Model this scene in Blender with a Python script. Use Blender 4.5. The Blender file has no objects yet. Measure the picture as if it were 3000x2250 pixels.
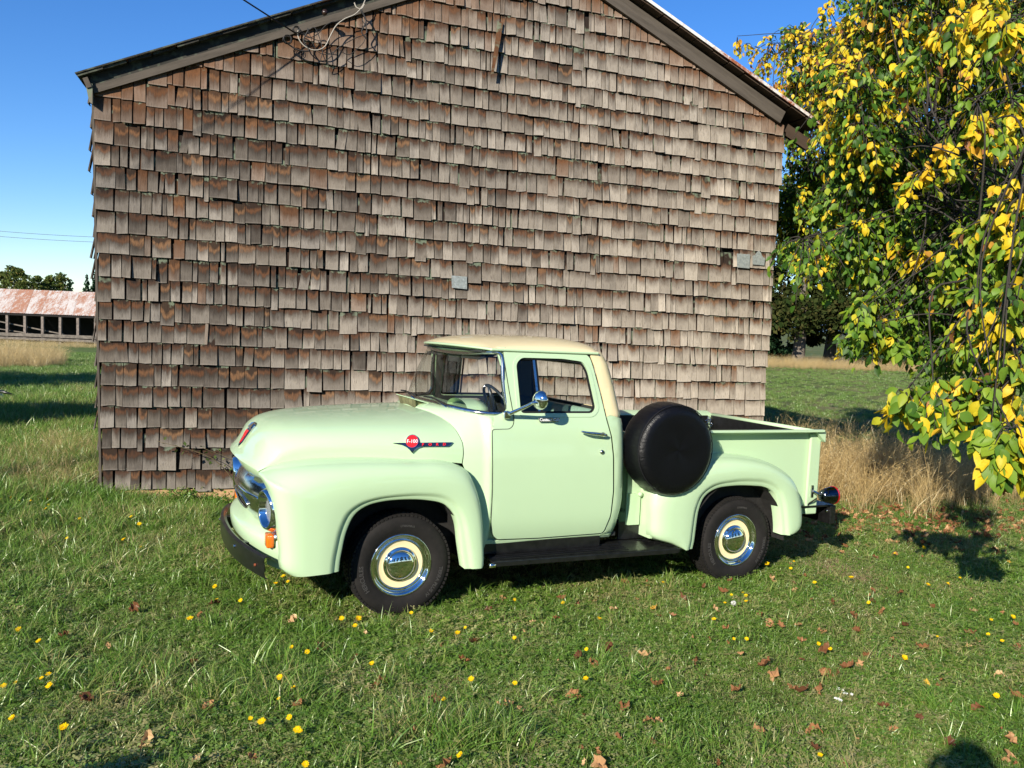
import bpy, math, random
import numpy as np
from math import radians, sin, cos, pi, sqrt
from mathutils import Matrix, Vector
from mathutils.geometry import delaunay_2d_cdt

random.seed(7)
RNG = np.random.RandomState(7)
SC = bpy.context.scene
COL = SC.collection

# ------------------------------------------------------------------ camera, sky, sun, exposure
CAMZ = 2.012
PITCH, ROLL = radians(4.4), radians(2.2)
FPX = 2514.0                      # focal length in pixels of a 3000 px wide frame
fwd = np.array([0, cos(PITCH), -sin(PITCH)])
up0 = np.cross([1, 0, 0], fwd)
CR = cos(ROLL) * np.array([1, 0, 0]) + sin(ROLL) * up0
CU = -sin(ROLL) * np.array([1, 0, 0]) + cos(ROLL) * up0
cam_d = bpy.data.cameras.new('camera')
cam = bpy.data.objects.new('camera', cam_d)
COL.objects.link(cam)
cam_d.sensor_width = 36.0
cam_d.lens = 36.0 * FPX / 3000.0
cam_d.clip_start = 0.05
cam_d.clip_end = 6000
m = Matrix.Identity(4)
for i in range(3):
    m[i][0], m[i][1], m[i][2] = CR[i], CU[i], -fwd[i]
m[2][3] = CAMZ
cam.matrix_world = m
SC.camera = cam

SUN_AZ, SUN_EL = radians(27.5), radians(25.0)    # direction the light travels, from +Y towards +X
world = bpy.data.worlds.new('World')
SC.world = world
world.use_nodes = True
wn = world.node_tree
bg = wn.nodes['Background']
sky = wn.nodes.new('ShaderNodeTexSky')
sky.sky_type = 'NISHITA'
sky.sun_disc = False
sky.sun_elevation = SUN_EL
sky.sun_rotation = radians(180) + SUN_AZ
sky.altitude = 600
sky.air_density = 1.0
sky.dust_density = 0.0
sky.ozone_density = 5.0
hs = wn.nodes.new('ShaderNodeHueSaturation')
hs.inputs['Saturation'].default_value = 1.20
hs.inputs['Hue'].default_value = 0.509
wn.links.new(sky.outputs[0], hs.inputs['Color'])
wn.links.new(hs.outputs[0], bg.inputs[0])
bg.inputs[1].default_value = 0.107
sun_d = bpy.data.lights.new('sun', 'SUN')
sun_d.energy = 5.0
sun_d.angle = radians(0.53)
sun_d.color = (1.0, 0.93, 0.80)
sun = bpy.data.objects.new('sun', sun_d)
COL.objects.link(sun)
sdir = Vector((sin(SUN_AZ) * cos(SUN_EL), cos(SUN_AZ) * cos(SUN_EL), -sin(SUN_EL)))
sun.rotation_euler = sdir.to_track_quat('-Z', 'Y').to_euler()
sun.location = (-8, -12, 14)
SC.view_settings.view_transform = 'Standard'
SC.view_settings.look = 'None'
SC.view_settings.exposure = 0.68
SC.view_settings.gamma = 1.0
SC.view_settings.use_curve_mapping = False
SC.cycles.max_bounces = 8
SC.cycles.transparent_max_bounces = 16
SC.cycles.use_denoising = True


def pray(px, py):
    return CR * ((px - 1500) / FPX) + CU * ((1125 - py) / FPX) + fwd


def pproj(P):
    d = np.asarray(P, float) - np.array([0, 0, CAMZ])
    z = d @ fwd
    return 1500 + FPX * (d @ CR) / z, 1125 - FPX * (d @ CU) / z, z


def sstep(a, b, x):
    t = np.clip((x - a) / (b - a), 0, 1)
    return t * t * (3 - 2 * t)


def ground(x, y):
    x = np.asarray(x, float); y = np.asarray(y, float)
    g0 = -.0099 * (x + 1.03) - .0166 * (y - 6.28)
    g0 = g0 + .24 * (1 - sstep(-1.0, 5.0, y))
    g0 = g0 - .24 * np.exp(-((y - 10.2 - .3 * x) / .75) ** 2 - ((x + 1.9) / 2.0) ** 2)
    s = 1 / (1 + np.exp((x + 12) / 6.0))
    gf = -.011 * (y - 6) - .020 * (y - 6) * s - 0.0 * x
    w = sstep(12, 40, y)
    gf = np.maximum(gf, -6)
    bump = .012 * np.sin(x * 1.7 + 1) * np.cos(y * 1.3) + .008 * np.sin(x * 3.9 + y * 2.7) + .05 * np.sin(x * .31) * np.sin(y * .27) * sstep(10, 18, y)
    return g0 * (1 - w) + gf * w + bump


def pground(px, py):
    """where the line of sight through a point of the picture meets the ground"""
    d = pray(px, py); C = np.array([0, 0, CAMZ]); t = 3.0
    for _ in range(60):
        P = C + d * t
        h = P[2] - float(ground(P[0], P[1]))
        t += h / max(.05, -d[2] + .01) * .8
    return C + d * t


# ------------------------------------------------------------------ node material helper
class NM:
    def __init__(s, name):
        s.m = bpy.data.materials.new(name); s.m.use_nodes = True
        s.t = s.m.node_tree; s.t.nodes.clear()
        s.out = s.t.nodes.new('ShaderNodeOutputMaterial')

    def n(s, typ, **kw):
        nd = s.t.nodes.new('ShaderNode' + typ)
        ins = kw.pop('i', {})
        for k, v in kw.items(): setattr(nd, k, v)
        for k, v in ins.items():
            if isinstance(v, bpy.types.NodeSocket): s.t.links.new(v, nd.inputs[k])
            else: nd.inputs[k].default_value = v
        return nd

    def link(s, a, b): s.t.links.new(a, b)

    def noise(s, vec=None, scale=5., detail=4., rough=.55, dist=0.):
        nd = s.n('TexNoise', i={'Scale': scale, 'Detail': detail, 'Roughness': rough, 'Distortion': dist})
        if vec is not None: s.link(vec, nd.inputs['Vector'])
        return nd.outputs['Fac']

    def ramp(s, fac, stops, interp='LINEAR'):
        nd = s.n('ValToRGB', i={'Fac': fac}); cr = nd.color_ramp; cr.interpolation = interp
        while len(cr.elements) < len(stops): cr.elements.new(.5)
        for e, (p, c) in zip(cr.elements, stops):
            e.position = p; e.color = (*c, 1) if len(c) == 3 else c
        return nd.outputs['Color']

    def mix(s, f, a, b, mode='MIX'):
        nd = s.n('Mix', data_type='RGBA', blend_type=mode)
        for k, v in ((0, f), (6, a), (7, b)):
            if isinstance(v, bpy.types.NodeSocket): s.link(v, nd.inputs[k])
            else: nd.inputs[k].default_value = v if k == 0 or len(v) == 4 else (*v, 1)
        return nd.outputs[2]

    def math(s, op, a, b=0., c=0.):
        nd = s.n('Math', operation=op)
        for k, v in enumerate((a, b, c)):
            if isinstance(v, bpy.types.NodeSocket): s.link(v, nd.inputs[k])
            else: nd.inputs[k].default_value = v
        return nd.outputs[0]

    def bsdf(s, **i):
        nd = s.n('BsdfPrincipled', i={k: ((*v, 1) if isinstance(v, tuple) and len(v) == 3 else v) for k, v in i.items()})
        s.link(nd.outputs[0], s.out.inputs[0])
        return nd

    def bump(s, h, strength=.3, dist=.01):
        return s.n('Bump', i={'Height': h, 'Strength': strength, 'Distance': dist}).outputs[0]

    def obj(s): return s.n('TexCoord').outputs['Object']

    def pos(s): return s.n('NewGeometry').outputs['Position']

    def attr(s, name, out='Fac'): return s.n('Attribute', attribute_name=name).outputs[out]

    def map(s, vec, scale=(1, 1, 1), loc=(0, 0, 0)):
        return s.n('Mapping', i={'Vector': vec, 'Scale': scale, 'Location': loc}).outputs[0]


def simple(name, col, rough=.5, metal=0., coat=0., noise=0., nscale=30., bump=0., spec=.5):
    M = NM(name)
    b = M.bsdf(**{'Base Color': col, 'Roughness': rough, 'Metallic': metal, 'Coat Weight': coat, 'Coat Roughness': .05, 'Specular IOR Level': spec})
    if noise or bump:
        f = M.noise(M.obj(), nscale, 5)
        if noise:
            lo = tuple(c * (1 - noise) for c in col); hi = tuple(min(1, c * (1 + noise)) for c in col)
            M.link(M.ramp(f, [(.3, lo), (.7, hi)]), b.inputs['Base Color'])
        if bump: M.link(M.bump(f, bump, .01), b.inputs['Normal'])
    return M.m


# ------------------------------------------------------------------ mesh helpers
def link(o, parent=None):
    COL.objects.link(o)
    if parent is not None: o.parent = parent
    return o


def mk(name, V, F, mat=None, parent=None, smooth=True, uv=None, attrs=None):
    me = bpy.data.meshes.new(name)
    V = np.asarray(V, float)
    me.from_pydata(V.tolist(), [], [tuple(int(i) for i in f) for f in F])
    if mat is not None:
        for mm in (mat if isinstance(mat, (list, tuple)) else [mat]): me.materials.append(mm)
    if smooth: me.polygons.foreach_set('use_smooth', np.ones(len(me.polygons), bool))
    if uv is not None:
        l = me.uv_layers.new(name='UVMap')
        idx = np.zeros(len(me.loops), int); me.loops.foreach_get('vertex_index', idx)
        l.data.foreach_set('uv', np.asarray(uv, float)[idx].ravel())
    if attrs:
        for k, a in attrs.items():
            a = np.asarray(a, float)
            if a.ndim == 1:
                at = me.attributes.new(k, 'FLOAT', 'POINT'); at.data.foreach_set('value', a)
            else:
                at = me.attributes.new(k, 'FLOAT_COLOR', 'POINT'); at.data.foreach_set('color', np.c_[a, np.ones(len(a))].ravel())
    me.update()
    return link(bpy.data.objects.new(name, me), parent)


def big(name, V, tris, mat, parent=None, smooth=False, attrs=None, uv=None, quads=False):
    """fast mesh from numpy arrays"""
    k = tris.shape[1]
    me = bpy.data.meshes.new(name)
    me.vertices.add(len(V)); me.vertices.foreach_set('co', np.asarray(V, np.float32).ravel())
    me.loops.add(tris.size); me.loops.foreach_set('vertex_index', tris.astype(np.int32).ravel())
    me.polygons.add(len(tris))
    me.polygons.foreach_set('loop_start', np.arange(0, tris.size, k, dtype=np.int32))
    me.polygons.foreach_set('loop_total', np.full(len(tris), k, np.int32))
    if smooth: me.polygons.foreach_set('use_smooth', np.ones(len(tris), bool))
    me.materials.append(mat)
    if uv is not None:
        l = me.uv_layers.new(name='UVMap'); l.data.foreach_set('uv', np.asarray(uv, np.float32)[tris.ravel()].ravel())
    if attrs:
        for kk, a in attrs.items():
            a = np.asarray(a, np.float32)
            if a.ndim == 1:
                at = me.attributes.new(kk, 'FLOAT', 'POINT'); at.data.foreach_set('value', a)
            else:
                at = me.attributes.new(kk, 'FLOAT_COLOR', 'POINT'); at.data.foreach_set('color', np.c_[a, np.ones(len(a))].ravel())
    me.update(calc_edges=True); me.validate()
    return link(bpy.data.objects.new(name, me), parent)


def tag(o, label=None, cat=None, group=None, kind=None):
    if label: o['label'] = label
    if cat: o['category'] = cat
    if group: o['group'] = group
    if kind: o['kind'] = kind
    return o


def empty(name, loc=(0, 0, 0), label=None, cat=None, group=None, parent=None):
    o = bpy.data.objects.new(name, None); o.location = loc; o.empty_display_size = .2
    link(o, parent); tag(o, label, cat, group)
    return o


class MB:
    """collects simple solids into one mesh"""
    def __init__(s): s.V = []; s.F = []

    def add(s, V, F):
        o = len(s.V); s.V += [tuple(v) for v in V]; s.F += [tuple(i + o for i in f) for f in F]; return s

    def box(s, c, d, R=None, taper=1.):
        c = np.array(c, float); h = np.array(d, float) / 2
        V = []
        for z in (-1, 1):
            k = taper if z > 0 else 1
            for x, y in ((-1, -1), (1, -1), (1, 1), (-1, 1)): V.append(np.array([x * h[0] * k, y * h[1] * k, z * h[2]]))
        if R is not None: V = [np.asarray(R) @ v for v in V]
        V = [c + v for v in V]
        return s.add(V, [(3, 2, 1, 0), (4, 5, 6, 7), (0, 1, 5, 4), (1, 2, 6, 5), (2, 3, 7, 6), (3, 0, 4, 7)])

    def prism(s, poly, a, b, axis=1):
        """poly in the two other axes, extruded from a to b along axis"""
        n = len(poly); V = []
        for t in (a, b):
            for p in poly:
                v = [p[0], p[1]]; v.insert(axis, t); V.append(v)
        F = [tuple(range(n))[::-1], tuple(range(n, 2 * n))] + [(i, (i + 1) % n, (i + 1) % n + n, i + n) for i in range(n)]
        return s.add(V, F)

    def beam(s, p, q, w, h, upv=(0, 0, 1)):
        p = np.array(p, float); q = np.array(q, float); d = q - p; L = np.linalg.norm(d); d /= L
        u = np.array(upv, float); r = np.cross(d, u); r /= np.linalg.norm(r); u = np.cross(r, d)
        R = np.array([d, r, u]).T
        return s.box((p + q) / 2, (L, w, h), R)

    def tube(s, pts, r, n=8, cap=True):
        pts = np.array(pts, float); m_ = len(pts); r = np.broadcast_to(np.asarray(r, float), (m_,))
        T = np.gradient(pts, axis=0); T /= np.linalg.norm(T, axis=1)[:, None] + 1e-9
        ref = np.array([0, 0, 1.]) if abs(T[0][2]) < .9 else np.array([1., 0, 0])
        V = []; u = np.cross(T[0], ref); u /= np.linalg.norm(u)
        for i in range(m_):
            u = u - T[i] * (u @ T[i]); u /= np.linalg.norm(u) + 1e-9; w = np.cross(T[i], u)
            for k in range(n):
                a = 2 * pi * k / n; V.append(pts[i] + r[i] * (cos(a) * u + sin(a) * w))
        F = [(i * n + k, i * n + (k + 1) % n, (i + 1) * n + (k + 1) % n, (i + 1) * n + k) for i in range(m_ - 1) for k in range(n)]
        if cap: F += [tuple(range(n))[::-1], tuple(range((m_ - 1) * n, m_ * n))]
        return s.add(V, F)

    def lathe(s, prof, c=(0, 0, 0), axis='y', n=48, close=False):
        """prof: (radius, height along axis)"""
        V = []; c = np.array(c, float)
        for r, h in prof:
            for k in range(n):
                a = 2 * pi * k / n
                if axis == 'y': v = (r * cos(a), h, r * sin(a))
                elif axis == 'x': v = (h, r * cos(a), r * sin(a))
                else: v = (r * cos(a), r * sin(a), h)
                V.append(c + v)
        m_ = len(prof)
        F = [(i * n + k, i * n + (k + 1) % n, (i + 1) * n + (k + 1) % n, (i + 1) * n + k) for i in range(m_ - 1) for k in range(n)]
        if close: F += [((m_ - 1) * n + k, (m_ - 1) * n + (k + 1) % n, (k + 1) % n, k) for k in range(n)]
        return s.add(V, F)

    def build(s, name, mat, parent=None, smooth=False, bevel=0.):
        o = mk(name, s.V, s.F, mat, parent, smooth)
        if bevel:
            b = o.modifiers.new('bevel', 'BEVEL'); b.width = bevel; b.segments = 2; b.limit_method = 'ANGLE'
        return o


def catmull(P, n):
    """n points along a smooth curve through P"""
    P = np.array(P, float); m_ = len(P)
    d = np.r_[0, np.cumsum(np.linalg.norm(np.diff(P, axis=0), axis=1) ** .5 + 1e-9)]
    t = np.linspace(0, d[-1], n); out = []
    Q = np.vstack([2 * P[0] - P[1], P, 2 * P[-1] - P[-2]]); D = np.r_[d[0] - (d[1] - d[0]), d, d[-1] + (d[-1] - d[-2])]
    for x in t:
        i = min(max(np.searchsorted(d, x, 'right') - 1, 0), m_ - 2) + 1
        t0, t1, t2, t3 = D[i - 1:i + 3]; p0, p1, p2, p3 = Q[i - 1:i + 3]
        a1 = (t1 - x) / (t1 - t0) * p0 + (x - t0) / (t1 - t0) * p1
        a2 = (t2 - x) / (t2 - t1) * p1 + (x - t1) / (t2 - t1) * p2
        a3 = (t3 - x) / (t3 - t2) * p2 + (x - t2) / (t3 - t2) * p3
        b1 = (t2 - x) / (t2 - t0) * a1 + (x - t0) / (t2 - t0) * a2
        b2 = (t3 - x) / (t3 - t1) * a2 + (x - t1) / (t3 - t1) * a3
        out.append((t2 - x) / (t2 - t1) * b1 + (x - t1) / (t2 - t1) * b2)
    return np.array(out)


def grid_faces(n, m_, flip=False):
    F = []
    for i in range(n - 1):
        for j in range(m_ - 1):
            f = (i * m_ + j, i * m_ + j + 1, (i + 1) * m_ + j + 1, (i + 1) * m_ + j)
            F.append(f[::-1] if flip else f)
    return F


def gridobj(name, G, mat, parent, flip=False, thick=0., sub=0):
    G = np.asarray(G, float); n, m_ = G.shape[:2]
    o = mk(name, G.reshape(-1, 3), grid_faces(n, m_, flip), mat, parent)
    if sub:
        s = o.modifiers.new('sub', 'SUBSURF'); s.levels = s.render_levels = sub
    if thick:
        s = o.modifiers.new('solid', 'SOLIDIFY'); s.thickness = thick; s.offset = -1
        e = o.modifiers.new('split', 'EDGE_SPLIT'); e.split_angle = radians(50)
    return o


def inpoly(pts, poly):
    pts = np.asarray(pts, float); poly = np.asarray(poly, float); c = np.zeros(len(pts), bool); j = len(poly) - 1
    for i in range(len(poly)):
        xi, yi = poly[i]; xj, yj = poly[j]
        t = ((yi > pts[:, 1]) != (yj > pts[:, 1])) & (pts[:, 0] < (xj - xi) * (pts[:, 1] - yi) / (yj - yi + 1e-12) + xi)
        c ^= t; j = i
    return c


def panel(name, outer, holes, S, mat, parent, step=.05, flip=False, thick=.02, smoothn=True, extra=None):
    """sheet metal: a 2D outline with holes laid on the surface S(a,b)->point"""
    V = []; E = []
    for loop in [outer] + list(holes):
        o = len(V); n = len(loop)
        V += [Vector((float(p[0]), float(p[1]))) for p in loop]; E += [(o + i, o + (i + 1) % n) for i in range(n)]
    P = np.array(outer, float); lo = P.min(0); hi = P.max(0)
    gx = np.arange(lo[0] + step / 2, hi[0], step); gy = np.arange(lo[1] + step / 2, hi[1], step)
    g = np.array([(a, b) for a in gx for b in gy]) if len(gx) * len(gy) else np.zeros((0, 2))
    if extra is not None: g = np.vstack([g, extra])
    if len(g):
        k = inpoly(g, outer)
        for h in holes: k &= ~inpoly(g, h)
        g = g[k]
        B = np.array([tuple(v) for v in V])
        g = g[np.array([np.min(np.hypot(*(B - q).T)) > step * .35 for q in g], bool)] if len(g) else g
        V += [Vector(q) for q in g.tolist()]
    vs, es, fs, *_ = delaunay_2d_cdt(V, E, [], 0, 1e-5)
    vs = np.array([tuple(v) for v in vs]); out = []
    cen = np.array([vs[list(f)].mean(0) for f in fs]); k = inpoly(cen, outer)
    for h in holes: k &= ~inpoly(cen, h)
    for f, ok in zip(fs, k):
        if ok: out.append(tuple(f)[::-1] if flip else tuple(f))
    o = mk(name, [S(a, b) for a, b in vs], out, mat, parent)
    if thick:
        s = o.modifiers.new('solid', 'SOLIDIFY'); s.thickness = thick; s.offset = -1
        e = o.modifiers.new('split', 'EDGE_SPLIT'); e.split_angle = radians(50)
    return o


def rloop(pts, n=5, r=.04):
    """round the corners of a closed 2D outline"""
    P = np.array(pts, float); out = []; N = len(P)
    for i in range(N):
        p = P[i]; a = P[i - 1] - p; b = P[(i + 1) % N] - p
        la, lb = np.linalg.norm(a), np.linalg.norm(b); rr = min(r, la * .45, lb * .45)
        A = p + a / la * rr; B = p + b / lb * rr
        for k in range(n + 1):
            t = k / n; out.append((1 - t) ** 2 * A + 2 * t * (1 - t) * p + t * t * B)
    return out


def text_tris(body, size, extrude=.002, bold=0.):
    cu = bpy.data.curves.new('lettering', 'FONT'); cu.body = body; cu.size = size; cu.align_x = 'CENTER'; cu.align_y = 'CENTER'
    cu.extrude = extrude; cu.offset = bold; cu.resolution_u = 3
    ob = bpy.data.objects.new('lettering', cu); COL.objects.link(ob)
    dg = bpy.context.evaluated_depsgraph_get(); me = bpy.data.meshes.new_from_object(ob.evaluated_get(dg))
    V = np.array([tuple(v.co) for v in me.vertices]).reshape(-1, 3); F = [tuple(p.vertices) for p in me.polygons]
    bpy.data.objects.remove(ob); bpy.data.curves.remove(cu); bpy.data.meshes.remove(me)
    return V, F


def before_shadow(px, py, h):
    """ground position of something of height h whose shadow falls on the given spot of the ground"""
    G = pground(px, py); P = G.copy()
    for _ in range(4):
        L = (float(ground(P[0], P[1])) + h - G[2]) / math.tan(SUN_EL)
        P = np.array([G[0] - L * sin(SUN_AZ), G[1] - L * cos(SUN_AZ), 0])
    return float(P[0]), float(P[1])


ORD = ['first', 'second', 'third', 'fourth', 'fifth', 'sixth', 'seventh', 'eighth', 'ninth', 'tenth', 'eleventh', 'twelfth', 'thirteenth', 'fourteenth']
# ------------------------------------------------------------------ the pickup, in its own axes: x to the rear, y to the far side, z up
yaw, tp, tr = radians(25.27628), radians(.91981), radians(-.62004)
TX = np.array([cos(yaw) * cos(tp), sin(yaw) * cos(tp), -sin(tp)])
_y0 = np.array([-sin(yaw), cos(yaw), 0]); _z0 = np.cross(TX, _y0)
TY = cos(tr) * _y0 + sin(tr) * _z0; TZ = np.cross(TX, TY)
truck = empty('pickup_truck', (0, 0, 0), 'vintage mint green pickup with cream roof parked on the grass before the barn', 'pickup truck')
mt = Matrix.Identity(4)
for i in range(3): mt[i][0], mt[i][1], mt[i][2] = TX[i], TY[i], TZ[i]
mt[0][3], mt[1][3], mt[2][3] = -1.029, 6.284, 0.0
truck.matrix_world = mt


def paint(name, col):
    M = NM(name)
    o = M.obj(); f = M.noise(o, 3.5, 5, .6); f2 = M.noise(o, 160, 2)
    c = M.mix(f, tuple(x * .975 for x in col), tuple(min(1, x * 1.02) for x in col))
    dirt = M.noise(o, 9, 8, .7)
    r = M.math('ADD', M.math('MULTIPLY', dirt, .16), .20)
    b = M.bsdf(**{'Base Color': c, 'Roughness': M.math('ADD', r, .22), 'Coat Weight': .9, 'Coat Roughness': .035, 'Specular IOR Level': .25})
    M.link(M.bump(f2, .02, .001), b.inputs['Normal'])
    return M.m


M_G = paint('mint_paint', (.455, .61, .375))
M_C = paint('cream_paint', (.78, .66, .38))
M_CH = simple('chrome', (.80, .785, .75), .05, 1.)
M_CHD = simple('worn_chrome', (.60, .59, .56), .17, 1., noise=.2, nscale=40)
M_BK = simple('black_paint', (.008, .008, .008), .34, 0, .3, noise=.5, nscale=25, bump=.05)
M_DK = simple('underbody_black', (.012, .011, .010), .8, noise=.4)
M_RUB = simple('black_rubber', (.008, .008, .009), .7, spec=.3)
M_RED = simple('red_enamel', (.75, .02, .02), .2, 0, .6)
M_WH = simple('white_enamel', (.85, .85, .85), .3)
M_INT = simple('dark_interior_trim', (.02, .022, .02), .8)
M_SEAT = simple('seat_vinyl', (.20, .33, .25), .45, noise=.15, nscale=60)
M_STEER = simple('steering_wheel_dark', (.02, .025, .03), .3, 0, .5)


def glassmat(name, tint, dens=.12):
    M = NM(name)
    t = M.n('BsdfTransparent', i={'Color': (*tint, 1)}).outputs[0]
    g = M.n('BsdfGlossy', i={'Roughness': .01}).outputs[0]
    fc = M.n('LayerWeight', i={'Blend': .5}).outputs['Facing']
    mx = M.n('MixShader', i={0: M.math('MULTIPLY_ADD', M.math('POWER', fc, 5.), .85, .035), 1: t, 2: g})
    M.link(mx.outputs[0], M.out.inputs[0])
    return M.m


M_GL = glassmat('window_glass', (.90, .93, .91))


M_GLD = glassmat('vent_glass_reflection_tint', (.12, .14, .16))  # dark tint stands in for the trees mirrored in the vent


def lens(name, col, tr=.6):
    M = NM(name)
    o = M.obj(); w = M.n('TexWave', i={'Vector': o, 'Scale': 40., 'Distortion': 0.}).outputs['Fac']
    b = M.bsdf(**{'Base Color': col, 'Roughness': .12, 'Transmission Weight': tr, 'Coat Weight': 1., 'IOR': 1.45})
    M.link(M.bump(w, .5, .004), b.inputs['Normal'])
    return M.m


M_AMB = lens('amber_lens', (.95, .20, .01), .25)
M_REDL = lens('red_lens', (.45, .005, .01), .2)
M_HL = lens('clear_lens', (.30, .32, .34), .3)


def S2(sgn, fn):
    return lambda a, b: fn(a, b) * np.array([1, sgn, 1])


def both(name, G, mat, flip=False, thick=0., parent=None):
    """near (y<0) panel and its mirror image"""
    G = np.asarray(G, float)
    a = gridobj(name, G, mat, parent or truck, flip, thick)
    b = gridobj(name, G * np.array([1, -1, 1]), mat, parent or truck, not flip, thick)
    return a, b


# ---- wheels
def tyre_mat():
    M = NM('tyre_rubber')
    o = M.obj(); sx = M.n('SeparateXYZ', i={0: o}); x, y, z = sx.outputs
    r = M.math('SQRT', M.math('ADD', M.math('MULTIPLY', x, x), M.math('MULTIPLY', z, z)))
    rings = M.math('SINE', M.math('MULTIPLY', r, 900.))
    a = M.math('ARCTAN2', x, z)
    n1 = M.noise(o, 14, 6, .7)
    c = M.ramp(n1, [(.3, (.008, .0075, .007)), (.62, (.015, .013, .012)), (.85, (.04, .034, .028))])
    b = M.bsdf(**{'Base Color': c, 'Roughness': .8, 'Specular IOR Level': .25})
    h = M.math('ADD', M.math('MULTIPLY', rings, .25), M.math('MULTIPLY', M.noise(o, 90, 3), .6))
    M.link(M.bump(h, .25, .003), b.inputs['Normal'])
    return M.m


M_TY = tyre_mat()
TR = .343


def wheel(x, y, sgn, flat=.0):
    """sgn -1: outer face towards -y"""
    w = empty('wheel', (x, y, TR - flat), parent=truck)
    # profile from inner bead over the tread to the outer bead; h is along the axle, outer side at -y for sgn=-1
    prof = [(.205, .085), (.235, .105), (.29, .112), (.320, .102), (.336, .088), (.341, .07), (.343, .035), (.343, 0), (.343, -.035), (.341, -.07), (.336, -.088), (.320, -.102), (.305, -.109), (.29, -.112), (.262, -.112), (.235, -.105), (.222, -.098), (.205, -.085)]
    pr = [(r, h * (1 if sgn < 0 else -1)) for r, h in prof]
    mb = MB().lathe(pr, n=96)
    V = np.array(mb.V); V[:, 2] = np.maximum(V[:, 2], -(TR - flat))
    F = mb.F if sgn > 0 else [f[::-1] for f in mb.F]
    t = mk('tyre', V, F, M_TY, w)
    # tread blocks: real shoulder lugs and ribs
    tb = MB()
    nl = 72
    for k in range(nl):
        a = 2 * pi * k / nl
        R = np.array([[cos(a), 0, sin(a)], [0, 1, 0], [-sin(a), 0, cos(a)]])
        for yy, wd, off in ((-.082, .036, 0), (.082, .036, 0), (-.036, .03, .5), (.036, .03, .5), (0, .026, .2)):
            aa = a + off * 2 * pi / nl
            R = np.array([[cos(aa), 0, sin(aa)], [0, 1, 0], [-sin(aa), 0, cos(aa)]])
            rr = .341 if abs(yy) < .05 else .336
            tb.box(R @ np.array([0, yy, rr]), (.021, wd, .014), R)
    TV = np.array(tb.V); TV[:, 2] = np.maximum(TV[:, 2], -(TR - flat) - .002)
    mk('tread', TV, tb.F, M_TY, t, False)
    s = -1 if sgn < 0 else 1
    o = lambda prof: [(r, s * h) for r, h in prof]
    fl = (lambda mb: (setattr(mb, 'F', [f[::-1] for f in mb.F]), mb)[1]) if s > 0 else (lambda mb: mb)
    # cream disc wheel
    rim = MB().lathe(o([(.205, .085), (.205, .04), (.19, .03), (.182, .052), (.168, .066), (.15, .066), (.13, .060), (.09, .060), (.0001, .060)]), n=64)
    mk('rim', rim.V, [f[::-1] for f in rim.F] if s > 0 else rim.F, M_C, w)
    ring = MB().lathe(o([(.157, .0675), (.163, .078), (.170, .074), (.176, .067), (.184, .080), (.194, .094), (.204, .098), (.211, .094), (.213, .086), (.205, .082)]), n=72)
    mk('trim_ring', ring.V, [f[::-1] for f in ring.F] if s > 0 else ring.F, M_CH, w)
    hp = [(.116, .060), (.118, .067), (.113, .073), (.107, .073), (.101, .079)]
    for k in range(10):
        t_ = k / 9 * pi / 2; hp.append((.098 * cos(t_) + .00005, .079 + .040 * sin(t_)))
    hc = MB().lathe(o(hp), n=64)
    mk('hubcap', hc.V, [f[::-1] for f in hc.F] if s > 0 else hc.F, M_CH, w)
    back = MB().lathe([(.20, .08 * -s), (.20, -.0 * s), (.02, .0)], n=32)
    mk('brake_drum', back.V, back.F, M_DK, w)
    # raised lettering on the sidewall
    if s < 0:
        LV = []; LF = []
        def arc(txt, size, rad, centre, fl_):
            V, F = text_tris(txt, size, .0012, .0006)
            for v in V:
                ang = centre + (v[0] / rad) * (1 if fl_ else -1)
                r_ = rad + (-v[1] if fl_ else v[1])
                LV.append((r_ * cos(ang), -.1135 - v[2], r_ * sin(ang)))
            o_ = len(LV) - len(V); LF.extend([tuple(i + o_ for i in f) for f in F])
        arc('TERRA PLUS IV', .034, .275, radians(-28 if x < 1 else -20), False)
        arc('HERCULES', .040, .275, radians(196 if x < 1 else 200), False)
        arc('LT235/75R15', .018, .268, radians(84), False)
        M_L = M_TYL
        tag(mk('lettering', LV, LF, M_L, t, False), kind='stuff')
    return w


M_TYL = simple('tyre_lettering', (.045, .042, .04), .6)
for (x, y, s) in ((0, -.70, -1), (2.794, -.70, -1), (0, .70, 1), (2.794, .70, 1)):
    w = wheel(x, y, s)
    if s < 0: w['label'] = 'near-side front wheel of the pickup' if x < 1 else 'near-side rear wheel of the pickup'

# ---- front fenders
arch = [(-.452, .372), (-.447, .44), (-.439, .495), (-.413, .625), (-.364, .728), (-.294, .778), (-.187, .805), (-.031, .812), (.111, .802), (.228, .774), (.299, .715), (.343, .629), (.369, .488), (.402, .325)]
outer3_ = [(-.74, -.86, .357), (-.795, -.855, .40), (-.805, -.85, .52), (-.822, -.845, .64), (-.842, -.83, .76), (-.868, -.81, .865), (-.90, -.76, .938), (-.905, -.64, .965), (-.797, -.62, 1.012), (-.64, -.62, 1.038), (-.46, -.62, 1.046), (-.275, -.62, 1.045), (-.085, -.62, 1.037), (.091, -.62, 1.024), (.30, -.62, 1.006), (.44, -.66, .975), (.492, -.74, .92), (.515, -.80, .81), (.535, -.83, .667), (.548, -.84, .477), (.553, -.84, .345), (.545, -.845, .326)]
NT = 56


HW = lambda x: .60 + .205 * float(sstep(-1.15, .42, x))


def ray_y(p, y1, y0=None):
    """slide a measured point of the side view to another distance from the centre line"""
    x, y, z = p if len(p) == 3 else (p[0], -.62, p[1])
    k = (y1 - y) / (y + 6.143)
    return (x + (x + 1.785) * k, y1, z + (z - 1.917) * k)


def seam(x, z):
    q = (x, -.62, z)
    for _ in range(3): q = ray_y((x, -.62, z), -HW(q[0]))
    return q


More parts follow.
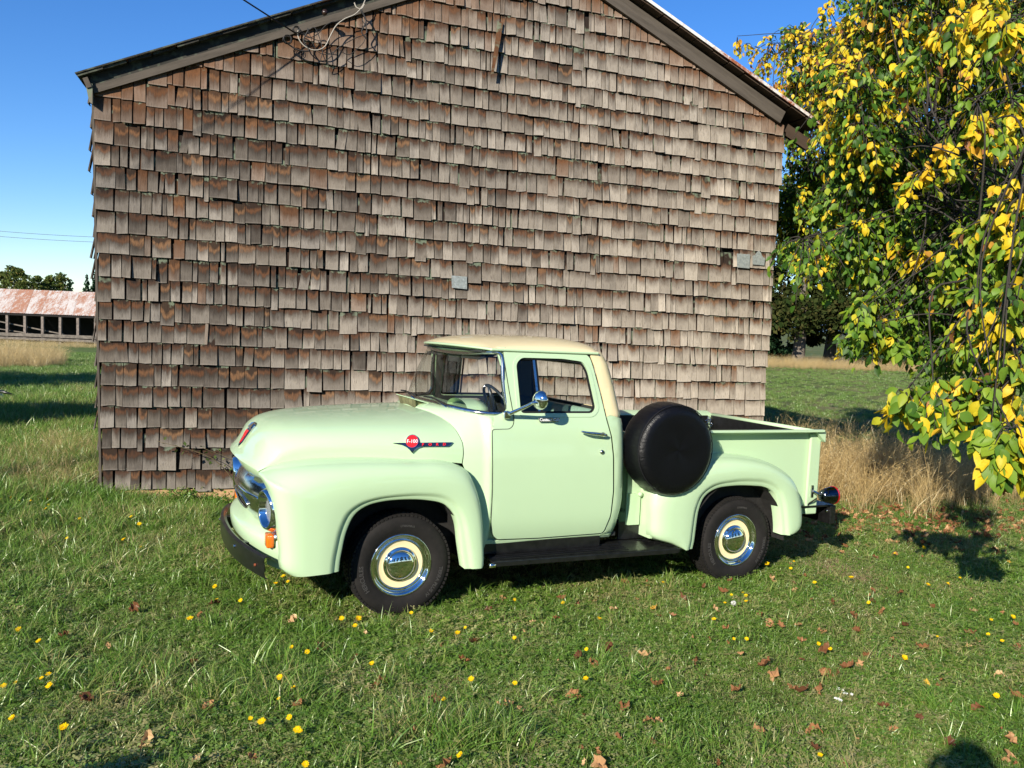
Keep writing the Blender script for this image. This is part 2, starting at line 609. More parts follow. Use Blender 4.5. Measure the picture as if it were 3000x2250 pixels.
def fender(archp, outp, key, NT, ylip, yside, top_shoulder, bottom_z):
    A = catmull([(a, 0, b) for a, b in archp], NT); B = catmull(outp, NT)
    rows = []
    for i in range(NT):
        a = A[i]; b = B[i]
        d = np.array([b[0] - a[0], b[2] - a[2]])
        L = np.linalg.norm(d); u = d / L
        def at(dist, y): return np.array([a[0] + u[0] * dist, y, a[2] + u[1] * dist])
        k = top_shoulder(i / (NT - 1))   # 0..1 how much of a rolled shoulder
        lip = .042
        P = [at(.0, ylip + .10), at(-.002, ylip + .004), at(.004, ylip), at(lip * .55, ylip - .004), at(lip * .9, ylip - .006), at(lip * 1.1, yside + .003 if yside > ylip - .01 else yside + .006), at(lip * 1.7, yside)]
        s0 = lip * 1.7
        rem = L - s0
        yb = b[1]
        # bulged side then a rounded shoulder to the outer edge
        for t in (.25, .5, .68, .80, .88, .94, .98, 1.0):
            sd = s0 + rem * t
            e = max(0., (t - .25) / .75)
            y = yside + (yb - yside) * (1 - (1 - e ** key(i / (NT - 1))) ** .5)
            P.append(at(sd, y))
        rows.append(P)
    return np.array(rows)


def kf(t):   # exponent of the roll: high = tight radius
    return 3.6
outer3 = [seam(p[0], p[2]) if p[1] == -.62 else p for p in outer3_]
outer3[14] = tuple(np.array(outer3[14]) + (0, 0, .008)); outer3[15] = (.405, -.806, .990); outer3[16] = (.462, -.828, .90); outer3[17] = (.500, -.838, .80); outer3[18] = (.53, -.842, .667)
FG = fender(arch, outer3, kf, NT, -.925, -.948, lambda t: 1, .33)
# the last column follows the outer edge: add an inward return so that the edge has depth
ret = FG[:, -1] + np.array([0, .05, -.01])
FG = np.concatenate([FG, ret[:, None]], 1)
both('front_fender', FG, M_G, False, 0.0)
# dark inner wheel wells
for sg in (-1, 1):
    for cx, r0, r1, yi in ((-.03, -.43, .39, .58), (2.72, -.40, .42, .712)):
        wm = MB()
        n = 14; pts = [(cx + .475 * cos(pi * k / n), .34 + .51 * sin(pi * k / n)) for k in range(n + 1)]
        V = [(p[0], sg * yy, p[1]) for yy in (yi, .90) for p in pts]
        wm.add(V, [(k, k + 1, n + 2 + k, n + 1 + k) for k in range(n)])
        wm.add([(p[0], sg * yi, p[1]) for p in pts], [tuple(range(n + 1))])
        wm.build('wheel_well', M_DK, truck)

# ---- hood
NU, NV = 40, 36
cen = catmull([(-.985, 0, .985), (-.975, 0, 1.003), (-.945, 0, 1.03), (-.915, 0, 1.075), (-.885, 0, 1.13), (-.845, 0, 1.185), (-.78, 0, 1.232), (-.66, 0, 1.268), (-.50, 0, 1.29), (-.30, 0, 1.307), (-.1, 0, 1.319), (.09, 0, 1.328), (.25, 0, 1.336)], NU)
edg = catmull([seam(q[0], q[2]) if q[1] == -.622 else q for q in [(-.912, -.60, .960), (-.908, -.605, .963), (-.895, -.612, .972), (-.87, -.62, .985), (-.83, -.622, 1.0), (-.76, -.622, 1.018), (-.64, -.622, 1.036), (-.46, -.622, 1.045), (-.275, -.622, 1.044), (-.085, -.622, 1.036), (.091, -.622, 1.023), (.25, -.622, 1.01), (.47, -.622, .986)]], NU)
HG = np.zeros((NU, NV, 3))
for i in range(NU):
    c, e = cen[i], edg[i]; t = i / (NU - 1)
    kk = .62 - .0 * t if t > .25 else 1.0 - (.38) * (t / .25)
    for j in range(NV):
        a = j / (NV - 1) * pi / 2
        sy = sin(a) ** (kk + .12); cz = cos(a) ** kk
        if j == 0: sy, cz = 0., 1.
        if j == NV - 1: sy, cz = 1., 0.
        drop = 1 - cz
        fx = np.interp(drop, [0, .03, .09, .2, .31, .57, .8, 1], [0, .30, .52, .74, .86, 1.03, 1.05, 1.0]) if t > .5 else drop
        w_ = max(0, (t - .5) * 2)
        fx = drop * (1 - w_) + np.interp(drop, [0, .03, .09, .2, .31, .57, .8, 1], [0, .30, .52, .74, .86, 1.03, 1.05, 1.0]) * w_
        # near the lip the nose line follows the plan curve of the front
        fl = sy ** 2.2
        f = fl * (1 - min(1, t * 4)) + fx * min(1, t * 4)
        HG[i, j] = (c[0] + (e[0] - c[0]) * f, e[1] * sy, e[2] + (c[2] - e[2]) * cz)
full = np.concatenate([HG[:, ::-1], (HG * np.array([1, -1, 1]))[:, 1:]], 1)
hood = gridobj('hood', full, M_G, truck, True, .012)
# ---- cab surfaces
_wz = [.40, .45, .5, .6, .8, 1.0, 1.2, 1.3, 1.36, 1.55, 1.75, 1.83]
_ww = [.79, .815, .838, .862, .872, .870, .852, .832, .802, .752, .700, .675]
_xz = [.4, .5, .7, 1.3, 1.55, 1.72, 1.82]
_xx = [1.65, 1.67, 1.70, 1.69, 1.65, 1.61, 1.555]


def cabS(x, z, off=0.):
    W = float(np.interp(z, _wz, _ww)) + off
    xr = float(np.interp(z, _xz, _xx)); r = .12
    # front: draw in a little towards the cowl
    if x > xr - r:
        q = min(1., (x - (xr - r)) / r); W -= r - r * sqrt(max(0, 1 - q * q))
    return np.array([x, -W, z])


def smooth_w():
    global _wz, _ww
    z = np.linspace(.40, 1.83, 60); w = np.interp(z, _wz, _ww)
    for _ in range(6): w[1:-1] = (w[:-2] + w[1:-1] * 2 + w[2:]) / 4
    _wz, _ww = list(z), list(w)


smooth_w()
# ---- cowl: from the hood seam to the windscreen base and back under the doors
Hc = full[-1]; m_ = NV
H = HG[-1]            # from centre to the near side
Wb = lambda a: np.array([.745 - (.745 - .385) * max(0, cos(a)) ** .55, -.765 * sin(a) ** .80, 1.368 - .026 * sin(a) ** 3])
NC_ = 18
CG = np.zeros((NC_, 44, 3))
H2 = np.vstack([catmull(H, 32), [(min(.515, H[-1][0] + .022 * k), H[-1][1] - .003 * k, H[-1][2] - .05 * k) for k in range(1, 13)]])
G2 = np.vstack([[Wb(j / 25 * pi / 2) for j in range(26)], [(.77, -.80, 1.31), (.775, -.822, 1.26), (.78, -.835, 1.2), (.78, -.843, 1.1), (.78, -.848, 1.04), (.78, -.852, 1.0)], [(.78, -.852, .95 - .05 * k) for k in range(12)]])
for j in range(44):
    for i in range(NC_):
        t = i / (NC_ - 1.)
        p = H2[j] * (1 - t) + G2[j] * t
        q = p + np.array([0, 0, 0])
        if j < 30: q[1] *= 1 + .0 * sin(pi * t); q[2] += .012 * sin(pi * t)
        w_ = min(1, max(0, (j - 16) / 12))
        ty = min(1., t / .5) ** .75
        q[1] = q[1] * (1 - w_) + (H2[j][1] * (1 - ty) + G2[j][1] * ty) * w_
        CG[i, j] = q
for _ in range(10):
    CG[1:-1, 1:-1] = (CG[1:-1, 1:-1] * 2 + CG[:-2, 1:-1] + CG[2:, 1:-1] + CG[1:-1, :-2] + CG[1:-1, 2:]) / 6
for i in range(NC_):
    for j in range(20, 44):
        p = CG[i, j]
        if p[0] > .55 and p[2] < 1.33:
            W_ = -float(cabS(p[0], p[2])[1]) if p[2] > .4 else .8
            k_ = min(1, (p[0] - .55) / .045)
            p[1] = p[1] * (1 - k_) + k_ * -(W_ - .002 - .03 * max(0, min(1, (p[0] - .602) / .02)))
CG[0] += np.array([.006, 0, -.004])
both('cowl', CG, M_G, True, 0)

door_out = [(.592, 1.250), (.722, 1.252), (.752, 1.275), (.765, 1.32), (.762, 1.36), (.742, 1.52), (.712, 1.786), (1.0, 1.797), (1.25, 1.798), (1.37, 1.788), (1.41, 1.76), (1.43, 1.69), (1.475, 1.49), (1.505, 1.296), (1.53, 1.20), (1.548, 1.057), (1.562, .80), (1.556, .62), (1.525, .50), (1.51, .483), (1.0, .478), (.67, .487), (.632, .52), (.607, .617), (.603, .838), (.596, 1.029)]
_do = np.array(door_out)
win = rloop([(.818, 1.36), (.806, 1.70), (.85, 1.742), (1.18, 1.744), (1.345, 1.728), (1.385, 1.66), (1.428, 1.40), (1.39, 1.362)], 4, .03)


def shrink(P, d):
    P = np.array(P, float); N = len(P); out = []
    A = sum(P[i - 1][0] * P[i][1] - P[i][0] * P[i - 1][1] for i in range(N))
    for i in range(N):
        t1 = P[i] - P[i - 1]; t2 = P[(i + 1) % N] - P[i]
        n1 = np.array([-t1[1], t1[0]]) / (np.linalg.norm(t1) + 1e-9); n2 = np.array([-t2[1], t2[0]]) / (np.linalg.norm(t2) + 1e-9)
        n = n1 + n2; n /= np.linalg.norm(n) + 1e-9
        out.append(P[i] + n * d * (1 if A > 0 else -1))
    return out


for sg in (-1, 1):
    k = -sg
    fn = lambda o: (lambda a, b: cabS(a, b, o) * np.array([1, k, 1]))
    fn2 = lambda o: (lambda a, b: cabS(a, b, o) * np.array([1, -sg, 1]))
    S_ = lambda a, b, o=0.: cabS(a, b, o) * np.array([1, 1 if sg < 0 else -1, 1])
    dl = rloop(door_out, 3, .02)
    door = panel('door', dl, [win], lambda a, b: S_(a, b, .004), M_G, truck, .05, flip=(sg > 0), thick=.03)
    if sg < 0: door['label'] = 'near-side door of the pickup'
    # raised pressing round the window
    ringo = shrink(win, -.026)
    fr = panel('window_frame', ringo, [shrink(win, -.001)], lambda a, b: S_(a, b, .009), M_G, door, .03, flip=(sg > 0), thick=.008)
    rb = panel('window_seal', shrink(win, -.001), [shrink(win, .013)], lambda a, b: S_(a, b, -.008), M_RUB, door, .03, flip=(sg > 0), thick=.012)
    # glazing: quarter vent and a lowered main pane
    vent = [(.815, 1.365), (.803, 1.70), (.85, 1.742), (.955, 1.744), (.975, 1.362)]
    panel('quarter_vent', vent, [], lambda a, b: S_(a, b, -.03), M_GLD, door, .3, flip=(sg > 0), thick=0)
    mb = MB()
    mb.beam(S_(.955, 1.745, -.02), S_(.972, 1.362, -.02), .014, .018, (1, 0, 0))
    mb.build('vent_post', M_CHD, door)
    mb = MB(); mb.beam(S_(.978, 1.745, -.028), S_(.996, 1.362, -.028), .01, .012, (1, 0, 0)); mb.build('window_channel', M_RUB, door)
    # rest of the cab side
    rear = [(1.37, 1.806), (1.42, 1.775), (1.45, 1.69), (1.493, 1.49), (1.523, 1.296), (1.548, 1.20), (1.566, 1.057), (1.58, .80), (1.572, .62), (1.54, .49), (1.50, .462)]
    xs = [1.52, 1.56, 1.59, 1.62, 1.64, 1.66, 1.675, 1.685, 1.695, 1.699]
    def redge(z): return float(np.interp(z, _xz, _xx)) - .0005
    zs = [.462, .50, .6, .7, .85, 1.0, 1.15, 1.28]
    # green quarter
    low = [(x, z) for x, z in rear[::-1] if z < 1.40]
    split = [(1.515, 1.34), (1.545, 1.35), (1.60, 1.335), (redge(1.32), 1.318)]
    q1 = low + split + [(redge(z), z) for z in zs[::-1]]
    ex = np.array([(redge(z) - .12 + .12 * sin(a), z) for z in np.arange(.48, 1.82, .04) for a in np.linspace(.25, 1.5, 7)])
    panel('cab_corner', q1, [], lambda a, b: S_(a, b), M_G, truck, .06, flip=(sg > 0), thick=.012, extra=ex)
    q2 = [split[0], split[1], split[2], split[3]] + [(redge(z), z) for z in (1.4, 1.5, 1.6, 1.7, 1.76, 1.80)] + [(1.48, 1.806), (1.40, 1.806), (1.42, 1.775), (1.45, 1.69), (1.493, 1.49)]
    panel('roof_pillar', q2, [], lambda a, b: S_(a, b, .003), M_C, truck, .06, flip=(sg > 0), thick=.012, extra=ex)
    # gap behind the door edges, rocker and jamb
    jamb = shrink(dl, .004)
    panel('door_jamb', jamb, [shrink(win, -.01)], lambda a, b: S_(a, b, -.022), M_INT, truck, .06, flip=(sg > 0), thick=.01)
    rk = [(.45, .44), (.45, .482), (.60, .482), (.66, .474), (1.0, .464), (1.52, .470), (1.62, .47), (1.60, .44)]
    panel('rocker', rk, [], lambda a, b: S_(a, b, .0), M_G, truck, .05, flip=(sg > 0), thick=.01)
    # windscreen pillar between the chrome and the door
    pl = [(.775, 1.25), (.778, 1.36), (.755, 1.52), (.724, 1.79), (.675, 1.80), (.655, 1.785), (.675, 1.76), (.69, 1.70), (.71, 1.62), (.728, 1.44), (.72, 1.39), (.68, 1.36), (.62, 1.34), (.60, 1.25)]
    panel('windscreen_pillar', pl, [], lambda a, b: S_(a, b, -.006), M_G, truck, .04, flip=(sg > 0), thick=.012)
    gap = panel('door_gap_shade', shrink(dl, -.0045), [shrink(dl, .002)], lambda a, b: S_(a, b, .0035), M_RUB, truck, .05, flip=(sg > 0), thick=.004)  # dark strip laid on the body to paint the shade in the door gap
    # door furniture
    h = empty('door_handle', parent=door)
    b0 = S_(1.45, 1.215, .004); s3 = np.array([0, sg, 0])
    MB().lathe([(.0, .03), (.022, .028), (.026, .018), (.026, 0)], b0 * np.array([1, 1, 1]) , 'y', 20).build('handle_base', M_CHD, h, True) if False else None
    mb = MB(); mb.tube([b0 + s3 * .0, b0 + s3 * .03], .016, 14); mb.build('handle_boss', M_CH, h, True)
    mb = MB(); hp = [b0 + np.array([dx, 0, dz]) + s3 * dy for dx, dz, dy in ((.035, -.006, .030), (.0, 0, .040), (-.06, .008, .046), (-.13, .014, .044), (-.175, .022, .034), (-.182, .024, .026))]
    mb.tube(catmull(hp, 16), np.interp(np.linspace(0, 1, 16), [0, .15, .6, 1], [.006, .013, .012, .006]), 10); mb.build('handle_grip', M_CH, h, True)
    kx = S_(1.452, 1.088, .004); MB().tube([kx, kx + s3 * .012], .015, 14).build('door_lock', M_CHD, door, True)
    # script badge plate
    if sg < 0:
        bx = S_(1.02, 1.318, .006)
        mb = MB(); mb.prism([(.935, 1.332), (1.105, 1.334), (1.098, 1.305), (.948, 1.303)], -.852, -.842); bd = mb.build('script_badge', M_CHD, door, bevel=.002)
        V, F = text_tris('Custom Cab', .030, .001, .0004)
        mk('script_lettering', [(1.022 + v[0], -.8545 - v[2], 1.319 + v[1]) for v in V], F, M_WH, bd, False)
    # mirror
    if sg < 0:
        mi = empty('wing_mirror', parent=door)
        mb = MB(); mb.box((.70, -.835, 1.352), (.05, .03, .055)); mb.build('mirror_bracket', M_CH, mi, bevel=.008)
        mb = MB(); mb.tube(catmull([(.705, -.845, 1.355), (.75, -.90, 1.39), (.80, -.96, 1.43), (.835, -.985, 1.46)], 12), np.linspace(.015, .010, 12), 10); mb.build('mirror_arm', M_CH, mi, True)
        prof = [(.0001, .0), (.02, .001), (.04, .006), (.056, .016), (.064, .03), (.066, .038), (.066, .046), (.060, .048), (.0001, .046)]
        mb = MB(); mb.lathe(prof, (0, 0, 0), 'x', 36)
        ang = radians(-18); R = np.array([[cos(ang), sin(ang), 0], [-sin(ang), cos(ang), 0], [0, 0, 1]])
        mh = mk('mirror_head', [np.array([.835, -1.0, 1.468]) + R @ np.array(v) for v in mb.V], mb.F, M_CH, mi)
        mb = MB(); mb.tube([(.80, -.99, 1.448), (.85, -1.01, 1.452)], .008, 8); mb.build('mirror_clamp', M_CH, mi, True)

# cab back wall, floor, firewall, roof lining
def rearS(y, z): return np.array([float(np.interp(z, _xz, _xx)), y, z])
bw = [(-.74, .47), (-.75, .6), (-.755, .9), (-.73, 1.25), (-.70, 1.318)]
panel('cab_back', bw + [(-p[0], p[1]) for p in bw[::-1]], [], rearS, M_G, truck, .1, flip=False, thick=.012)
bu = [(-.71, 1.318), (-.675, 1.5), (-.63, 1.66), (-.595, 1.80)]
rw = rloop([(-.655, 1.375), (-.60, 1.69), (.60, 1.69), (.655, 1.375)], 5, .06)
panel('cab_back_upper', bu + [(-p[0], p[1]) for p in bu[::-1]], [rw], rearS, M_C, truck, .08, flip=False, thick=.012)
panel('cab_lining', bu + [(-p[0], p[1]) for p in bu[::-1]], [shrink(rw, -.004)], lambda a, b: rearS(a, b) - np.array([.022, 0, 0]), M_INT, truck, .08, thick=.004)
panel('rear_window', rw, [], lambda a, b: rearS(a, b) - np.array([.01, 0, 0]), M_GL, truck, .3, thick=0)
ci = MB(); ci.box((1.1, 0, .46), (1.12, 1.56, .03)); ci.box((.58, 0, .86), (.02, 1.5, .8)); ci.build('cab_floor', M_INT, truck)
# seat
st = empty('bench_seat', parent=truck)
sb = MB(); sb.box((1.30, 0, .83), (.52, 1.36, .2)); sb.build('seat_cushion', M_SEAT, st, True, .05)
for yy in (-.34, .34):
    sb = MB(); sb.box((1.50, yy, 1.12), (.14, .665, .50), np.array([[cos(.15), 0, sin(.15)], [0, 1, 0], [-sin(.15), 0, cos(.15)]])); sb.build('seat_backrest', M_SEAT, st, True, .045)
# dashboard and steering wheel
n = 24
dg = np.array([[(Wb(a)[0] + .02 + dx, -Wb(a)[1] * .96, Wb(a)[2] + dz) for a in np.linspace(-pi / 2 * .98, pi / 2 * .98, n)] if False else [(Wb(abs(a))[0] + .02 + dx * cos(a) ** .5, np.sign(a) * -Wb(abs(a))[1] * .95, Wb(abs(a))[2] - .012 + dz) for a in np.linspace(-1.5, 1.5, n)] for dx, dz in ((0, 0), (.16, .02), (.25, .0), (.28, -.05), (.26, -.16))])
gridobj('dashboard', dg, M_G, truck, True, .01)
cl = MB(); cc = catmull([(.60, -.42 + .26 * cos(a), 1.365 + .065 * sin(a)) for a in np.linspace(0, pi, 9)], 20)
mb = MB()
V = []
for xx in (.50, .60, .66): V += [(xx, -.40 + (.20) * cos(a), 1.36 + .065 * sin(a)) for a in np.linspace(0, pi, 16)]
mb.add(V, [(r_ * 16 + k, r_ * 16 + k + 1, (r_ + 1) * 16 + k + 1, (r_ + 1) * 16 + k) for r_ in range(2) for k in range(15)] + [tuple(range(32, 48))]); mb.build('instrument_hood', M_G, truck, True)
sw = empty('steering_wheel', parent=truck)
ax_ = np.array([-cos(radians(32)), 0, -sin(radians(32))]); ux = np.array([-sin(radians(32)), 0, cos(radians(32))])
cS = np.array([.865, -.36, 1.345])
mb = MB(); pts = [cS + .205 * (cos(a) * np.array([0, 1, 0]) + sin(a) * ux) for a in np.linspace(0, 2 * pi, 49)]
mb.tube(pts, .0115, 8, False); mb.build('wheel_rim', M_STEER, sw, True)
mb = MB(); mb.tube([cS + ax_ * .03, cS + ax_ * .6], .022, 10); mb.build('column', M_STEER, sw, True)
for a in (pi * .5 - 2.0, pi * .5 + 2.0, pi * .5):
    mb = MB(); mb.tube([cS + ax_ * .04, cS + .2 * (cos(a) * np.array([0, 1, 0]) + sin(a) * ux)], [.02, .011], 8); mb.build('spoke', M_STEER, sw, True)
# rear-view mirror
mi = MB(); mi.box((.62, 0, 1.70), (.02, .22, .055)); mi.tube([(.60, 0, 1.77), (.62, 0, 1.71)], .006, 6); mi.build('rear_view_mirror', M_INT, truck, bevel=.006)

# ---- windscreen
def Wt(a): return np.array([.715 - (.715 - .585) * max(0, cos(a)) ** .55, -.688 * sin(a) ** .80, 1.748 + .026 * sin(a) ** 2])
NA = 41
base = []; top = []
for k in range(NA):
    a = (k / (NA - 1) * 2 - 1) * pi / 2; s = np.sign(a)
    b_ = Wb(abs(a)); t_ = Wt(abs(a)); base.append((b_[0], b_[1] * -s, b_[2] + .006)); top.append((t_[0], t_[1] * -s, t_[2]))
base = np.array(base); top = np.array(top)
WG = np.array([base * (1 - t) + top * t + np.array([[-.02 * sin(pi * t), 0, 0]]) for t in np.linspace(0, 1, 10)])
gridobj('windscreen', WG, M_GL, truck, False, 0)
edge = np.vstack([WG[0], WG[1:, -1], WG[-1, ::-1], WG[-2:0:-1, 0], WG[0, :1]])
# soften the corners of the chrome moulding
E2 = edge.copy()
for _ in range(3): E2[1:-1] = (E2[:-2] + 2 * E2[1:-1] + E2[2:]) / 4
cen_ = E2.mean(0)
mb = MB(); mb.tube(E2, .0165, 8, False); mb.build('windscreen_trim', M_CHD, truck, True)
mb = MB(); mb.tube(E2 * .985 + cen_ * .015, .012, 6, False); mb.build('windscreen_seal', M_RUB, truck, True)
# headliner edge/sun shade in the top of the glass
sv = MB()
for sy in (-1, 1):
    sv.box((.66, sy * .38, 1.735), (.14, .34, .012), np.array([[cos(.25), 0, -sin(.25)], [0, 1, 0], [sin(.25), 0, cos(.25)]]))
sv.build('sun_visor', M_INT, truck)

# ---- roof
NR, NW = 34, 31
RG = np.zeros((NR, NW, 3))
ed = catmull([(.36, 1.775, .0), (.40, 1.79, .30), (.48, 1.798, .5), (.62, 1.802, .66), (.8, 1.802, .692), (1.1, 1.804, .695), (1.3, 1.804, .69), (1.44, 1.80, .67), (1.52, 1.795, .62), (1.57, 1.79, .5), (1.58, 1.79, 0.)], NR)
cr_ = catmull([(.355, 1.778), (.42, 1.826), (.54, 1.860), (.70, 1.882), (.9, 1.893), (1.1, 1.898), (1.3, 1.895), (1.42, 1.884), (1.50, 1.868), (1.56, 1.835), (1.585, 1.79)], NR)
# front edge in plan
def fedge(y): return .525 + .095 * abs(y / .69) ** 2.6
for i in range(NR):
    for j in range(NW):
        v = j / (NW - 1) * 2 - 1; y = .697 * np.sign(v) * (1 - (1 - abs(v)) ** 1.5)
        av = abs(y) / .697
        x0 = fedge(y); x1 = 1.60 - .12 * av ** 5
        t = i / (NR - 1); t = .5 - .5 * cos(pi * t)
        x = x0 + (x1 - x0) * t
        tt_ = .40 + 1.2 * t
        xm = (x - .40) / 1.2
        crest = float(np.interp(.40 + 1.2 * t, cr_[:, 0], cr_[:, 1]))
        zedge = 1.800 - .024 * (1 - t) ** 6 * (1 - av)
        dome = (1 - av ** 3.0) ** .62
        RG[i, j] = (x, y, zedge + (crest - zedge) * dome)
roof = gridobj('roof', RG, M_C, truck, True, .012)
# green drip rail and visor lip under the cream
rim = np.vstack([RG[::-1, 0], RG[0], RG[:, -1]])
mb = MB(); mb.tube(rim + np.array([0, 0, -.009]), .010, 6); mb.build('drip_rail', M_G, truck, True)
lip = np.array([RG[0] + np.array([0, 0, -.004]), RG[0] * np.array([1, .99, 1]) + np.array([.05, 0, -.012]), np.array([(fedge(p[1]) + .11, p[1] * .975, 1.765) for p in RG[0]])])
gridobj('visor_underside', lip, M_G, truck, False, .004)
hd_ = np.array([[(p[0] - .004 + .02 * t, p[1], p[2] + .008 + .028 * t) for p in top] for t in (0, .5, 1.)])
gridobj('windscreen_header', hd_, M_G, truck, False, .004)
hl = MB(); hl.box((1.06, 0, 1.775), (.95, 1.22, .012)); hl.build('headliner', M_INT, truck)

# cowl vent lid, propped open
cv = MB(); cv.add([(.265, -.17, 1.31), (.265, .17, 1.31), (.245, .19, 1.396), (.245, -.19, 1.396), (.275, -.17, 1.31), (.275, .17, 1.31), (.255, .19, 1.396), (.255, -.19, 1.396)], [(0, 3, 2, 1), (4, 5, 6, 7), (0, 1, 5, 4), (1, 2, 6, 5), (2, 3, 7, 6), (3, 0, 4, 7)])
M_OL = simple('olive_primer', (.13, .12, .055), .6, noise=.45, nscale=25)
cvl = empty('cowl_vent', parent=truck)
mb = MB(); mb.prism([(.265, 1.31), (.245, 1.392), (.42, 1.338), (.44, 1.30)], -.16, -.155); mb.prism([(.265, 1.31), (.245, 1.392), (.42, 1.338), (.44, 1.30)], .155, .16); mb.add(cv.V, cv.F); mb.build('vent_box', M_OL, cvl)
mb = MB(); mb.add([(.235, -.20, 1.396), (.235, .20, 1.396), (.425, .19, 1.346), (.425, -.19, 1.346), (.235, -.20, 1.402), (.235, .20, 1.402), (.425, .19, 1.352), (.425, -.19, 1.352)], [(3, 2, 1, 0), (4, 5, 6, 7)[::-1], (0, 1, 5, 4), (1, 2, 6, 5), (2, 3, 7, 6), (3, 0, 4, 7)]); mb.build('vent_lid', M_G, cvl)
# wipers
for sy in (-1, 1):
    wi = empty('wiper', parent=truck)
    q = 0 if sy < 0 else .62
    mb = MB(); mb.tube([(.42, -.47 + q, 1.340), (.405 - .03 * (q > 0), -.45 + q, 1.362), (.355, -.30 + q, 1.412)], [.011, .008, .004], 8); mb.build('wiper_arm', M_CHD, wi, True)
    mb = MB(); mb.tube([(.375, -.04 + q * .9, 1.405), (.365, -.24 + q, 1.412), (.385, -.45 + q, 1.392)], .006, 6); mb.build('wiper_blade', M_RUB, wi, True)

# ---- nose
def F0(y): return -.962 + .135 * (abs(y) / .72) ** 2.3
ny = 41; ys_ = np.linspace(-.84, .84, ny)
rows = [(.004, .962), (.03, .945), (.05, .90), (.055, .88)]
def frow(dx, z, dxo=0.): return [(F0(y) + dx, y, z - .03 * (abs(y) / .84) ** 2 * (1 if z > .9 else 0)) for y in ys_]
g1 = np.array([frow(d, z) for d, z in [(.006, .985), (.012, .95), (.03, .915), (.05, .885), (.085, .88)]]); g1 = g1[:, 5:-5]
gridobj('grille_header', g1, M_G, truck, False, 0)
g2 = np.array([frow(d, z) for d, z in [(.12, .60), (.06, .592), (.0, .560), (-.012, .545), (-.012, .50), (.0, .445), (.02, .405), (.05, .40)]])
gridobj('front_apron', g2, M_G, truck, False, .006)
# painted panel round the headlights joining fender to grille
for sg in (-1, 1):
    n = 10; g = []
    for z in np.linspace(.965, .36, 16):
        row = []
        for t in np.linspace(0, 1, n):
            ya = .60 + (.862 - .60) * t
            xa = F0(ya) + .055 + (.0 if z > .55 else -.02) + .09 * max(0, (t - .35) / .65) ** 2.2 + (.02 if z > .9 else 0)
            row.append((xa, sg * ya, z))
        g.append(row)
    gridobj('headlight_panel', np.array(g), M_G, truck, sg > 0, 0)
# chrome grille: deep pressed shell with an oval opening and a bar
gr = empty('grille', parent=truck)
ny2 = 36; yy2 = np.linspace(-.60, .60, ny2)
def shell(y, z): 
    t = (z - .60) / .28
    return np.array([F0(y) + .075 - .055 * (1 - abs(2 * t - 1) ** 2.2), y, z])
op = [(.30 * np.sign(cos(a)) * abs(cos(a)) ** .6, .685 + .042 * sin(a)) for a in np.linspace(0, 2 * pi, 29)[:-1]]
outl = [(-.60, .615), (-.3, .602), (.3, .602), (.60, .615), (.60, .86), (.3, .878), (-.3, .878), (-.60, .86)]
panel('grille_shell', outl, [op], shell, M_CHD, gr, .05, flip=True, thick=.012)
mb = MB(); mb.tube(np.array([(F0(y) + .022, y, .765) for y in np.linspace(-.54, .54, 24)]), .013, 10); mb.build('grille_bar', M_CH, gr, True)
mb = MB(); mb.tube([shell(*p) + np.array([-.004, 0, 0]) for p in op + op[:1]], .009, 6, False); mb.build('opening_rim', M_CHD, gr, True)
mb = MB(); mb.box((-.80, 0, .72), (.02, 1.3, .34)); mb.build('radiator_screen', M_DK, truck)
for sg in (-1, 1):
    hl_ = empty('headlight', parent=truck)
    c0 = np.array([F0(.69) + .05, sg * .69, .735]); tl = -radians(11) * sg
    R = np.array([[cos(tl), -sin(tl), 0], [sin(tl), cos(tl), 0], [0, 0, 1]])
    def xf(mb): return [c0 + R @ np.array(v) for v in mb.V]
    prof = [(.148, .02), (.152, -.01), (.146, -.035), (.134, -.062), (.122, -.088), (.114, -.094), (.106, -.086), (.098, -.045), (.092, -.04)]
    mb = MB().lathe(prof, (0, 0, 0), 'x', 48)
    # pull the bezel's upper part forward like a brow
    mb.V = [(v[0] - .022 * max(0, v[2] / .14) ** 1.5 if v[2] > 0 else v[0], v[1], v[2]) for v in mb.V]
    mk('bezel', xf(mb), mb.F, M_CH, hl_)
    lp = [(.094 * sin(t) + 1e-4, -.042 - .028 * cos(t) ** 1) for t in np.linspace(0, pi / 2, 9)]
    mb = MB().lathe(lp, (0, 0, 0), 'x', 36); mk('lens', xf(mb), mb.F, M_HL, hl_)
    mb = MB().lathe([(.0001, .03), (.05, .015), (.09, -.03)], (0, 0, 0), 'x', 24); mk('reflector', xf(mb), mb.F, M_CH, hl_)
    ts = empty('turn_signal', parent=truck)
    cx = F0(.70) - .005
    mb = MB(); mb.box((cx - .005, sg * .715, .545), (.05, .105, .085)); mb.build('amber_lens', M_AMB, ts, True, .012)
    mb = MB(); mb.box((cx + .045, sg * .715, .545), (.07, .115, .092)); mb.build('signal_housing', M_CH, ts, True, .012)
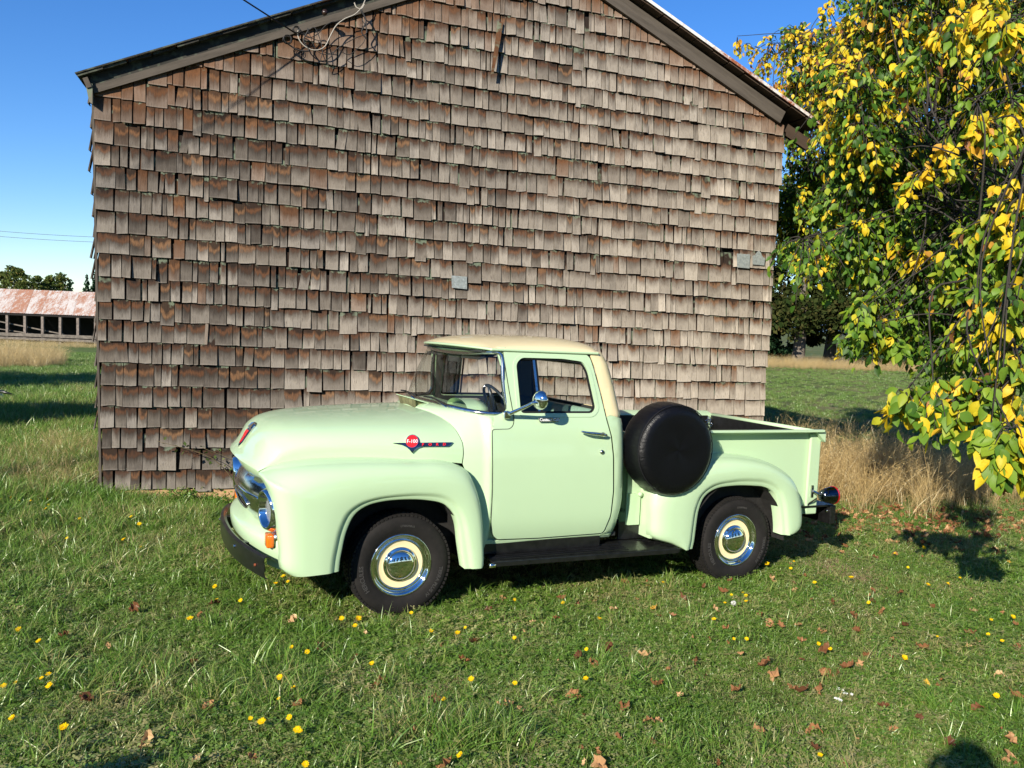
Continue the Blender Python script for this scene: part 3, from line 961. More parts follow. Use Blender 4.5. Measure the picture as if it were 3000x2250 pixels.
# hood badge (crest)
hb = empty('hood_badge', parent=truck)
crest = [(-.055, .055), (.055, .055), (.06, .02), (.045, -.05), (0, -.085), (-.045, -.05), (-.06, .02)]
def hoodpt(y, z):
    return np.array([np.interp(z, [1.03, 1.075, 1.13, 1.185, 1.232], [-.945, -.915, -.885, -.845, -.78]) + .06 * y * y, y, z])
def plate(outline, off, th, z0=1.12):
    V = []
    for o_ in (off, off + th):
        V += [hoodpt(a, z0 + b) + np.array([-.9 * o_, 0, .44 * o_]) for a, b in outline]
    n_ = len(outline)
    return V, [tuple(range(n_)), tuple(range(2 * n_ - 1, n_ - 1, -1))] + [(i, i + n_, (i + 1) % n_ + n_, (i + 1) % n_) for i in range(n_)]
V, F = plate([(a * 1.15, b * 1.12) for a, b in crest], .001, .012); mk('badge_frame', V, F, M_CH, hb, False)
V, F = plate([(a * .9, b * .8 - .012) for a, b in crest], .012, .006); mk('badge_shield', V, F, simple('badge_dark', (.01, .015, .05), .2, 0, .6), hb, False)
for dx, dz in ((-.022, .004), (.022, .004), (0, -.035)):
    V, F = plate([(dx + a * .3, dz + b * .36) for a, b in crest], .018, .004); mk('badge_crest', V, F, M_RED, hb, False)
V, F = plate([(-.06, .040), (.06, .040), (.052, .068), (0, .078), (-.052, .068)], .008, .016); mk('badge_crown', V, F, M_CH, hb, False)

# side emblems
_q = HG[:, 12:].reshape(-1, 3); _q = _q[(_q[:, 0] > -.16) & (_q[:, 0] < .40) & (_q[:, 2] > 1.03) & (_q[:, 2] < 1.23)]
_cf = np.linalg.lstsq(np.c_[np.ones(len(_q)), _q[:, 0], _q[:, 2], _q[:, 0] ** 2, _q[:, 2] ** 2, _q[:, 0] * _q[:, 2]], -_q[:, 1], rcond=None)[0]
for sg in (-1, 1):
    em = empty('side_emblem', parent=truck)
    ys0 = .6245
    def hx(x, z):
        """outer surface of the hood side near the emblem"""
        return float(np.dot(_cf, [1, x, z, x * x, z * z, x * z]))
    def wall(x, z, off):
        q = ray_y((x, -.64, z), -.70); q = ray_y((x, -.64, z), -(hx(q[0], q[2]) + off))
        return np.array([q[0], sg * -q[1], q[2]])
    outl = [(-.045, 1.139), (.015, 1.128), (.055, 1.108), (.080, 1.086), (.095, 1.068), (.112, 1.086), (.135, 1.104), (.165, 1.112), (.35, 1.111), (.367, 1.118), (.388, 1.139)]
    outl0 = [(-.085, 1.139)] + [(-.085 + .14 * t, 1.136 - .052 * t ** 1.5) for t in (.4, .7, 1.0)] + [(.095, 1.058)] + [(.095 + .06 * t, 1.058 + .048 * t ** .6) for t in (.25, .6, 1.)] + [(.36, 1.108), (.39, 1.138)]
    def pl3(outline, o1, o2, mat, name):
        n_ = len(outline); V = [wall(a, b, o1) for a, b in outline] + [wall(a, b, o2) for a, b in outline]
        F = [tuple(range(n_)), tuple(range(2 * n_ - 1, n_ - 1, -1))] + [(i, i + n_, (i + 1) % n_ + n_, (i + 1) % n_) for i in range(n_)]
        return mk(name, V, F, mat, em, False)
    pl3(outl, .0, .008, M_CHD, 'emblem_frame')
    pl3(shrink(outl, .0045), .006, .0095, simple('emblem_blue', (.015, .03, .075), .25, .3, .5), 'emblem_bar')
    circ = lambda r: [(.093 + r * cos(a), 1.149 + r * sin(a)) for a in np.linspace(0, 2 * pi, 33)[:-1]]
    pl3(circ(.0455), .002, .013, M_CH, 'emblem_ring'); pl3(circ(.0415), .010, .0155, M_RED, 'emblem_disc')
    for txt, cx, cz, sz, mat, sp, o_ in (('F-100', .093, 1.148, .034, M_WH, 1.0, .0157), ('FORD', .248, 1.125, .024, M_RED, 1.85, .0098)):
        LV = []; LF = []
        if sp > 1:
            for k_, ch in enumerate(txt):
                V, F = text_tris(ch, sz, .0012, .0012); off0 = (k_ - 1.5) * .052
                o2 = len(LV); LV += [(v[0] * 1.2 + off0, v[1], v[2]) for v in V]; LF += [tuple(i + o2 for i in f) for f in F]
        else:
            V, F = text_tris(txt, sz, .0012, .0002); LV = [tuple(v) for v in V]; LF = F
        tag(mk('emblem_lettering', [wall(cx + v[0] * (1 if sg < 0 else -1), cz + v[1], o_ + v[2] + .0012) for v in LV], LF, mat, em, False), kind='stuff')

# ---- bumper, running boards, chassis
def F1(y): return -1.020 + .13 * (abs(y) / .82) ** 2.4
yb = np.linspace(-.84, .84, 33)
prof = [(.03, .475), (.008, .490), (-.012, .482), (-.016, .46), (-.010, .42), (-.012, .385), (-.006, .352), (.012, .345)]
bp_ = empty('front_bumper', parent=truck)
gb = np.array([[(F1(y) + dx, y, z - .015 * (abs(y) / .84) ** 3) for y in yb] for dx, z in prof])
gridobj('bumper_bar', gb, M_BK, bp_, False, .006)
for sy in (-.40, .40):
    mb = MB(); mb.beam((-.985, sy, .42), (-.62, sy, .43), .06, .09); mb.build('bumper_bracket', M_BK, bp_, bevel=.004)
    for zz in (.44,):
        mb = MB(); mb.tube([(F1(sy) - .012, sy, zz), (F1(sy) - .024, sy, zz)], .011, 10); mb.build('bumper_bolt', M_CHD, bp_)
mb = MB(); mb.tube([(F1(.74) - .01, -.74, .40), (F1(.74) - .02, -.74, .40)], .009, 10); mb.build('bumper_bolt', simple('rusty_bolt', (.25, .06, .02), .7), bp_)
ch = MB()
for sy in (-.40, .40): ch.box((1.35, sy, .42), (4.2, .08, .14))
ch.box((0, 0, .33), (.12, 1.36, .1)); ch.box((2.794, 0, .34), (.12, 1.36, .1)); ch.tube([(2.794, -.6, .34), (2.794, .6, .34)], .05, 10); ch.tube([(2.60, 0, .34), (2.99, 0, .34)], .14, 12)
ch.box((.1, 0, .58), (.7, .5, .4)); ch.tube([(.4, .25, .3), (3.5, .3, .3)], .03, 8); ch.box((1.1, .0, .40), (1.2, .9, .1)); ch.box((2.7, 0, .50), (1.9, 1.2, .04))
ch.build('chassis', M_DK, truck)
for sg in (-1, 1):
    rbd = empty('running_board', parent=truck)
    mb = MB(); mb.prism([(.60, sg * .80), (.60, sg * .935), (2.12, sg * .935), (2.16, sg * .90), (1.92, sg * .76), (1.92, sg * .66), (.60, sg * .66)], .345, .362, 2)
    mb.V = [(v[0], v[1], v[2] + (.022 if abs(v[1]) < .85 else 0)) for v in mb.V]
    mb.build('board_top', M_BK, rbd)
    mb = MB(); mb.prism([(.60, .36), (.60, .325), (2.13, .318), (2.16, .355)], sg * .925, sg * .940); mb.build('board_skirt', M_BK, rbd, bevel=.004)
    for k_ in range(6):
        y_ = sg * (.74 + .03 * k_); mb = MB(); x0 = 1.88 + .035 * k_; mb.beam((x0 - .0, y_, .372 + .018 * (5 - k_) / 5), (x0 + .17 - .01 * k_, y_, .370 + .016 * (5 - k_) / 5), .010, .007); mb.build('board_rib', M_BK, rbd)
    for k_ in range(5):
        y_ = sg * (.78 + .033 * k_); mb = MB(); mb.beam((.66, y_, .371 + .012 * (4 - k_) / 4), (1.70, y_, .371 + .012 * (4 - k_) / 4), .008, .006); mb.build('board_rib', M_BK, rbd)
    mb = MB(); mb.box((1.02, sg * .79, .425), (.98, .05, .085)); mb.build('step_riser', M_BK, rbd, bevel=.004)
    mb = MB(); mb.box((1.90, sg * .69, .455), (.32, .02, .13)); mb.build('step_riser', M_BK, rbd)
    mb = MB(); mb.tube([(.575, sg * .93, .335), (.62, sg * .93, .335)], .016, 10); mb.build('board_clip', M_CH, rbd, True)

# ---- bed
bed = empty('cargo_bed', parent=truck)
for sg in (-1, 1):
    mb = MB()
    mb.prism([(1.80, .50), (3.60, .50), (3.60, 1.185), (1.80, 1.185)], sg * .690, sg * .702); mb.build('bed_side', M_G, bed)
    # flared rail with a rolled outer edge
    secs = [(.696, 1.150), (.700, 1.182), (.725, 1.198), (.765, 1.206), (.792, 1.204), (.804, 1.212), (.802, 1.226), (.790, 1.231), (.765, 1.226), (.72, 1.214), (.690, 1.196), (.684, 1.15)]
    g = np.array([[(x, sg * a, b) for a, b in secs] for x in (1.80, 2.5, 3.1, 3.66)])
    gridobj('bed_rail', g, M_G, bed, sg < 0, .004)
    mb = MB(); mb.prism([(3.575, .50), (3.70, .50), (3.70, 1.185), (3.585, 1.19)], sg * .703, sg * .730); mb.build('stake_post', M_G, bed, bevel=.01)
    mb = MB(); mb.prism([(3.62, 1.19), (3.70, 1.12), (3.70, 1.205), (3.62, 1.205)], sg * .70, sg * .775); mb.build('rail_gusset', M_G, bed)
    mb = MB(); mb.prism([(1.80, .60), (3.60, .60), (3.60, 1.19), (1.80, 1.19)], sg * .675, sg * .686); mb.build('bed_liner', M_BK, bed)
mb = MB(); mb.prism([(-.70, .50), (.70, .50), (.70, 1.20), (-.70, 1.20)], 1.80, 1.815, 0); mb.build('bed_front', M_G, bed)
mb = MB(); mb.box((2.7, 0, .60), (1.8, 1.36, .03)); mb.build('bed_floor', M_BK, bed)
tg = MB(); tg.prism([(-.68, .56), (.68, .56), (.68, 1.19), (-.68, 1.19)], 3.64, 3.66, 0); tg.build('tailgate_panel', M_BK, bed)
tg2 = MB(); tg2.prism([(-.68, .56), (.68, .56), (.68, 1.19), (-.68, 1.19)], 3.662, 3.69, 0); tg2.tube([(3.665, -.68, 1.195), (3.665, .68, 1.195)], .022, 12); tg2.build('tailgate', M_G, bed, True)
cx = empty('tailgate_chain', parent=bed)
for k_ in range(7):
    a_ = k_ * .9; mb = MB(); c_ = np.array([3.60 - .012 * k_ * (k_ % 2), .655 - .006 * k_, 1.165 - .010 * k_])
    mb.tube([c_ + .014 * np.array([cos(t) * cos(a_), cos(t) * sin(a_), sin(t)]) for t in np.linspace(0, 2 * pi, 11)], .004, 5, False); mb.build('link', M_CH, cx, True)
mb = MB(); mb.box((1.86, -.71, .62), (.10, .02, .24)); mb.build('bed_corner', M_G, bed)
# spare wheel bracket
mb = MB(); mb.tube([(1.90, -.70, .84), (1.99, -.86, .80), (2.02, -.80, .72)], .016, 8); mb.build('spare_bracket', M_G, truck, True)
mb = MB(); mb.tube([(1.90, -.71, .735), (1.90, -.745, .735)], .018, 10); mb.tube([(2.02, -.71, .735), (2.02, -.745, .735)], .018, 10); mb.build('spare_bolt', M_G, truck, True)

# ---- rear fenders
rarch = [(2.278, .338), (2.290, .40), (2.298, .499), (2.316, .641), (2.361, .735), (2.462, .793), (2.64, .812), (2.824, .806), (2.95, .791), (3.042, .748), (3.086, .687), (3.119, .605), (3.151, .453), (3.155, .395)]
rout = [(2.20, -.90, .335), (2.08, -.88, .385), (1.925, -.86, .445), (1.912, -.86, .56), (1.905, -.85, .70), (1.93, -.80, .82), (2.02, -.72, .915), (2.15, -.715, .985), (2.33, -.71, 1.022), (2.50, -.705, 1.036), (2.68, -.705, 1.038), (2.86, -.705, 1.022), (3.02, -.705, .990), (3.17, -.71, .93), (3.28, -.73, .855), (3.345, -.76, .765), (3.385, -.80, .641), (3.40, -.83, .50), (3.375, -.86, .432), (3.29, -.89, .395), (3.20, -.90, .392)]
RF = fender(rarch, rout, lambda t: 3.2, 56, -.915, -.938, lambda t: 1, .34)
ret = RF[:, -1] + np.array([0, .05, -.01]); RF = np.concatenate([RF, ret[:, None]], 1)
both('rear_fender', RF, M_G, False, 0.)
for sg in (-1, 1):
    mb = MB(); mb.prism([(1.925, .42), (1.925, .86), (1.95, .86), (1.95, .42)], sg * .70, sg * .845); mb.build('fender_flange', M_G, truck)

# ---- covered spare wheel mounted on the near side ahead of the rear fender
def spare_mat():
    M = NM('black_vinyl'); o = M.obj(); s_ = M.n('SeparateXYZ', i={0: o}); x, y, z = s_.outputs
    r = M.math('SQRT', M.math('ADD', M.math('MULTIPLY', x, x), M.math('MULTIPLY', z, z))); a = M.math('ARCTAN2', x, z)
    v = M.n('CombineXYZ', i={0: M.math('MULTIPLY', a, 26.), 1: M.math('MULTIPLY', r, 5.)}).outputs[0]
    f = M.noise(v, 1.6, 5, .7); g = M.noise(o, 5, 3)
    edge_ = M.math('SMOOTH_MIN', M.math('MAXIMUM', M.math('MULTIPLY', M.math('SUBTRACT', r, .235), 12.), 0.), 1., .1)
    h = M.math('ADD', M.math('MULTIPLY', f, edge_), M.math('MULTIPLY', g, .5))
    b = M.bsdf(**{'Base Color': (.0035, .0035, .0045), 'Roughness': .33, 'Specular IOR Level': .28})
    M.link(M.bump(h, .4, .014), b.inputs['Normal'])
    return M.m
sp = empty('spare_wheel', (2.03, -.80, 1.108), parent=truck)
rx, rz = .342, .342
prof = [(.0001, -.202), (.10, -.204), (.20, -.207), (.26, -.206), (.290, -.200), (.312, -.186), (.328, -.165), (.337, -.14), (.342, -.10), (.345, -.03), (.342, .03), (.33, .055), (.30, .06)]
sm = spare_mat()
mb = MB().lathe(prof, (0, 0, 0), 'y', 96)
SV = []
for v in mb.V:
    a = math.atan2(v[0], v[2]); r_ = math.hypot(v[0], v[2])
    k_ = 1 + .004 * sin(a * 37) * min(1, max(0, (r_ - .2) / .1)) + .002 * sin(a * 83 + 1)
    SV.append((v[0] * k_, v[1] + .004 * sin(3 * a + 20 * r_) * (1 - r_ / .35), v[2] * k_ - (.01 * (1 if v[2] < -.3 else 0))))
mk('vinyl_cover', SV, mb.F, sm, sp)
mb = MB(); mb.tube([(.3315 * cos(a), -.170 + .002 * sin(a * 40), .3315 * sin(a)) for a in np.linspace(0, 2 * pi, 97)], .0035, 6, False); mb.build('cover_piping', M_RUB, sp, True)
mb = MB().lathe([(.17, .05), (.27, .055), (.325, .05), (.33, .0), (.30, -.05)], (0, 0, 0), 'y', 48); mb.build('spare_tyre', M_RUB, sp, True)
mb = MB(); mb.tube([(0, .08, 0), (0, -.05, 0)], .05, 12); mb.build('mount', M_DK, sp)

# ---- tail lamps and rear bumper
for sg in (-1, 1):
    tl_ = empty('tail_lamp', parent=truck)
    c_ = np.array([3.755, sg * .79, .668])
    prof = [(.0001, -.080), (.030, -.078), (.046, -.066), (.062, -.02), (.070, .02), (.074, .05)]
    mb = MB().lathe(prof, c_, 'x', 28); mk('lamp_shell', mb.V, mb.F, M_BK if False else simple('dark_chrome', (.10, .11, .13), .12, 1.), tl_)
    mb = MB().lathe([(.074, .05), (.078, .052), (.076, .064), (.058, .072), (.0001, .076)], c_, 'x', 28); mk('red_lens', mb.V, mb.F, M_REDL, tl_)
    mb = MB(); mb.box((3.625, sg * .738, .70), (.022, .01, .10)); mb.tube([(3.63, sg * .745, .70), (3.69, sg * .77, .67)], .012, 8); mb.build('lamp_bracket', M_CHD, tl_)
    mb = MB(); mb.tube(catmull([(3.66, sg * .76, .64), (3.62, sg * .76, .62), (3.60, sg * .745, .60), (3.60, sg * .72, .57)], 10), .006, 6); mb.build('lamp_wire', M_RUB, tl_, True)
rbm = empty('rear_bumper', parent=truck)
mb = MB(); mb.box((3.86, 0, .49), (.06, 1.52, .16)); mb.build('bumper_bar', M_BK, rbm, bevel=.006)
for sy in (-.45, .45):
    mb = MB(); mb.box((3.62, sy, .50), (.46, .07, .10)); mb.build('bumper_bracket', M_BK, rbm)
    mb = MB(); mb.tube([(3.83, sy * 1.6, .52), (3.82, sy * 1.6, .52)], .014, 10); mb.build('bumper_bolt', M_CH, rbm, True)
mb = MB(); mb.prism([(3.42, .575), (3.88, .575), (3.88, .56), (3.42, .56)], -.74, .74); mb.build('rear_step', M_BK, rbm)
# ------------------------------------------------------------------ the barn
BAZ = radians(17.2)
BL = np.array([-4.2916, 8.9701, 0.0])
BU = np.array([cos(BAZ), sin(BAZ), 0]); BN = np.array([sin(BAZ), -cos(BAZ), 0])   # along the wall, out of the wall


def bw_(u, z, off=0.): return BL + BU * u + np.array([0, 0, z]) + BN * off


barn = empty('barn', (BL[0], BL[1], -.2), 'weathered wooden barn clad in shingles filling the view behind the pickup', 'barn')
BINV = np.array([BL[0], BL[1], -.2])


def bpt(u, z, off=0.): return bw_(u, z, off) - BINV


def shingle_mat():
    M = NM('weathered_cedar_shingle')
    uv = M.n('UVMap').outputs[0]; s = M.n('SeparateXYZ', i={0: uv}); u, v = s.outputs[0], s.outputs[1]
    rc = M.n('Attribute', attribute_name='rnd').outputs['Color']; sr = M.n('SeparateColor', i={0: rc})
    r1, r2, tone = sr.outputs[0], sr.outputs[1], sr.outputs[2]
    wp = M.pos()
    # streaky vertical grain in real size
    sh = M.n('CombineXYZ', i={0: M.math('MULTIPLY', r1, 50.), 1: M.math('MULTIPLY', r2, 50.), 2: 0.}).outputs[0]
    gv = M.n('VectorMath', operation='ADD', i={0: M.map(wp, (1, 1, .07)), 1: sh}).outputs[0]
    grain = M.noise(gv, 95, 6, .7)
    grain2 = M.noise(gv, 28, 5, .65)
    blot = M.noise(M.n('VectorMath', operation='ADD', i={0: M.map(wp, (1, 1, .5)), 1: sh}).outputs[0], 11, 5, .65)
    base = M.ramp(r1, [(0, (.060, .050, .041)), (.3, (.112, .096, .080)), (.6, (.180, .158, .134)), (.85, (.265, .237, .205)), (1, (.40, .36, .31))])
    base = M.mix(M.math('MULTIPLY', grain2, .95), base, M.mix(.6, base, (.035, .026, .020)))
    pale = M.math('MULTIPLY', M.ramp(M.math('ADD', M.math('MULTIPLY', blot, .6), M.math('MULTIPLY', grain, .5)), [(.52, (0, 0, 0)), (.72, (1, 1, 1))]), .34)
    base = M.mix(pale, base, (.27, .235, .20))
    base = M.mix(M.math('MULTIPLY', tone, .92), base, M.mix(M.math('ADD', M.math('MULTIPLY', grain2, .6), M.math('MULTIPLY', r1, .5)), (.18, .150, .120), (.56, .49, .40)))          # paler lower right: sun bleaching, with some of the light painted in
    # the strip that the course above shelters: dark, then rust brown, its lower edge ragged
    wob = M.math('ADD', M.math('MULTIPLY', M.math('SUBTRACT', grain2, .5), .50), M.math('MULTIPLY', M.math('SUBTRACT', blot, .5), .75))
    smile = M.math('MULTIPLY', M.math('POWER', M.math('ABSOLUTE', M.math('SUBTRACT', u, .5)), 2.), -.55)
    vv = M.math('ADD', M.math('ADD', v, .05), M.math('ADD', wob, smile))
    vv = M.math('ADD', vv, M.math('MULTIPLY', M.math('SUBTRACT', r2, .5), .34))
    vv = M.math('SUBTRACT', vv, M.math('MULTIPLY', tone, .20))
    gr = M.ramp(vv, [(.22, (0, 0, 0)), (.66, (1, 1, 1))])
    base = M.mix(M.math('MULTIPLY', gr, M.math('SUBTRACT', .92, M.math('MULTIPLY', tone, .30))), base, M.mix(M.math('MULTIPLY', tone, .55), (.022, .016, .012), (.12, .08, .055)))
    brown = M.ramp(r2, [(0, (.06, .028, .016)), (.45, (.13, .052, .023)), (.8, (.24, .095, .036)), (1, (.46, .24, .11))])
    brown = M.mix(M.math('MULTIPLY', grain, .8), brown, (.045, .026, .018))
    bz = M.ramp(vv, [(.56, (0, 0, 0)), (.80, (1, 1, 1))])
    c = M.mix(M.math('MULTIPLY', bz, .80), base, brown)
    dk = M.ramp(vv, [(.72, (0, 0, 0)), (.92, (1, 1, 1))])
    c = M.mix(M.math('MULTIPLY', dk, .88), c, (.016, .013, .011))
    # unweathered brown boards under the eaves
    fresh = M.attr('fresh')
    fb = M.mix(grain, (.055, .024, .012), (.30, .125, .045))
    c = M.mix(M.math('MULTIPLY', fresh, .86), c, fb)
    c = M.mix(M.math('MULTIPLY', M.ramp(grain, [(.55, (0, 0, 0)), (.66, (1, 1, 1))]), .62), c, (.045, .034, .027))
    # pale lichen along the sheltered line
    li = M.math('MULTIPLY', M.ramp(M.math('ADD', v, M.math('MULTIPLY', M.math('SUBTRACT', M.noise(wp, 38, 3), .5), .5)), [(.90, (0, 0, 0)), (.97, (1, 1, 1))]), M.ramp(M.noise(wp, 7, 2), [(.50, (0, 0, 0)), (.60, (1, 1, 1))]))
    c = M.mix(M.math('MULTIPLY', li, .7), c, (.17, .21, .145))
    # end grain at the butt, made paler
    bt = M.ramp(v, [(.0, (1, 1, 1)), (.075, (0, 0, 0))])
    c = M.mix(M.math('MULTIPLY', bt, .38), c, M.mix(tone, (.25, .215, .18), (.50, .44, .37)))
    b = M.bsdf(**{'Base Color': c, 'Roughness': .88, 'Specular IOR Level': .15})
    h = M.math('ADD', M.math('MULTIPLY', grain, .8), M.math('MULTIPLY', grain2, .7))
    M.link(M.bump(h, .85, .006), b.inputs['Normal'])
    return M.m


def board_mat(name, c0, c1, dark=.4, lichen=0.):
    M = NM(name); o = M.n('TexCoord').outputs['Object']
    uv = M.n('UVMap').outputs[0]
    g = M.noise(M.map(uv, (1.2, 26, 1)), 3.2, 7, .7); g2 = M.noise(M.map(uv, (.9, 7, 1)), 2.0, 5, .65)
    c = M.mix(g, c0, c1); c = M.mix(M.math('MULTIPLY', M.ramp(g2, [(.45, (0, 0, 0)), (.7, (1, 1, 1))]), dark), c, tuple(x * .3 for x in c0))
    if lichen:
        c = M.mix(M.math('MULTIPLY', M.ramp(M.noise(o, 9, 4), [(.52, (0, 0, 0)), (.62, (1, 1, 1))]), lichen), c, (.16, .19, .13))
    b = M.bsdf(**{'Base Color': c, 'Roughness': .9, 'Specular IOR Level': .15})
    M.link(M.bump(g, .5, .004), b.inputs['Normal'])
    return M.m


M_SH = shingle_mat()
M_BD = board_mat('grey_board', (.060, .050, .041), (.135, .115, .094))
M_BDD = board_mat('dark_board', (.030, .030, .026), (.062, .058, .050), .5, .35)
M_BDT = board_mat('tan_board', (.42, .25, .13), (.56, .36, .20), .35)
M_BDB = board_mat('brown_rafter', (.045, .032, .024), (.095, .065, .045))
M_HOLE = simple('barn_interior_dark', (.006, .005, .004), .95)


def beam_obj(name, p, q, w, h, upv, mat, parent, bevel=.004):
    mb = MB().beam(p, q, w, h, upv)
    p_ = np.array(p, float); d = np.array(q, float) - p_; L = np.linalg.norm(d); d /= L
    r = np.cross(d, upv); r /= np.linalg.norm(r); u_ = np.cross(r, d)
    V = np.array(mb.V); uv = np.c_[(V - p_) @ d + p_[0] * 3.1, ((V - p_) @ u_ + (V - p_) @ r) + p_[2] * 1.7]
    o = mk(name, V, mb.F, mat, parent, False, uv=uv)
    return o


# outline of the gable wall (u, z)
def roofz(u): return min(4.154 + .433 * u, 8.394 - .474 * u)


UAP = 4.675
WL = lambda z: -.0 - .08 * (z / 3.9) if z > 0 else 0.
WR = lambda z: 7.985 + (.05 * (z - 1.0) / 3.6)
# wall core
core = MB(); pts = [(0.02, -.35), (7.95, -.35), (7.97, 4.60), (UAP, 6.16), (-.04, 4.12)]
P0 = [bpt(u, z, -.03) for u, z in pts]; P1 = [bpt(u, z, -9.0) for u, z in pts]
core.add(P0, [tuple(range(5))]); core.add(P1, [tuple(range(5))[::-1]])
for i in (0, 1, 4):
    j = (i + 1) % 5; core.add([P0[i], P0[j], P1[j], P1[i]], [(0, 3, 2, 1)])
cw = core.build('wall', M_HOLE, barn)
# holes show the dark core; courses of shingles in front
rs = np.random.RandomState(11)
shingles = []
NC = 29
patch_skip = [(7.30, 7.42, 2.76, 2.93), (7.60, 7.66, 2.80, 3.0)]
for k in range(NC):
    zL = .03 + .2255 * k; zR = .0 + .2135 * k
    u = -.005
    row_off = rs.normal(0, .004)
    first = True
    while u < 8.03:
        big_ = rs.rand()
        w = rs.uniform(.075, .135) if big_ < .66 else (rs.uniform(.135, .21) if big_ < .88 else rs.uniform(.05, .075))
        if k < 6: w *= 1.22
        if k > 20: w *= .9
        zb = zL + (zR - zL) * (u / 8.) + row_off + rs.normal(0, .0035)
        if rs.rand() < .035: zb -= rs.uniform(.012, .05)
        expo = .225 - .012 * u / 8.
        ul = max(u, WL(zb)) if not first else WL(zb) + rs.uniform(-.012, .012)
        ur = u + w - rs.choice([.006, .010, .015, .021, .030], p=[.24, .32, .24, .14, .06])
        lim = WR(zb) + rs.uniform(-.008, .015)
        u += w; first = False
        if ur > lim: ur = lim
        if ur - ul < .025: continue
        zt = zb + expo * 1.75
        # clip under the roof boards
        rz = min(roofz(ul), roofz(ur)) + .08
        if zb > max(roofz(ul), roofz(ur)) - .03: continue
        if any(a < (ul + ur) / 2 < b and c < zb + .12 < d for a, b, c, d in patch_skip): continue
        shingles.append([ul, ur, zb, zt, expo, rz, k])
sh_data = []
for (ul, ur, zb, zt, expo, rz, k) in shingles:
    tl = rs.normal(0, .006); cr2 = rs.normal(0, .004)
    if rs.rand() < .06: tl += rs.normal(0, .03)
    b_out = .038 + rs.uniform(-.009, .010) + (rs.uniform(.01, .03) if rs.rand() < .05 else 0)
    t_out = .002
    th = .019 + rs.uniform(-.003, .005); tw = rs.normal(0, .0045)
    n = 3
    us = np.linspace(0, 1, n)
    V = []; UV = []
    cup = rs.normal(0, .003)
    rag = rs.normal(0, .0022, n)
    for f, zz in ((0, zb), (.55, zb + expo), (1, zt)):
        t = (zz - zb) / (zt - zb)
        for a in us:
            uu = ul + (ur - ul) * a + tl * (t - .0)
            off = b_out * (1 - t) + t_out * t + cup * (1 - t) * (4 * (a - .5) ** 2) + tw * (a - .5) * (1 - t)
            z_ = zz + (rag[int(a * 2)] + cr2 * (a - .5)) * (1 - t)
            zc = min(z_, roofz(uu) - .01 + (.05 if k > 0 else 0))
            V.append(bpt(uu, zc, off)); UV.append((a, (zc - zb) / expo))
    for a in us:   # back of the butt
        uu = ul + (ur - ul) * a
        V.append(bpt(uu, zb + .001, max(.003, b_out - th) + cup * 4 * (a - .5) ** 2 + tw * (a - .5))); UV.append((a, 0))
    F = [(0, 1, 4, 3), (1, 2, 5, 4), (3, 4, 7, 6), (4, 5, 8, 7), (9, 10, 1, 0), (10, 11, 2, 1), (0, 3, 6, 9), (2, 11, 8, 5)]
    um = (ul + ur) / 2
    depth_roof = roofz(um) - zb
    left = um < UAP
    fresh = max(0., 1 - depth_roof / (.75 if left else .5)) * rs.uniform(.35, 1.05)
    if rs.rand() < .03: fresh = rs.uniform(.2, .6)
    if zb < 1.0 and um < 4: fresh = 0
    tone = .10 + np.clip((um - 1.2) / 5.5, 0, 1) * .62 + np.clip((2.4 - zb) / 2.0, 0, 1) * np.clip((um - 1.6) / 1.6, 0, 1) * .75 + rs.normal(0, .13)
    tone = np.clip(tone, 0, 1) * (1 - .3 * fresh)
    r1 = np.clip(rs.beta(2.2, 2.6), 0, 1); r2 = rs.rand()
    cpt = bw_(um, zb + expo / 2, .02); X_, Y_, Z_ = pproj(cpt)
    area = (ur - ul) * expo / Z_ ** 2 if (-20 < X_ < 3020 and -20 < Y_ < 2270) else 0
    sh_data.append([V, F, UV, r1, r2, tone, fresh, area])
order = np.argsort([-d[7] for d in sh_data])
top300 = set(order[:300].tolist())
AV, AF, AU, AR, AFr = [], [], [], [], []
for i, d in enumerate(sh_data):
    V, F, UV, r1, r2, tone, fresh, area = d
    rnd = np.tile([r1, r2, tone], (len(V), 1)); fr_ = np.full(len(V), fresh)
    if i in top300:
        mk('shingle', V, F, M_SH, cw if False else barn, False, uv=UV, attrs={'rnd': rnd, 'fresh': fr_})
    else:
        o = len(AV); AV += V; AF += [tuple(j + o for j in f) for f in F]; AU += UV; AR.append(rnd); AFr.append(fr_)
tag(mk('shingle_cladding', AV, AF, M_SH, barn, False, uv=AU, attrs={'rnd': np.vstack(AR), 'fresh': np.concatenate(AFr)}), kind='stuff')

# edge-on shingles of the left side wall, their butts standing out past the corner
side = MB(); V_, F_, U_, R_, Fr_ = [], [], [], [], []
for k in range(19):
    zb = .02 + .222 * k + rs.normal(0, .01); e_ = .235
    for q in range(5):
        b_ = .060 + rs.uniform(-.018, .022); d0 = -.00 - q * .16 + .0; d1 = d0 - .15
        u0 = WL(zb)
        V = [bpt(u0 - b_, zb, d0), bpt(u0 - b_, zb, d1), bpt(u0 - .006, zb + e_ * 1.5, d1), bpt(u0 - .006, zb + e_ * 1.5, d0), bpt(u0 - b_ + .014, zb, d0), bpt(u0 - b_ + .014, zb, d1)]
        V = [np.array(v) for v in V]
        F = [(0, 1, 2, 3), (0, 4, 5, 1), (0, 3, 4)]
        mk('side_shingle', V, F, M_SH, barn, False, uv=[(0, 0), (1, 0), (1, 1.5), (0, 1.5), (0, 0), (1, 0)], attrs={'rnd': np.tile([rs.rand() * .6, rs.rand(), 0], (6, 1)), 'fresh': np.zeros(6)})
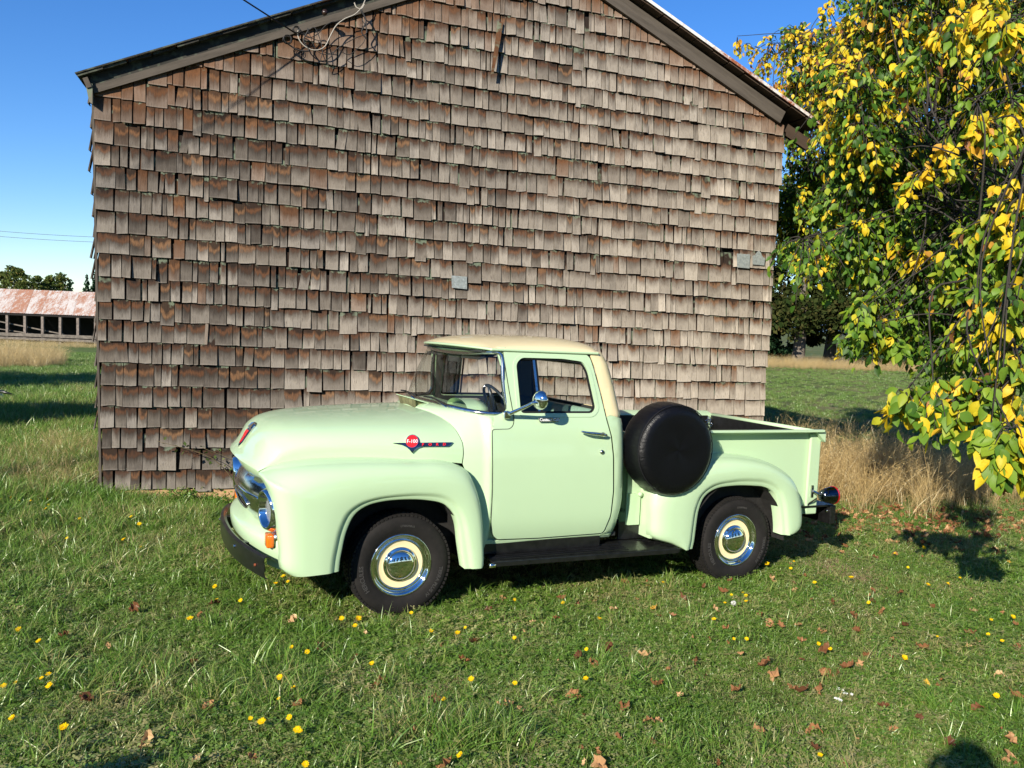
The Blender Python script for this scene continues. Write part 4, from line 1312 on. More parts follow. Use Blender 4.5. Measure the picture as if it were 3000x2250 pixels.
# corner boards and base
beam_obj('corner_board', bpt(-.012, -.25, .012), bpt(-.095, 4.05, .012), .03, .022, tuple(BU), M_BD, barn)
beam_obj('base_board', bpt(.05, -.045, -.003), bpt(7.98, -.085, -.003), .03, .13, (0, 0, 1), M_BDT, barn)
beam_obj('base_board', bpt(.05, -.235, -.012), bpt(7.98, -.255, -.012), .04, .24, (0, 0, 1), M_BDT, barn)
beam_obj('corner_post', bpt(.01, -.35, .01), bpt(.012, .02, .01), .05, .06, tuple(BU), M_BDT, barn)

# metal patches and the splintered hanging shingle
M_MET = simple('dull_sheet_metal', (.30, .33, .32), .5, .3, noise=.25, nscale=40)
for poly, rot in (([(3.69, 2.475), (3.875, 2.47), (3.88, 2.325), (3.70, 2.335)], 0), ([(7.425, 2.945), (7.615, 2.945), (7.62, 2.765), (7.44, 2.77)], 0), ([(7.655, 2.93), (7.665, 2.82), (7.835, 2.815), (7.84, 2.905), (7.80, 2.93), (7.775, 2.975), (7.745, 3.0), (7.715, 2.975), (7.69, 2.94)], 0)):
    V = [bpt(u, z, .056) for u, z in poly] + [bpt(u, z, .062) for u, z in poly]; n = len(poly)
    mk('metal_patch', V, [tuple(range(n))[::-1] if False else tuple(range(n)), tuple(range(2 * n - 1, n - 1, -1))] + [(i, (i + 1) % n, (i + 1) % n + n, i + n) for i in range(n)], M_MET, barn, False)
V = [bpt(4.135, 5.40, .05), bpt(4.20, 5.39, .05), bpt(4.16, 5.15, .09), bpt(4.085, 4.78, .13), bpt(4.055, 4.77, .13), bpt(4.10, 5.1, .09)]
V = V + [v + BN * .012 for v in V]
mk('loose_splinter', V, [(0, 1, 2, 5), (5, 2, 3, 4), (6, 11, 8, 7), (11, 10, 9, 8), (1, 7, 8, 2), (2, 8, 9, 3), (0, 5, 11, 6), (5, 4, 10, 11)], M_SH, barn, False, uv=[(0, 1)] * 12, attrs={'rnd': np.tile([.4, .6, .3], (12, 1)), 'fresh': np.full(12, .5)})
for (u0, z0, a_) in ((5.87, .66, .12), (6.77, .47, -.25), (1.0, 1.6, .05)):
    V = [bpt(u0, z0, .034), bpt(u0 + .03, z0, .034), bpt(u0 + .03 + a_ * .2, z0 + .22, .022), bpt(u0 + a_ * .2, z0 + .23, .022)]
    V += [v + BN * .01 for v in V]
    mk('loose_splinter', V, [(0, 1, 2, 3), (7, 6, 5, 4), (0, 4, 5, 1), (1, 5, 6, 2), (2, 6, 7, 3), (3, 7, 4, 0)], M_SH, barn, False, uv=[(0, .3)] * 8, attrs={'rnd': np.tile([.6, .5, .3], (8, 1)), 'fresh': np.full(8, .2)})

# ---- roof
OH = .2
OHL = .13
def rl(u): return 4.154 + .433 * u
def rr(u): return 8.394 - .474 * u
nL = np.array([-.433, 1]); nL = nL / np.linalg.norm(nL); nR = np.array([.474, 1]); nR /= np.linalg.norm(nR)
def pL(u, h, off): return bpt(u + nL[0] * h, rl(u) + nL[1] * h, off)
def pR(u, h, off): return bpt(u + nR[0] * h, rr(u) + nR[1] * h, off)
UL = (sin(0), 0, 1)
upL = BU * nL[0] + np.array([0, 0, nL[1]]); upR = BU * nR[0] + np.array([0, 0, nR[1]])
# frieze boards against the wall
beam_obj('frieze_board', pL(-.075, .035, .05), pL(UAP, .035, .05), .03, .075, upL, M_BD, barn)
beam_obj('barge_board', pL(-.08, .130, .035), pL(UAP, .130, .035), .03, .11, upL, M_BDD, barn)  # dark board added to stand for the shaded wall under the eave
beam_obj('barge_board', pR(UAP, .080, .062), pR(7.93, .080, .062), .04, .165, upR, M_BD, barn)
beam_obj('rafter_tail', pR(7.93, .06, -.10), pR(8.46, .06, -.10), .05, .15, upR, M_BDB, barn)
# eave return on the left
beam_obj('eave_return', pL(-.07, .10, .075), pL(-.115, .10, .075), .10, .10, upL, M_BD, barn)
V = [bpt(-.085, 4.00, .02), bpt(-.115, 4.02, .02), bpt(-.155, 4.22, .02), bpt(-.085, 4.20, .02)]
V += [v + BN * .09 for v in V]
mk('eave_bracket', V, [(3, 2, 1, 0), (4, 5, 6, 7), (0, 1, 5, 4), (1, 2, 6, 5), (2, 3, 7, 6), (3, 0, 4, 7)], board_mat('lichened_board', (.13, .12, .095), (.22, .20, .16), .3, .8), barn, False)
# skip sheathing: planks run along the ridge; their ends show at the rake
for side_, pf, u0, u1, upx in (('L', pL, -.145, UAP, upL), ('R', pR, UAP, 8.37, upR)):
    L = abs(u1 - u0); n = int(L / .235)
    for k in range(n + 1):
        uu = u0 + (u1 - u0) * (k + .5) / (n + 1); hw = L / (n + 1) * rs.uniform(.39, .47) * (1.10 if side_ == 'L' else 1.12)
        jit = rs.uniform(-.02, .01)
        base_h = .175 if side_ == 'L' else .190; OH_ = OHL if side_ == 'L' else OH
        a = pf(uu - hw, base_h, OH_ + jit); b = pf(uu + hw, base_h, OH_ + jit)
        c = pf(uu - hw, base_h, -9.2); d = pf(uu + hw, base_h, -9.2)
        th_ = upx * .024
        V = np.array([a, b, d, c, a + th_, b + th_, d + th_, c + th_])
        uv = [(0, 0), (0, .2), (9, .2), (9, 0), (0, 0), (0, .2), (9, .2), (9, 0)]
        uv = [(x + k * 3.3, y + k * .37) for x, y in uv]
        mk('roof_plank', V, [(3, 2, 1, 0), (4, 5, 6, 7), (0, 1, 5, 4), (1, 2, 6, 5), (2, 3, 7, 6), (3, 0, 4, 7)][:6], M_BDD if side_ == 'L' else M_BDB, barn, False, uv=uv)


def rust_mat(name, amount):
    M = NM(name); o = M.obj()
    n1 = M.noise(M.map(o, (.55, .55, .55)), 2.2, 7, .7); n2 = M.noise(o, 26, 4, .7)
    f = M.ramp(M.math('ADD', M.math('MULTIPLY', n1, .75), M.math('MULTIPLY', n2, .35)), [(amount - .06, (0, 0, 0)), (amount + .05, (1, 1, 1))])
    rc = M.mix(n2, (.20, .05, .022), (.36, .13, .065))
    c = M.mix(f, (.66, .65, .62), rc)
    M.bsdf(**{'Base Color': c, 'Roughness': .62, 'Metallic': 0., 'Specular IOR Level': .4})
    return M.m


M_RU = rust_mat('rusty_roof_metal', .52)
def corr(pf, u0, u1, h, name, M_, OH):
    N = 26; rows = []
    for j in range(46):
        off = OH + .035 - j * .045 * 4.6 if j else OH + .035
        rows.append([pf(u0 + (u1 - u0) * i / N, h + .008 * (1 if j % 2 else -1), off) for i in range(N + 1)])
    return gridobj(name, np.array(rows), M_, barn, False, .003)
beam_obj('rake_flashing', pL(-.155, .208, OHL + .02), pL(UAP, .208, OHL + .02), .004, .014, upL, M_BDD, barn)
M_RU2 = rust_mat('rusty_flashing', .60)
beam_obj('rake_flashing', pR(UAP, .226, OH + .03), pR(8.385, .226, OH + .03), .006, .036, upR, M_RU2, barn)
corr(pL, -.155, UAP + .01, .212, 'roof_metal', M_RU, OHL - .02); corr(pR, UAP - .01, 8.385, .228, 'roof_metal', M_RU, OH - .01)

# old service wires on the gable
wire_d = simple('old_black_wire', (.012, .011, .010), .6); wire_l = simple('pale_wire', (.33, .30, .25), .6)
wr = empty('service_wires', tuple(bw_(2.0, 5.0, .2)), 'tangle of old black and pale service wires under the left barn eave', 'wires')
WI = np.array(bw_(2.0, 5.0, .2))
def wp_(x, y, off):
    d = pray(x, y); P0 = BL + BN * off; C_ = np.array([0, 0, CAMZ]); t = ((P0 - C_) @ BN) / (d @ BN); return C_ + d * t - WI
def wire(pts, r, mat, off=.16, nm='wire'):
    P = catmull([wp_(x, y, off + (o_ if len(q) > 2 else 0)) for q in pts for x, y, o_ in [(q[0], q[1], q[2] if len(q) > 2 else 0)]], 34)
    mb = MB().tube(P, r, 6); mb.build(nm, mat, wr, True)
wire([(874, 84), (872, 100), (880, 122), (900, 140), (925, 147), (950, 138), (968, 105), (985, 75), (1010, 55), (1040, 42), (1062, 18), (1070, 0)], .0065, wire_l)
wire([(1038, 8), (1045, 22), (1058, 26), (1068, 12)], .0075, wire_l)
wire([(874, 82), (900, 105), (930, 118), (960, 122)], .004, wire_d); wire([(832, 120), (870, 145), (905, 148), (890, 120), (905, 85)], .008, wire_d)
wire([(905, 88), (920, 80), (930, 95), (945, 150), (940, 178), (965, 170), (985, 145), (1040, 112), (1075, 95), (1060, 55)], .005, wire_d)
wire([(880, 95), (905, 110), (930, 100), (960, 70), (1000, 60)], .005, wire_d); wire([(985, 140), (1020, 160), (1050, 140), (1068, 118), (1072, 60), (1055, 30)], .004, wire_d)
wire([(1058, 28), (1072, 60), (1060, 95), (1075, 115)], .007, wire_d); wire([(900, 82), (930, 150), (960, 160), (985, 148)], .004, wire_d)
for (x, y, r) in ((842, 118, .042), (868, 90, .035)):
    c = wp_(x, y, .14); mb = MB()
    for j in range(7):
        q = [c + r * (cos(t) * BU * (1 + .2 * sin(j)) + sin(t) * np.array([0, .12 * cos(j), 1])) + BN * .01 * j for t in np.linspace(j, j + 2 * pi, 18)]
        mb.tube(q, .003, 5, False)
    tag(mb.build('wire_coil', wire_d, wr, True), kind='stuff')
A_ = bpt(1.93, 4.93, .12) + BINV - WI
P = [A_ + s_ * (-1.30 * BU + BN + np.array([0, 0, .45])) - np.array([0, 0, .010 * s_ * (12 - s_) - .0]) for s_ in np.linspace(0, 12, 30)]
MB().tube(P, .008, 6).build('service_drop', wire_d, wr, True)
pb = P[-1] + WI
mb = MB(); mb.tube([(0, 0, -.5), (0, 0, pb[2] + .6)], [.15, .11], 10); po = mb.build('utility_pole', simple('pole_wood', (.10, .08, .06), .9), None, True); po.location = (pb[0], pb[1], 0); tag(po, 'wooden utility pole left of the photographer that carries the service wire', 'utility pole')
mb = MB(); c = wp_(950, 42, .16); mb.tube([c, c + BN * .05], .02, 10); mb.tube([c + BN * .05, c + BN * .08], .03, 10); mb.build('insulator', simple('brown_insulator', (.03, .015, .01), .3), wr, True)
# ------------------------------------------------------------------ ground and grass
def ground_mat():
    M = NM('meadow_ground'); p = M.pos(); s = M.n('SeparateXYZ', i={0: p}); y = s.outputs[1]
    n1 = M.noise(p, 1.1, 6, .65); n2 = M.noise(p, 16, 6, .7); n3 = M.noise(M.map(p, (1, .35, 1)), .35, 5, .6)
    near = M.mix(n2, (.045, .062, .014), (.09, .11, .03))
    far = M.mix(n2, (.055, .095, .022), (.14, .16, .055))
    far = M.mix(M.ramp(n3, [(.48, (0, 0, 0)), (.70, (1, 1, 1))]), far, (.22, .19, .09))
    lf = M.ramp(M.math('MULTIPLY_ADD', s.outputs[0], -.05, -.4), [(0, (0, 0, 0)), (.3, (1, 1, 1))])
    far = M.mix(M.math('MULTIPLY', lf, .85), far, M.mix(n2, (.085, .135, .03), (.13, .185, .05)))
    f = M.ramp(M.math('MULTIPLY', y, .04), [(.38, (0, 0, 0)), (.62, (1, 1, 1))])
    c = M.mix(f, near, far); c = M.mix(M.math('MULTIPLY', M.ramp(n1, [(.5, (0, 0, 0)), (.75, (1, 1, 1))]), .4), c, (.12, .09, .045))
    b = M.bsdf(**{'Base Color': c, 'Roughness': .95, 'Specular IOR Level': .1})
    M.link(M.bump(n2, .8, .05), b.inputs['Normal'])
    return M.m


ax = np.concatenate([-np.geomspace(700, 14, 26), np.arange(-13, 13.01, .4), np.geomspace(14, 700, 26)])
ay = np.concatenate([-np.geomspace(500, 14, 18), np.arange(-13, 20.01, .4), np.geomspace(21, 1500, 40)])
GX, GY = np.meshgrid(ax, ay, indexing='ij')
gz = ground(GX, GY)
tag(gridobj('meadow_ground', np.stack([GX, GY, gz], -1), ground_mat(), None, True), kind='structure')


def grass_mat(name, cols, dry, dryamt=.3, trans=.35, base_dark=.6):
    M = NM(name); p = M.pos(); t = M.attr('t'); r = M.attr('r')
    oi = M.n('ObjectInfo').outputs['Random']
    c = M.ramp(M.math('FRACT', M.math('ADD', r, oi)), [(i / (len(cols) - 1), c_) for i, c_ in enumerate(cols)])
    pn = M.noise(p, .9, 4, .6); pn2 = M.noise(p, 4.5, 4, .6)
    f = M.math('ADD', M.math('MULTIPLY', pn, .6), M.math('ADD', M.math('MULTIPLY', pn2, .35), M.math('MULTIPLY', r, .30)))
    k = M.ramp(f, [(max(0, .80 - dryamt), (0, 0, 0)), (min(1, .92 - dryamt * .6), (1, 1, 1))])
    c = M.mix(k, c, dry)
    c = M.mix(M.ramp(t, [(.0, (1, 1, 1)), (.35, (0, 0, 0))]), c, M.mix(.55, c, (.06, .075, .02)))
    d = M.n('BsdfDiffuse', i={'Color': c}); tr = M.n('BsdfTranslucent', i={'Color': c}); g = M.n('BsdfGlossy', i={'Roughness': .38, 'Color': (.9, .95, .8, 1)})
    m1 = M.n('MixShader', i={0: trans, 1: d.outputs[0], 2: tr.outputs[0]})
    m2 = M.n('MixShader', i={0: .055, 1: m1.outputs[0], 2: g.outputs[0]})
    M.link(m2.outputs[0], M.out.inputs[0])
    return M.m


def tuft(name, n, h, spread, lean, width, mat, seed, segs=3, droop=.6, clover=0):
    r = np.random.RandomState(seed); V = []; F = []; T = []; R = []
    for _ in range(n):
        a = r.rand() * 2 * pi; d = spread * sqrt(r.rand()); b = np.array([d * cos(a), d * sin(a), -.01])
        hh = h * r.uniform(.45, 1.15); la = r.rand() * 2 * pi; l = lean * r.uniform(.2, 1.3)
        wa = r.rand() * pi; w = width * r.uniform(.6, 1.3); wd = np.array([cos(wa), sin(wa), 0]); rv = r.rand(); o = len(V)
        for i in range(segs + 1):
            t = i / segs; bend = l * t ** 1.8
            p = b + np.array([cos(la), sin(la), 0]) * hh * bend + np.array([0, 0, hh * (t - droop * l * .35 * t ** 3)])
            ww = w * (1 - t ** 1.6) * .5 + .0001
            if i < segs: V += [p - wd * ww, p + wd * ww]; T += [t, t]; R += [rv, rv]
            else: V.append(p); T.append(1.); R.append(rv)
        for i in range(segs - 1): F.append((o + 2 * i, o + 2 * i + 1, o + 2 * i + 3, o + 2 * i + 2))
        F.append((o + 2 * segs - 2, o + 2 * segs - 1, o + 2 * segs))
    for _ in range(clover):
        a = r.rand() * 2 * pi; d = spread * 1.2 * sqrt(r.rand()); c = np.array([d * cos(a), d * sin(a), r.uniform(.012, .035)]); rv = r.rand()
        a0 = r.rand() * 6
        for q in range(3):
            aa = a0 + q * 2.1; u = np.array([cos(aa), sin(aa), r.uniform(-.2, .3)]); v = np.array([-sin(aa), cos(aa), 0]); o = len(V); s_ = r.uniform(.006, .011)
            V += [c, c + u * s_ - v * s_ * .6, c + u * s_ * 1.7, c + u * s_ + v * s_ * .6]; T += [.9] * 4; R += [rv] * 4; F.append((o, o + 1, o + 2, o + 3))
    me = bpy.data.meshes.new(name); me.from_pydata([tuple(v) for v in V], [], F); me.materials.append(mat)
    for k_, a_ in (('t', T), ('r', R)):
        at = me.attributes.new(k_, 'FLOAT', 'POINT'); at.data.foreach_set('value', np.array(a_, np.float32))
    return bpy.data.objects.new(name, me)


def scatter(name, pts, variants, scale, label=None, yawr=None, tilt=.12, seed=0, kind='stuff'):
    """one object: a point cloud of mesh vertices that instances the tufts through geometry nodes"""
    r = np.random.RandomState(seed); n = len(pts)
    cname = name + '_pieces'
    coll = bpy.data.collections.new(cname)
    for v in variants: coll.objects.link(v)
    me = bpy.data.meshes.new(name); me.vertices.add(n); me.vertices.foreach_set('co', np.asarray(pts, np.float32).ravel())
    rot = np.c_[r.normal(0, tilt, n), r.normal(0, tilt, n), r.rand(n) * 2 * pi]
    at = me.attributes.new('rot', 'FLOAT_VECTOR', 'POINT'); at.data.foreach_set('vector', rot.astype(np.float32).ravel())
    at = me.attributes.new('sc', 'FLOAT', 'POINT'); at.data.foreach_set('value', np.asarray(scale, np.float32))
    at = me.attributes.new('pick', 'INT', 'POINT'); at.data.foreach_set('value', r.randint(0, len(variants), n).astype(np.int32))
    ob = bpy.data.objects.new(name, me); COL.objects.link(ob)
    ng = bpy.data.node_groups.new(name, 'GeometryNodeTree')
    ng.interface.new_socket('Geometry', in_out='INPUT', socket_type='NodeSocketGeometry'); ng.interface.new_socket('Geometry', in_out='OUTPUT', socket_type='NodeSocketGeometry')
    N = ng.nodes; gi = N.new('NodeGroupInput'); go = N.new('NodeGroupOutput'); ci_ = N.new('GeometryNodeCollectionInfo'); ci_.inputs[0].default_value = coll
    ci_.inputs['Separate Children'].default_value = True; ci_.inputs['Reset Children'].default_value = True
    iop = N.new('GeometryNodeInstanceOnPoints'); iop.inputs['Pick Instance'].default_value = True
    def na(nm, t):
        x = N.new('GeometryNodeInputNamedAttribute'); x.data_type = t; x.inputs[0].default_value = nm; return x.outputs[0]
    L = ng.links
    L.new(gi.outputs[0], iop.inputs['Points']); L.new(ci_.outputs[0], iop.inputs['Instance']); L.new(na('pick', 'INT'), iop.inputs['Instance Index'])
    e2r = N.new('FunctionNodeEulerToRotation'); L.new(na('rot', 'FLOAT_VECTOR'), e2r.inputs[0]); L.new(e2r.outputs[0], iop.inputs['Rotation'])
    L.new(na('sc', 'FLOAT'), iop.inputs['Scale']); L.new(iop.outputs[0], go.inputs[0])
    mod = ob.modifiers.new('scatter', 'NODES'); mod.node_group = ng
    tag(ob, label, None, None, kind)
    return ob


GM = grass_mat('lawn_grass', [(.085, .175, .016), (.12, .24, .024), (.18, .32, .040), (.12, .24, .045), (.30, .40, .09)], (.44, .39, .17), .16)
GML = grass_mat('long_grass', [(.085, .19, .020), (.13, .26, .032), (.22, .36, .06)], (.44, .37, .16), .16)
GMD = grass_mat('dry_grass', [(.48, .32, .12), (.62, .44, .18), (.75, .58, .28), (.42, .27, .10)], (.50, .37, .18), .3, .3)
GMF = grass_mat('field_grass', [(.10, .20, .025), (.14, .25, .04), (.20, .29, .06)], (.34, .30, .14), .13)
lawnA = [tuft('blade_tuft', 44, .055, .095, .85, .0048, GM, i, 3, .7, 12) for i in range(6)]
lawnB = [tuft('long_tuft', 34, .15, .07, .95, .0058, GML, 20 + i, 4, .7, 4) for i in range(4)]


def visible(x, y, m=1100, z=None):
    z = ground(x, y) if z is None else z
    d = np.stack([x, y, z - CAMZ], -1); zz = d @ fwd
    u = 1500 + FPX * (d @ CR) / zz; v = 1125 - FPX * (d @ CU) / zz
    return (zz > .5) & (u > -m) & (u < 3000 + m) & (v < 2250 + m * 1.5) & (v > 300)


def in_barn(x, y, pad=0.):
    d = np.stack([x - BL[0], y - BL[1]], -1); u = d @ BU[:2]; w = d @ BN[:2]
    return (u > -.05 - pad) & (u < 8.0 + pad) & (w < 0.02 + pad) & (w > -9.1)


def under_truck(x, y):
    d = np.stack([x + 1.029, y - 6.284], -1); a = d @ TX[:2] / np.hypot(*TX[:2]); b = d @ TY[:2]
    return (a > -.5) & (a < 3.3) & (abs(b) < .62), a, b


def rpts(x0, x1, y0, y1, n, seed):
    r = np.random.RandomState(seed); return r.uniform(x0, x1, n), r.uniform(y0, y1, n)


x, y = rpts(-9, 10, 1.6, 13, 72000, 1)
dist = np.hypot(x, y); k = visible(x, y) & ~in_barn(x, y); x, y, dist = x[k], y[k], dist[k]
r_ = np.random.RandomState(2).rand(len(x))
k = r_ < np.clip(1.25 - dist / 14, .35, 1); x, y, dist = x[k], y[k], dist[k]
ut, a_, b_ = under_truck(x, y); k = ~ut | (np.random.RandomState(3).rand(len(x)) < .5); x, y, dist = x[k], y[k], dist[k]
wd_ = (np.stack([x - BL[0], y - BL[1]], -1) @ BN[:2]); wu_ = (np.stack([x - BL[0], y - BL[1]], -1) @ BU[:2])
k = ~((wd_ < .24 + .08 * np.sin(wu_ * 5)) & (wu_ > 1.0) & (wu_ < 4.2)) | (np.random.RandomState(30).rand(len(x)) < .25); x, y, dist = x[k], y[k], dist[k]
wn_ = np.array([sin(a * 1.9 + 2) * cos(b * 1.3) + .6 * sin(a * 4.3 - b * 3.1) for a, b in zip(x, y)])
scn = np.random.RandomState(4).uniform(.65, 1.25, len(x)) * (1 + .22 * wn_) * (1 + .02 * dist)
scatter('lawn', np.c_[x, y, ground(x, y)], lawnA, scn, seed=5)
# taller clumps, more to the left and in front
x, y = rpts(-9, 10, 1.6, 12, 22500, 6); k = visible(x, y) & ~in_barn(x, y) & ~under_truck(x, y)[0]; x, y = x[k], y[k]
cl = np.sin(x * 2.3 + 1.2) * np.sin(y * 2.9 + .4) + .7 * np.sin(x * 5.1 - y * 4.4) + .5 * np.sin(x * 9 + y * 7)
pr = np.clip(.10 + .28 * np.maximum(0, cl - .25) + .40 * sstep(-1.0, -4.0, x) , 0, 1) * (1 - .6 * sstep(.5, 2.5, x))
k = np.random.RandomState(7).rand(len(x)) < pr; x, y = x[k], y[k]
scatter('long_grass', np.c_[x, y, ground(x, y)], lawnB, np.random.RandomState(8).uniform(.55, 1.2, len(x)) * (1 + .5 * sstep(-2.5, -4.5, x) * sstep(6, 8, y)), seed=9)
# grass against the barn's foot
x = np.random.RandomState(40).uniform(-.6, 8.3, 1500); o_ = np.abs(np.random.RandomState(41).normal(0, .16, 1500)) + .03
P = BL[None, :2] + BU[None, :2] * x[:, None] + BN[None, :2] * o_[:, None]
k = (np.random.RandomState(42).rand(1500) < np.where(x > 7, 1, np.where((x > 1.1) & (x < 4), .12, .45))); P = P[k]
scatter('wall_foot_grass', np.c_[P, ground(P[:, 0], P[:, 1])], lawnB, np.random.RandomState(43).uniform(.8, 1.7, len(P)), seed=44)

# meadow on the left, behind the corner of the barn, and the field on the right
fieldT = [tuft('meadow_tuft', 60, .16, .22, .8, .011, GMF, 60 + i, 2, .5) for i in range(4)]
x, y = rpts(-42, 36, 11, 62, 90000, 10); dist = np.hypot(x, y); k = visible(x, y, 900) & ~in_barn(x, y, .1)
behind = np.array((x / y > -.47) & (x / y < .25)); k &= ~behind; x, y, dist = x[k], y[k], dist[k]
k = np.random.RandomState(11).rand(len(x)) < np.clip(16 / dist, .2, 1); x, y, dist = x[k], y[k], dist[k]
scatter('meadow', np.c_[x, y, ground(x, y)], fieldT, np.random.RandomState(12).uniform(.5, 1.0, len(x)) * np.where(x > 0, .75, 1.), seed=13)


# dry stalks: tall bleached grass right of the barn
def stalk_tuft(name, n, h, spread, mat, seed, head=True, lean=.35, w=.0035):
    r = np.random.RandomState(seed); V = []; F = []; T = []; R = []
    for _ in range(n):
        a = r.rand() * 2 * pi; d = spread * sqrt(r.rand()); b = np.array([d * cos(a), d * sin(a), -.02]); hh = h * r.uniform(.55, 1.1)
        la = r.rand() * 2 * pi; l = lean * r.uniform(.1, 1.4); ww = w * r.uniform(.7, 1.3); rv = r.rand(); o = len(V); seg = 5
        wa = r.rand() * pi; wd = np.array([cos(wa), sin(wa), 0])
        cen_ = [b + np.array([cos(la), sin(la), 0]) * hh * l * (i / seg) ** 1.7 + np.array([0, 0, hh * (i / seg) * (1 - .25 * l * (i / seg))]) for i in range(seg + 1)]
        for i, p in enumerate(cen_):
            q = ww * (1 - .5 * i / seg); V += [p - wd * q * .5, p + wd * q * .5]; T += [i / seg] * 2; R += [rv] * 2
        for i in range(seg): F.append((o + 2 * i, o + 2 * i + 1, o + 2 * i + 3, o + 2 * i + 2))
        if head and r.rand() < .7:
            tip = cen_[-1]; dr = cen_[-1] - cen_[-2]; dr /= np.linalg.norm(dr); dr = dr + np.array([cos(la), sin(la), -.3]) * .5
            for j in range(9):
                o = len(V); c = tip + dr * .012 * (j - 3) + r.normal(0, .003, 3); u = r.normal(0, 1, 3); u /= np.linalg.norm(u); s_ = .006 * (1 - j / 14)
                v2 = np.cross(u, dr); v2 /= np.linalg.norm(v2) + 1e-6
                V += [c - v2 * s_ * .6, c + dr * s_ * 1.6, c + v2 * s_ * .6, c - dr * s_ * .8]; T += [1] * 4; R += [rv] * 4; F.append((o, o + 1, o + 2, o + 3))
        if r.rand() < .8:   # dry leaf blade
            i = r.randint(1, 4); p = cen_[i]; aa = r.rand() * 6.28; dd = np.array([cos(aa), sin(aa), .6]); o = len(V); s_ = h * .22
            V += [p, p + dd * s_ * .5 + wd * .003, p + dd * s_ + np.array([0, 0, -s_ * .5]), p + dd * s_ * .5 - wd * .003]; T += [.5] * 4; R += [rv] * 4; F.append((o, o + 1, o + 2, o + 3))
    me = bpy.data.meshes.new(name); me.from_pydata([tuple(v) for v in V], [], F); me.materials.append(mat)
    for k_, a_ in (('t', T), ('r', R)):
        at = me.attributes.new(k_, 'FLOAT', 'POINT'); at.data.foreach_set('value', np.array(a_, np.float32))
    return bpy.data.objects.new(name, me)


dryT = [stalk_tuft('dry_stalks', 22, .88, .12, GMD, 100 + i, True, .55, .0042) for i in range(5)]
seedT = [stalk_tuft('seeded_stalks', 9, 1.05, .14, grass_mat('green_seed_stalks', [(.06, .08, .025), (.10, .11, .04), (.16, .14, .06)], (.2, .16, .08), .2), 120 + i, True, .55, .004) for i in range(3)]
def near_band(n, seed):
    r = np.random.RandomState(seed); X = r.uniform(2.9, 7.2, n); Y = 10.9 + .28 * (X - 3) + r.normal(0, .55, n); return X, Y
X, Y = near_band(720, 14); k = ~in_barn(X, Y, .12) & (np.random.RandomState(15).rand(720) < np.clip(1.15 - .12 * np.abs(X - 4.6), .35, 1)); X, Y = X[k], Y[k]
scatter('tall_dry_grass', np.c_[X, Y, ground(X, Y)], dryT, np.random.RandomState(16).uniform(.55, 1.12, len(X)) * (1 - .10 * np.abs(X - 4.4)), label=None, seed=17, tilt=.16)
X, Y = rpts(3.2, 5.4, 11.6, 14.0, 150, 18); k = ~in_barn(X, Y, .1); X, Y = X[k], Y[k]
scatter('seeding_grass', np.c_[X, Y, ground(X, Y)], seedT, np.random.RandomState(19).uniform(.7, 1.15, len(X)), seed=20)
# dry grass: tree-line edge, left pasture edge, tufts beside the barn corner
X, Y = rpts(12, 44, 55, 61, 2600, 21); k = visible(X, Y, 60); X, Y = X[k], Y[k]
scatter('far_dry_grass', np.c_[X, Y, ground(X, Y)], dryT, np.random.RandomState(22).uniform(.5, 1.0, len(X)), seed=23)
X, Y = rpts(-26, -8, 30, 44, 6000, 24)
edge_ = -.532 - .012 * np.sin(Y * 1.3) - .04 * np.clip((36 - Y) / 6, 0, 1); k = visible(X, Y, 60) & (Y > 31 + 2 * np.sin(X)) & (X / Y < edge_) & (np.random.RandomState(224).rand(len(X)) < .7); X, Y = X[k], Y[k]
scatter('pasture_dry_grass', np.c_[X, Y, ground(X, Y)], dryT, np.random.RandomState(25).uniform(.7, 1.2, len(X)), seed=26)
X, Y = rpts(-54, -30, 78, 89, 1800, 27); k = visible(X, Y, 60); X, Y = X[k], Y[k]
scatter('shed_dry_grass', np.c_[X, Y, ground(X, Y)], dryT, np.random.RandomState(28).uniform(.3, .7, len(X)), seed=29)
X, Y = rpts(-6.3, -4.3, 8.9, 12.0, 340, 30); k = ~in_barn(X, Y, .05) & (np.random.RandomState(31).rand(340) < np.exp(-np.abs(X + 4.9 + (Y - 9) * .35) / .8)); X, Y = X[k], Y[k]
scatter('corner_dry_grass', np.c_[X, Y, ground(X, Y)], dryT[:3] + [stalk_tuft('thin_stalks', 22, .7, .12, GML, 150)], np.random.RandomState(32).uniform(.28, .55, len(X)), seed=33, tilt=.25)

X, Y = rpts(-10, -4.2, 8.5, 20, 9000, 230); k = visible(X, Y, 900) & ~in_barn(X, Y, .05); X, Y = X[k], Y[k]
scatter('lush_meadow', np.c_[X, Y, ground(X, Y)], lawnB, np.random.RandomState(231).uniform(.9, 1.7, len(X)) * (1 + .02 * Y), seed=232)

gx_, gy_ = [], []
for (qx, qy, n_, sd_) in ((1345, 2160, 34, .16), (1440, 2190, 14, .10), (700, 2060, 16, .16), (330, 2000, 14, .2), (880, 1960, 14, .2), (600, 1520, 22, .25), (540, 1535, 18, .2)):
    c = pground(qx, qy); r_ = np.random.RandomState(int(qx)); gx_ += list(c[0] + r_.normal(0, sd_, n_)); gy_ += list(c[1] + r_.normal(0, sd_ * .6, n_))
gx_, gy_ = np.array(gx_), np.array(gy_)
scatter('grass_clumps', np.c_[gx_, gy_, ground(gx_, gy_)], lawnB, np.random.RandomState(90).uniform(.9, 1.4, len(gx_)), seed=91, tilt=.2)
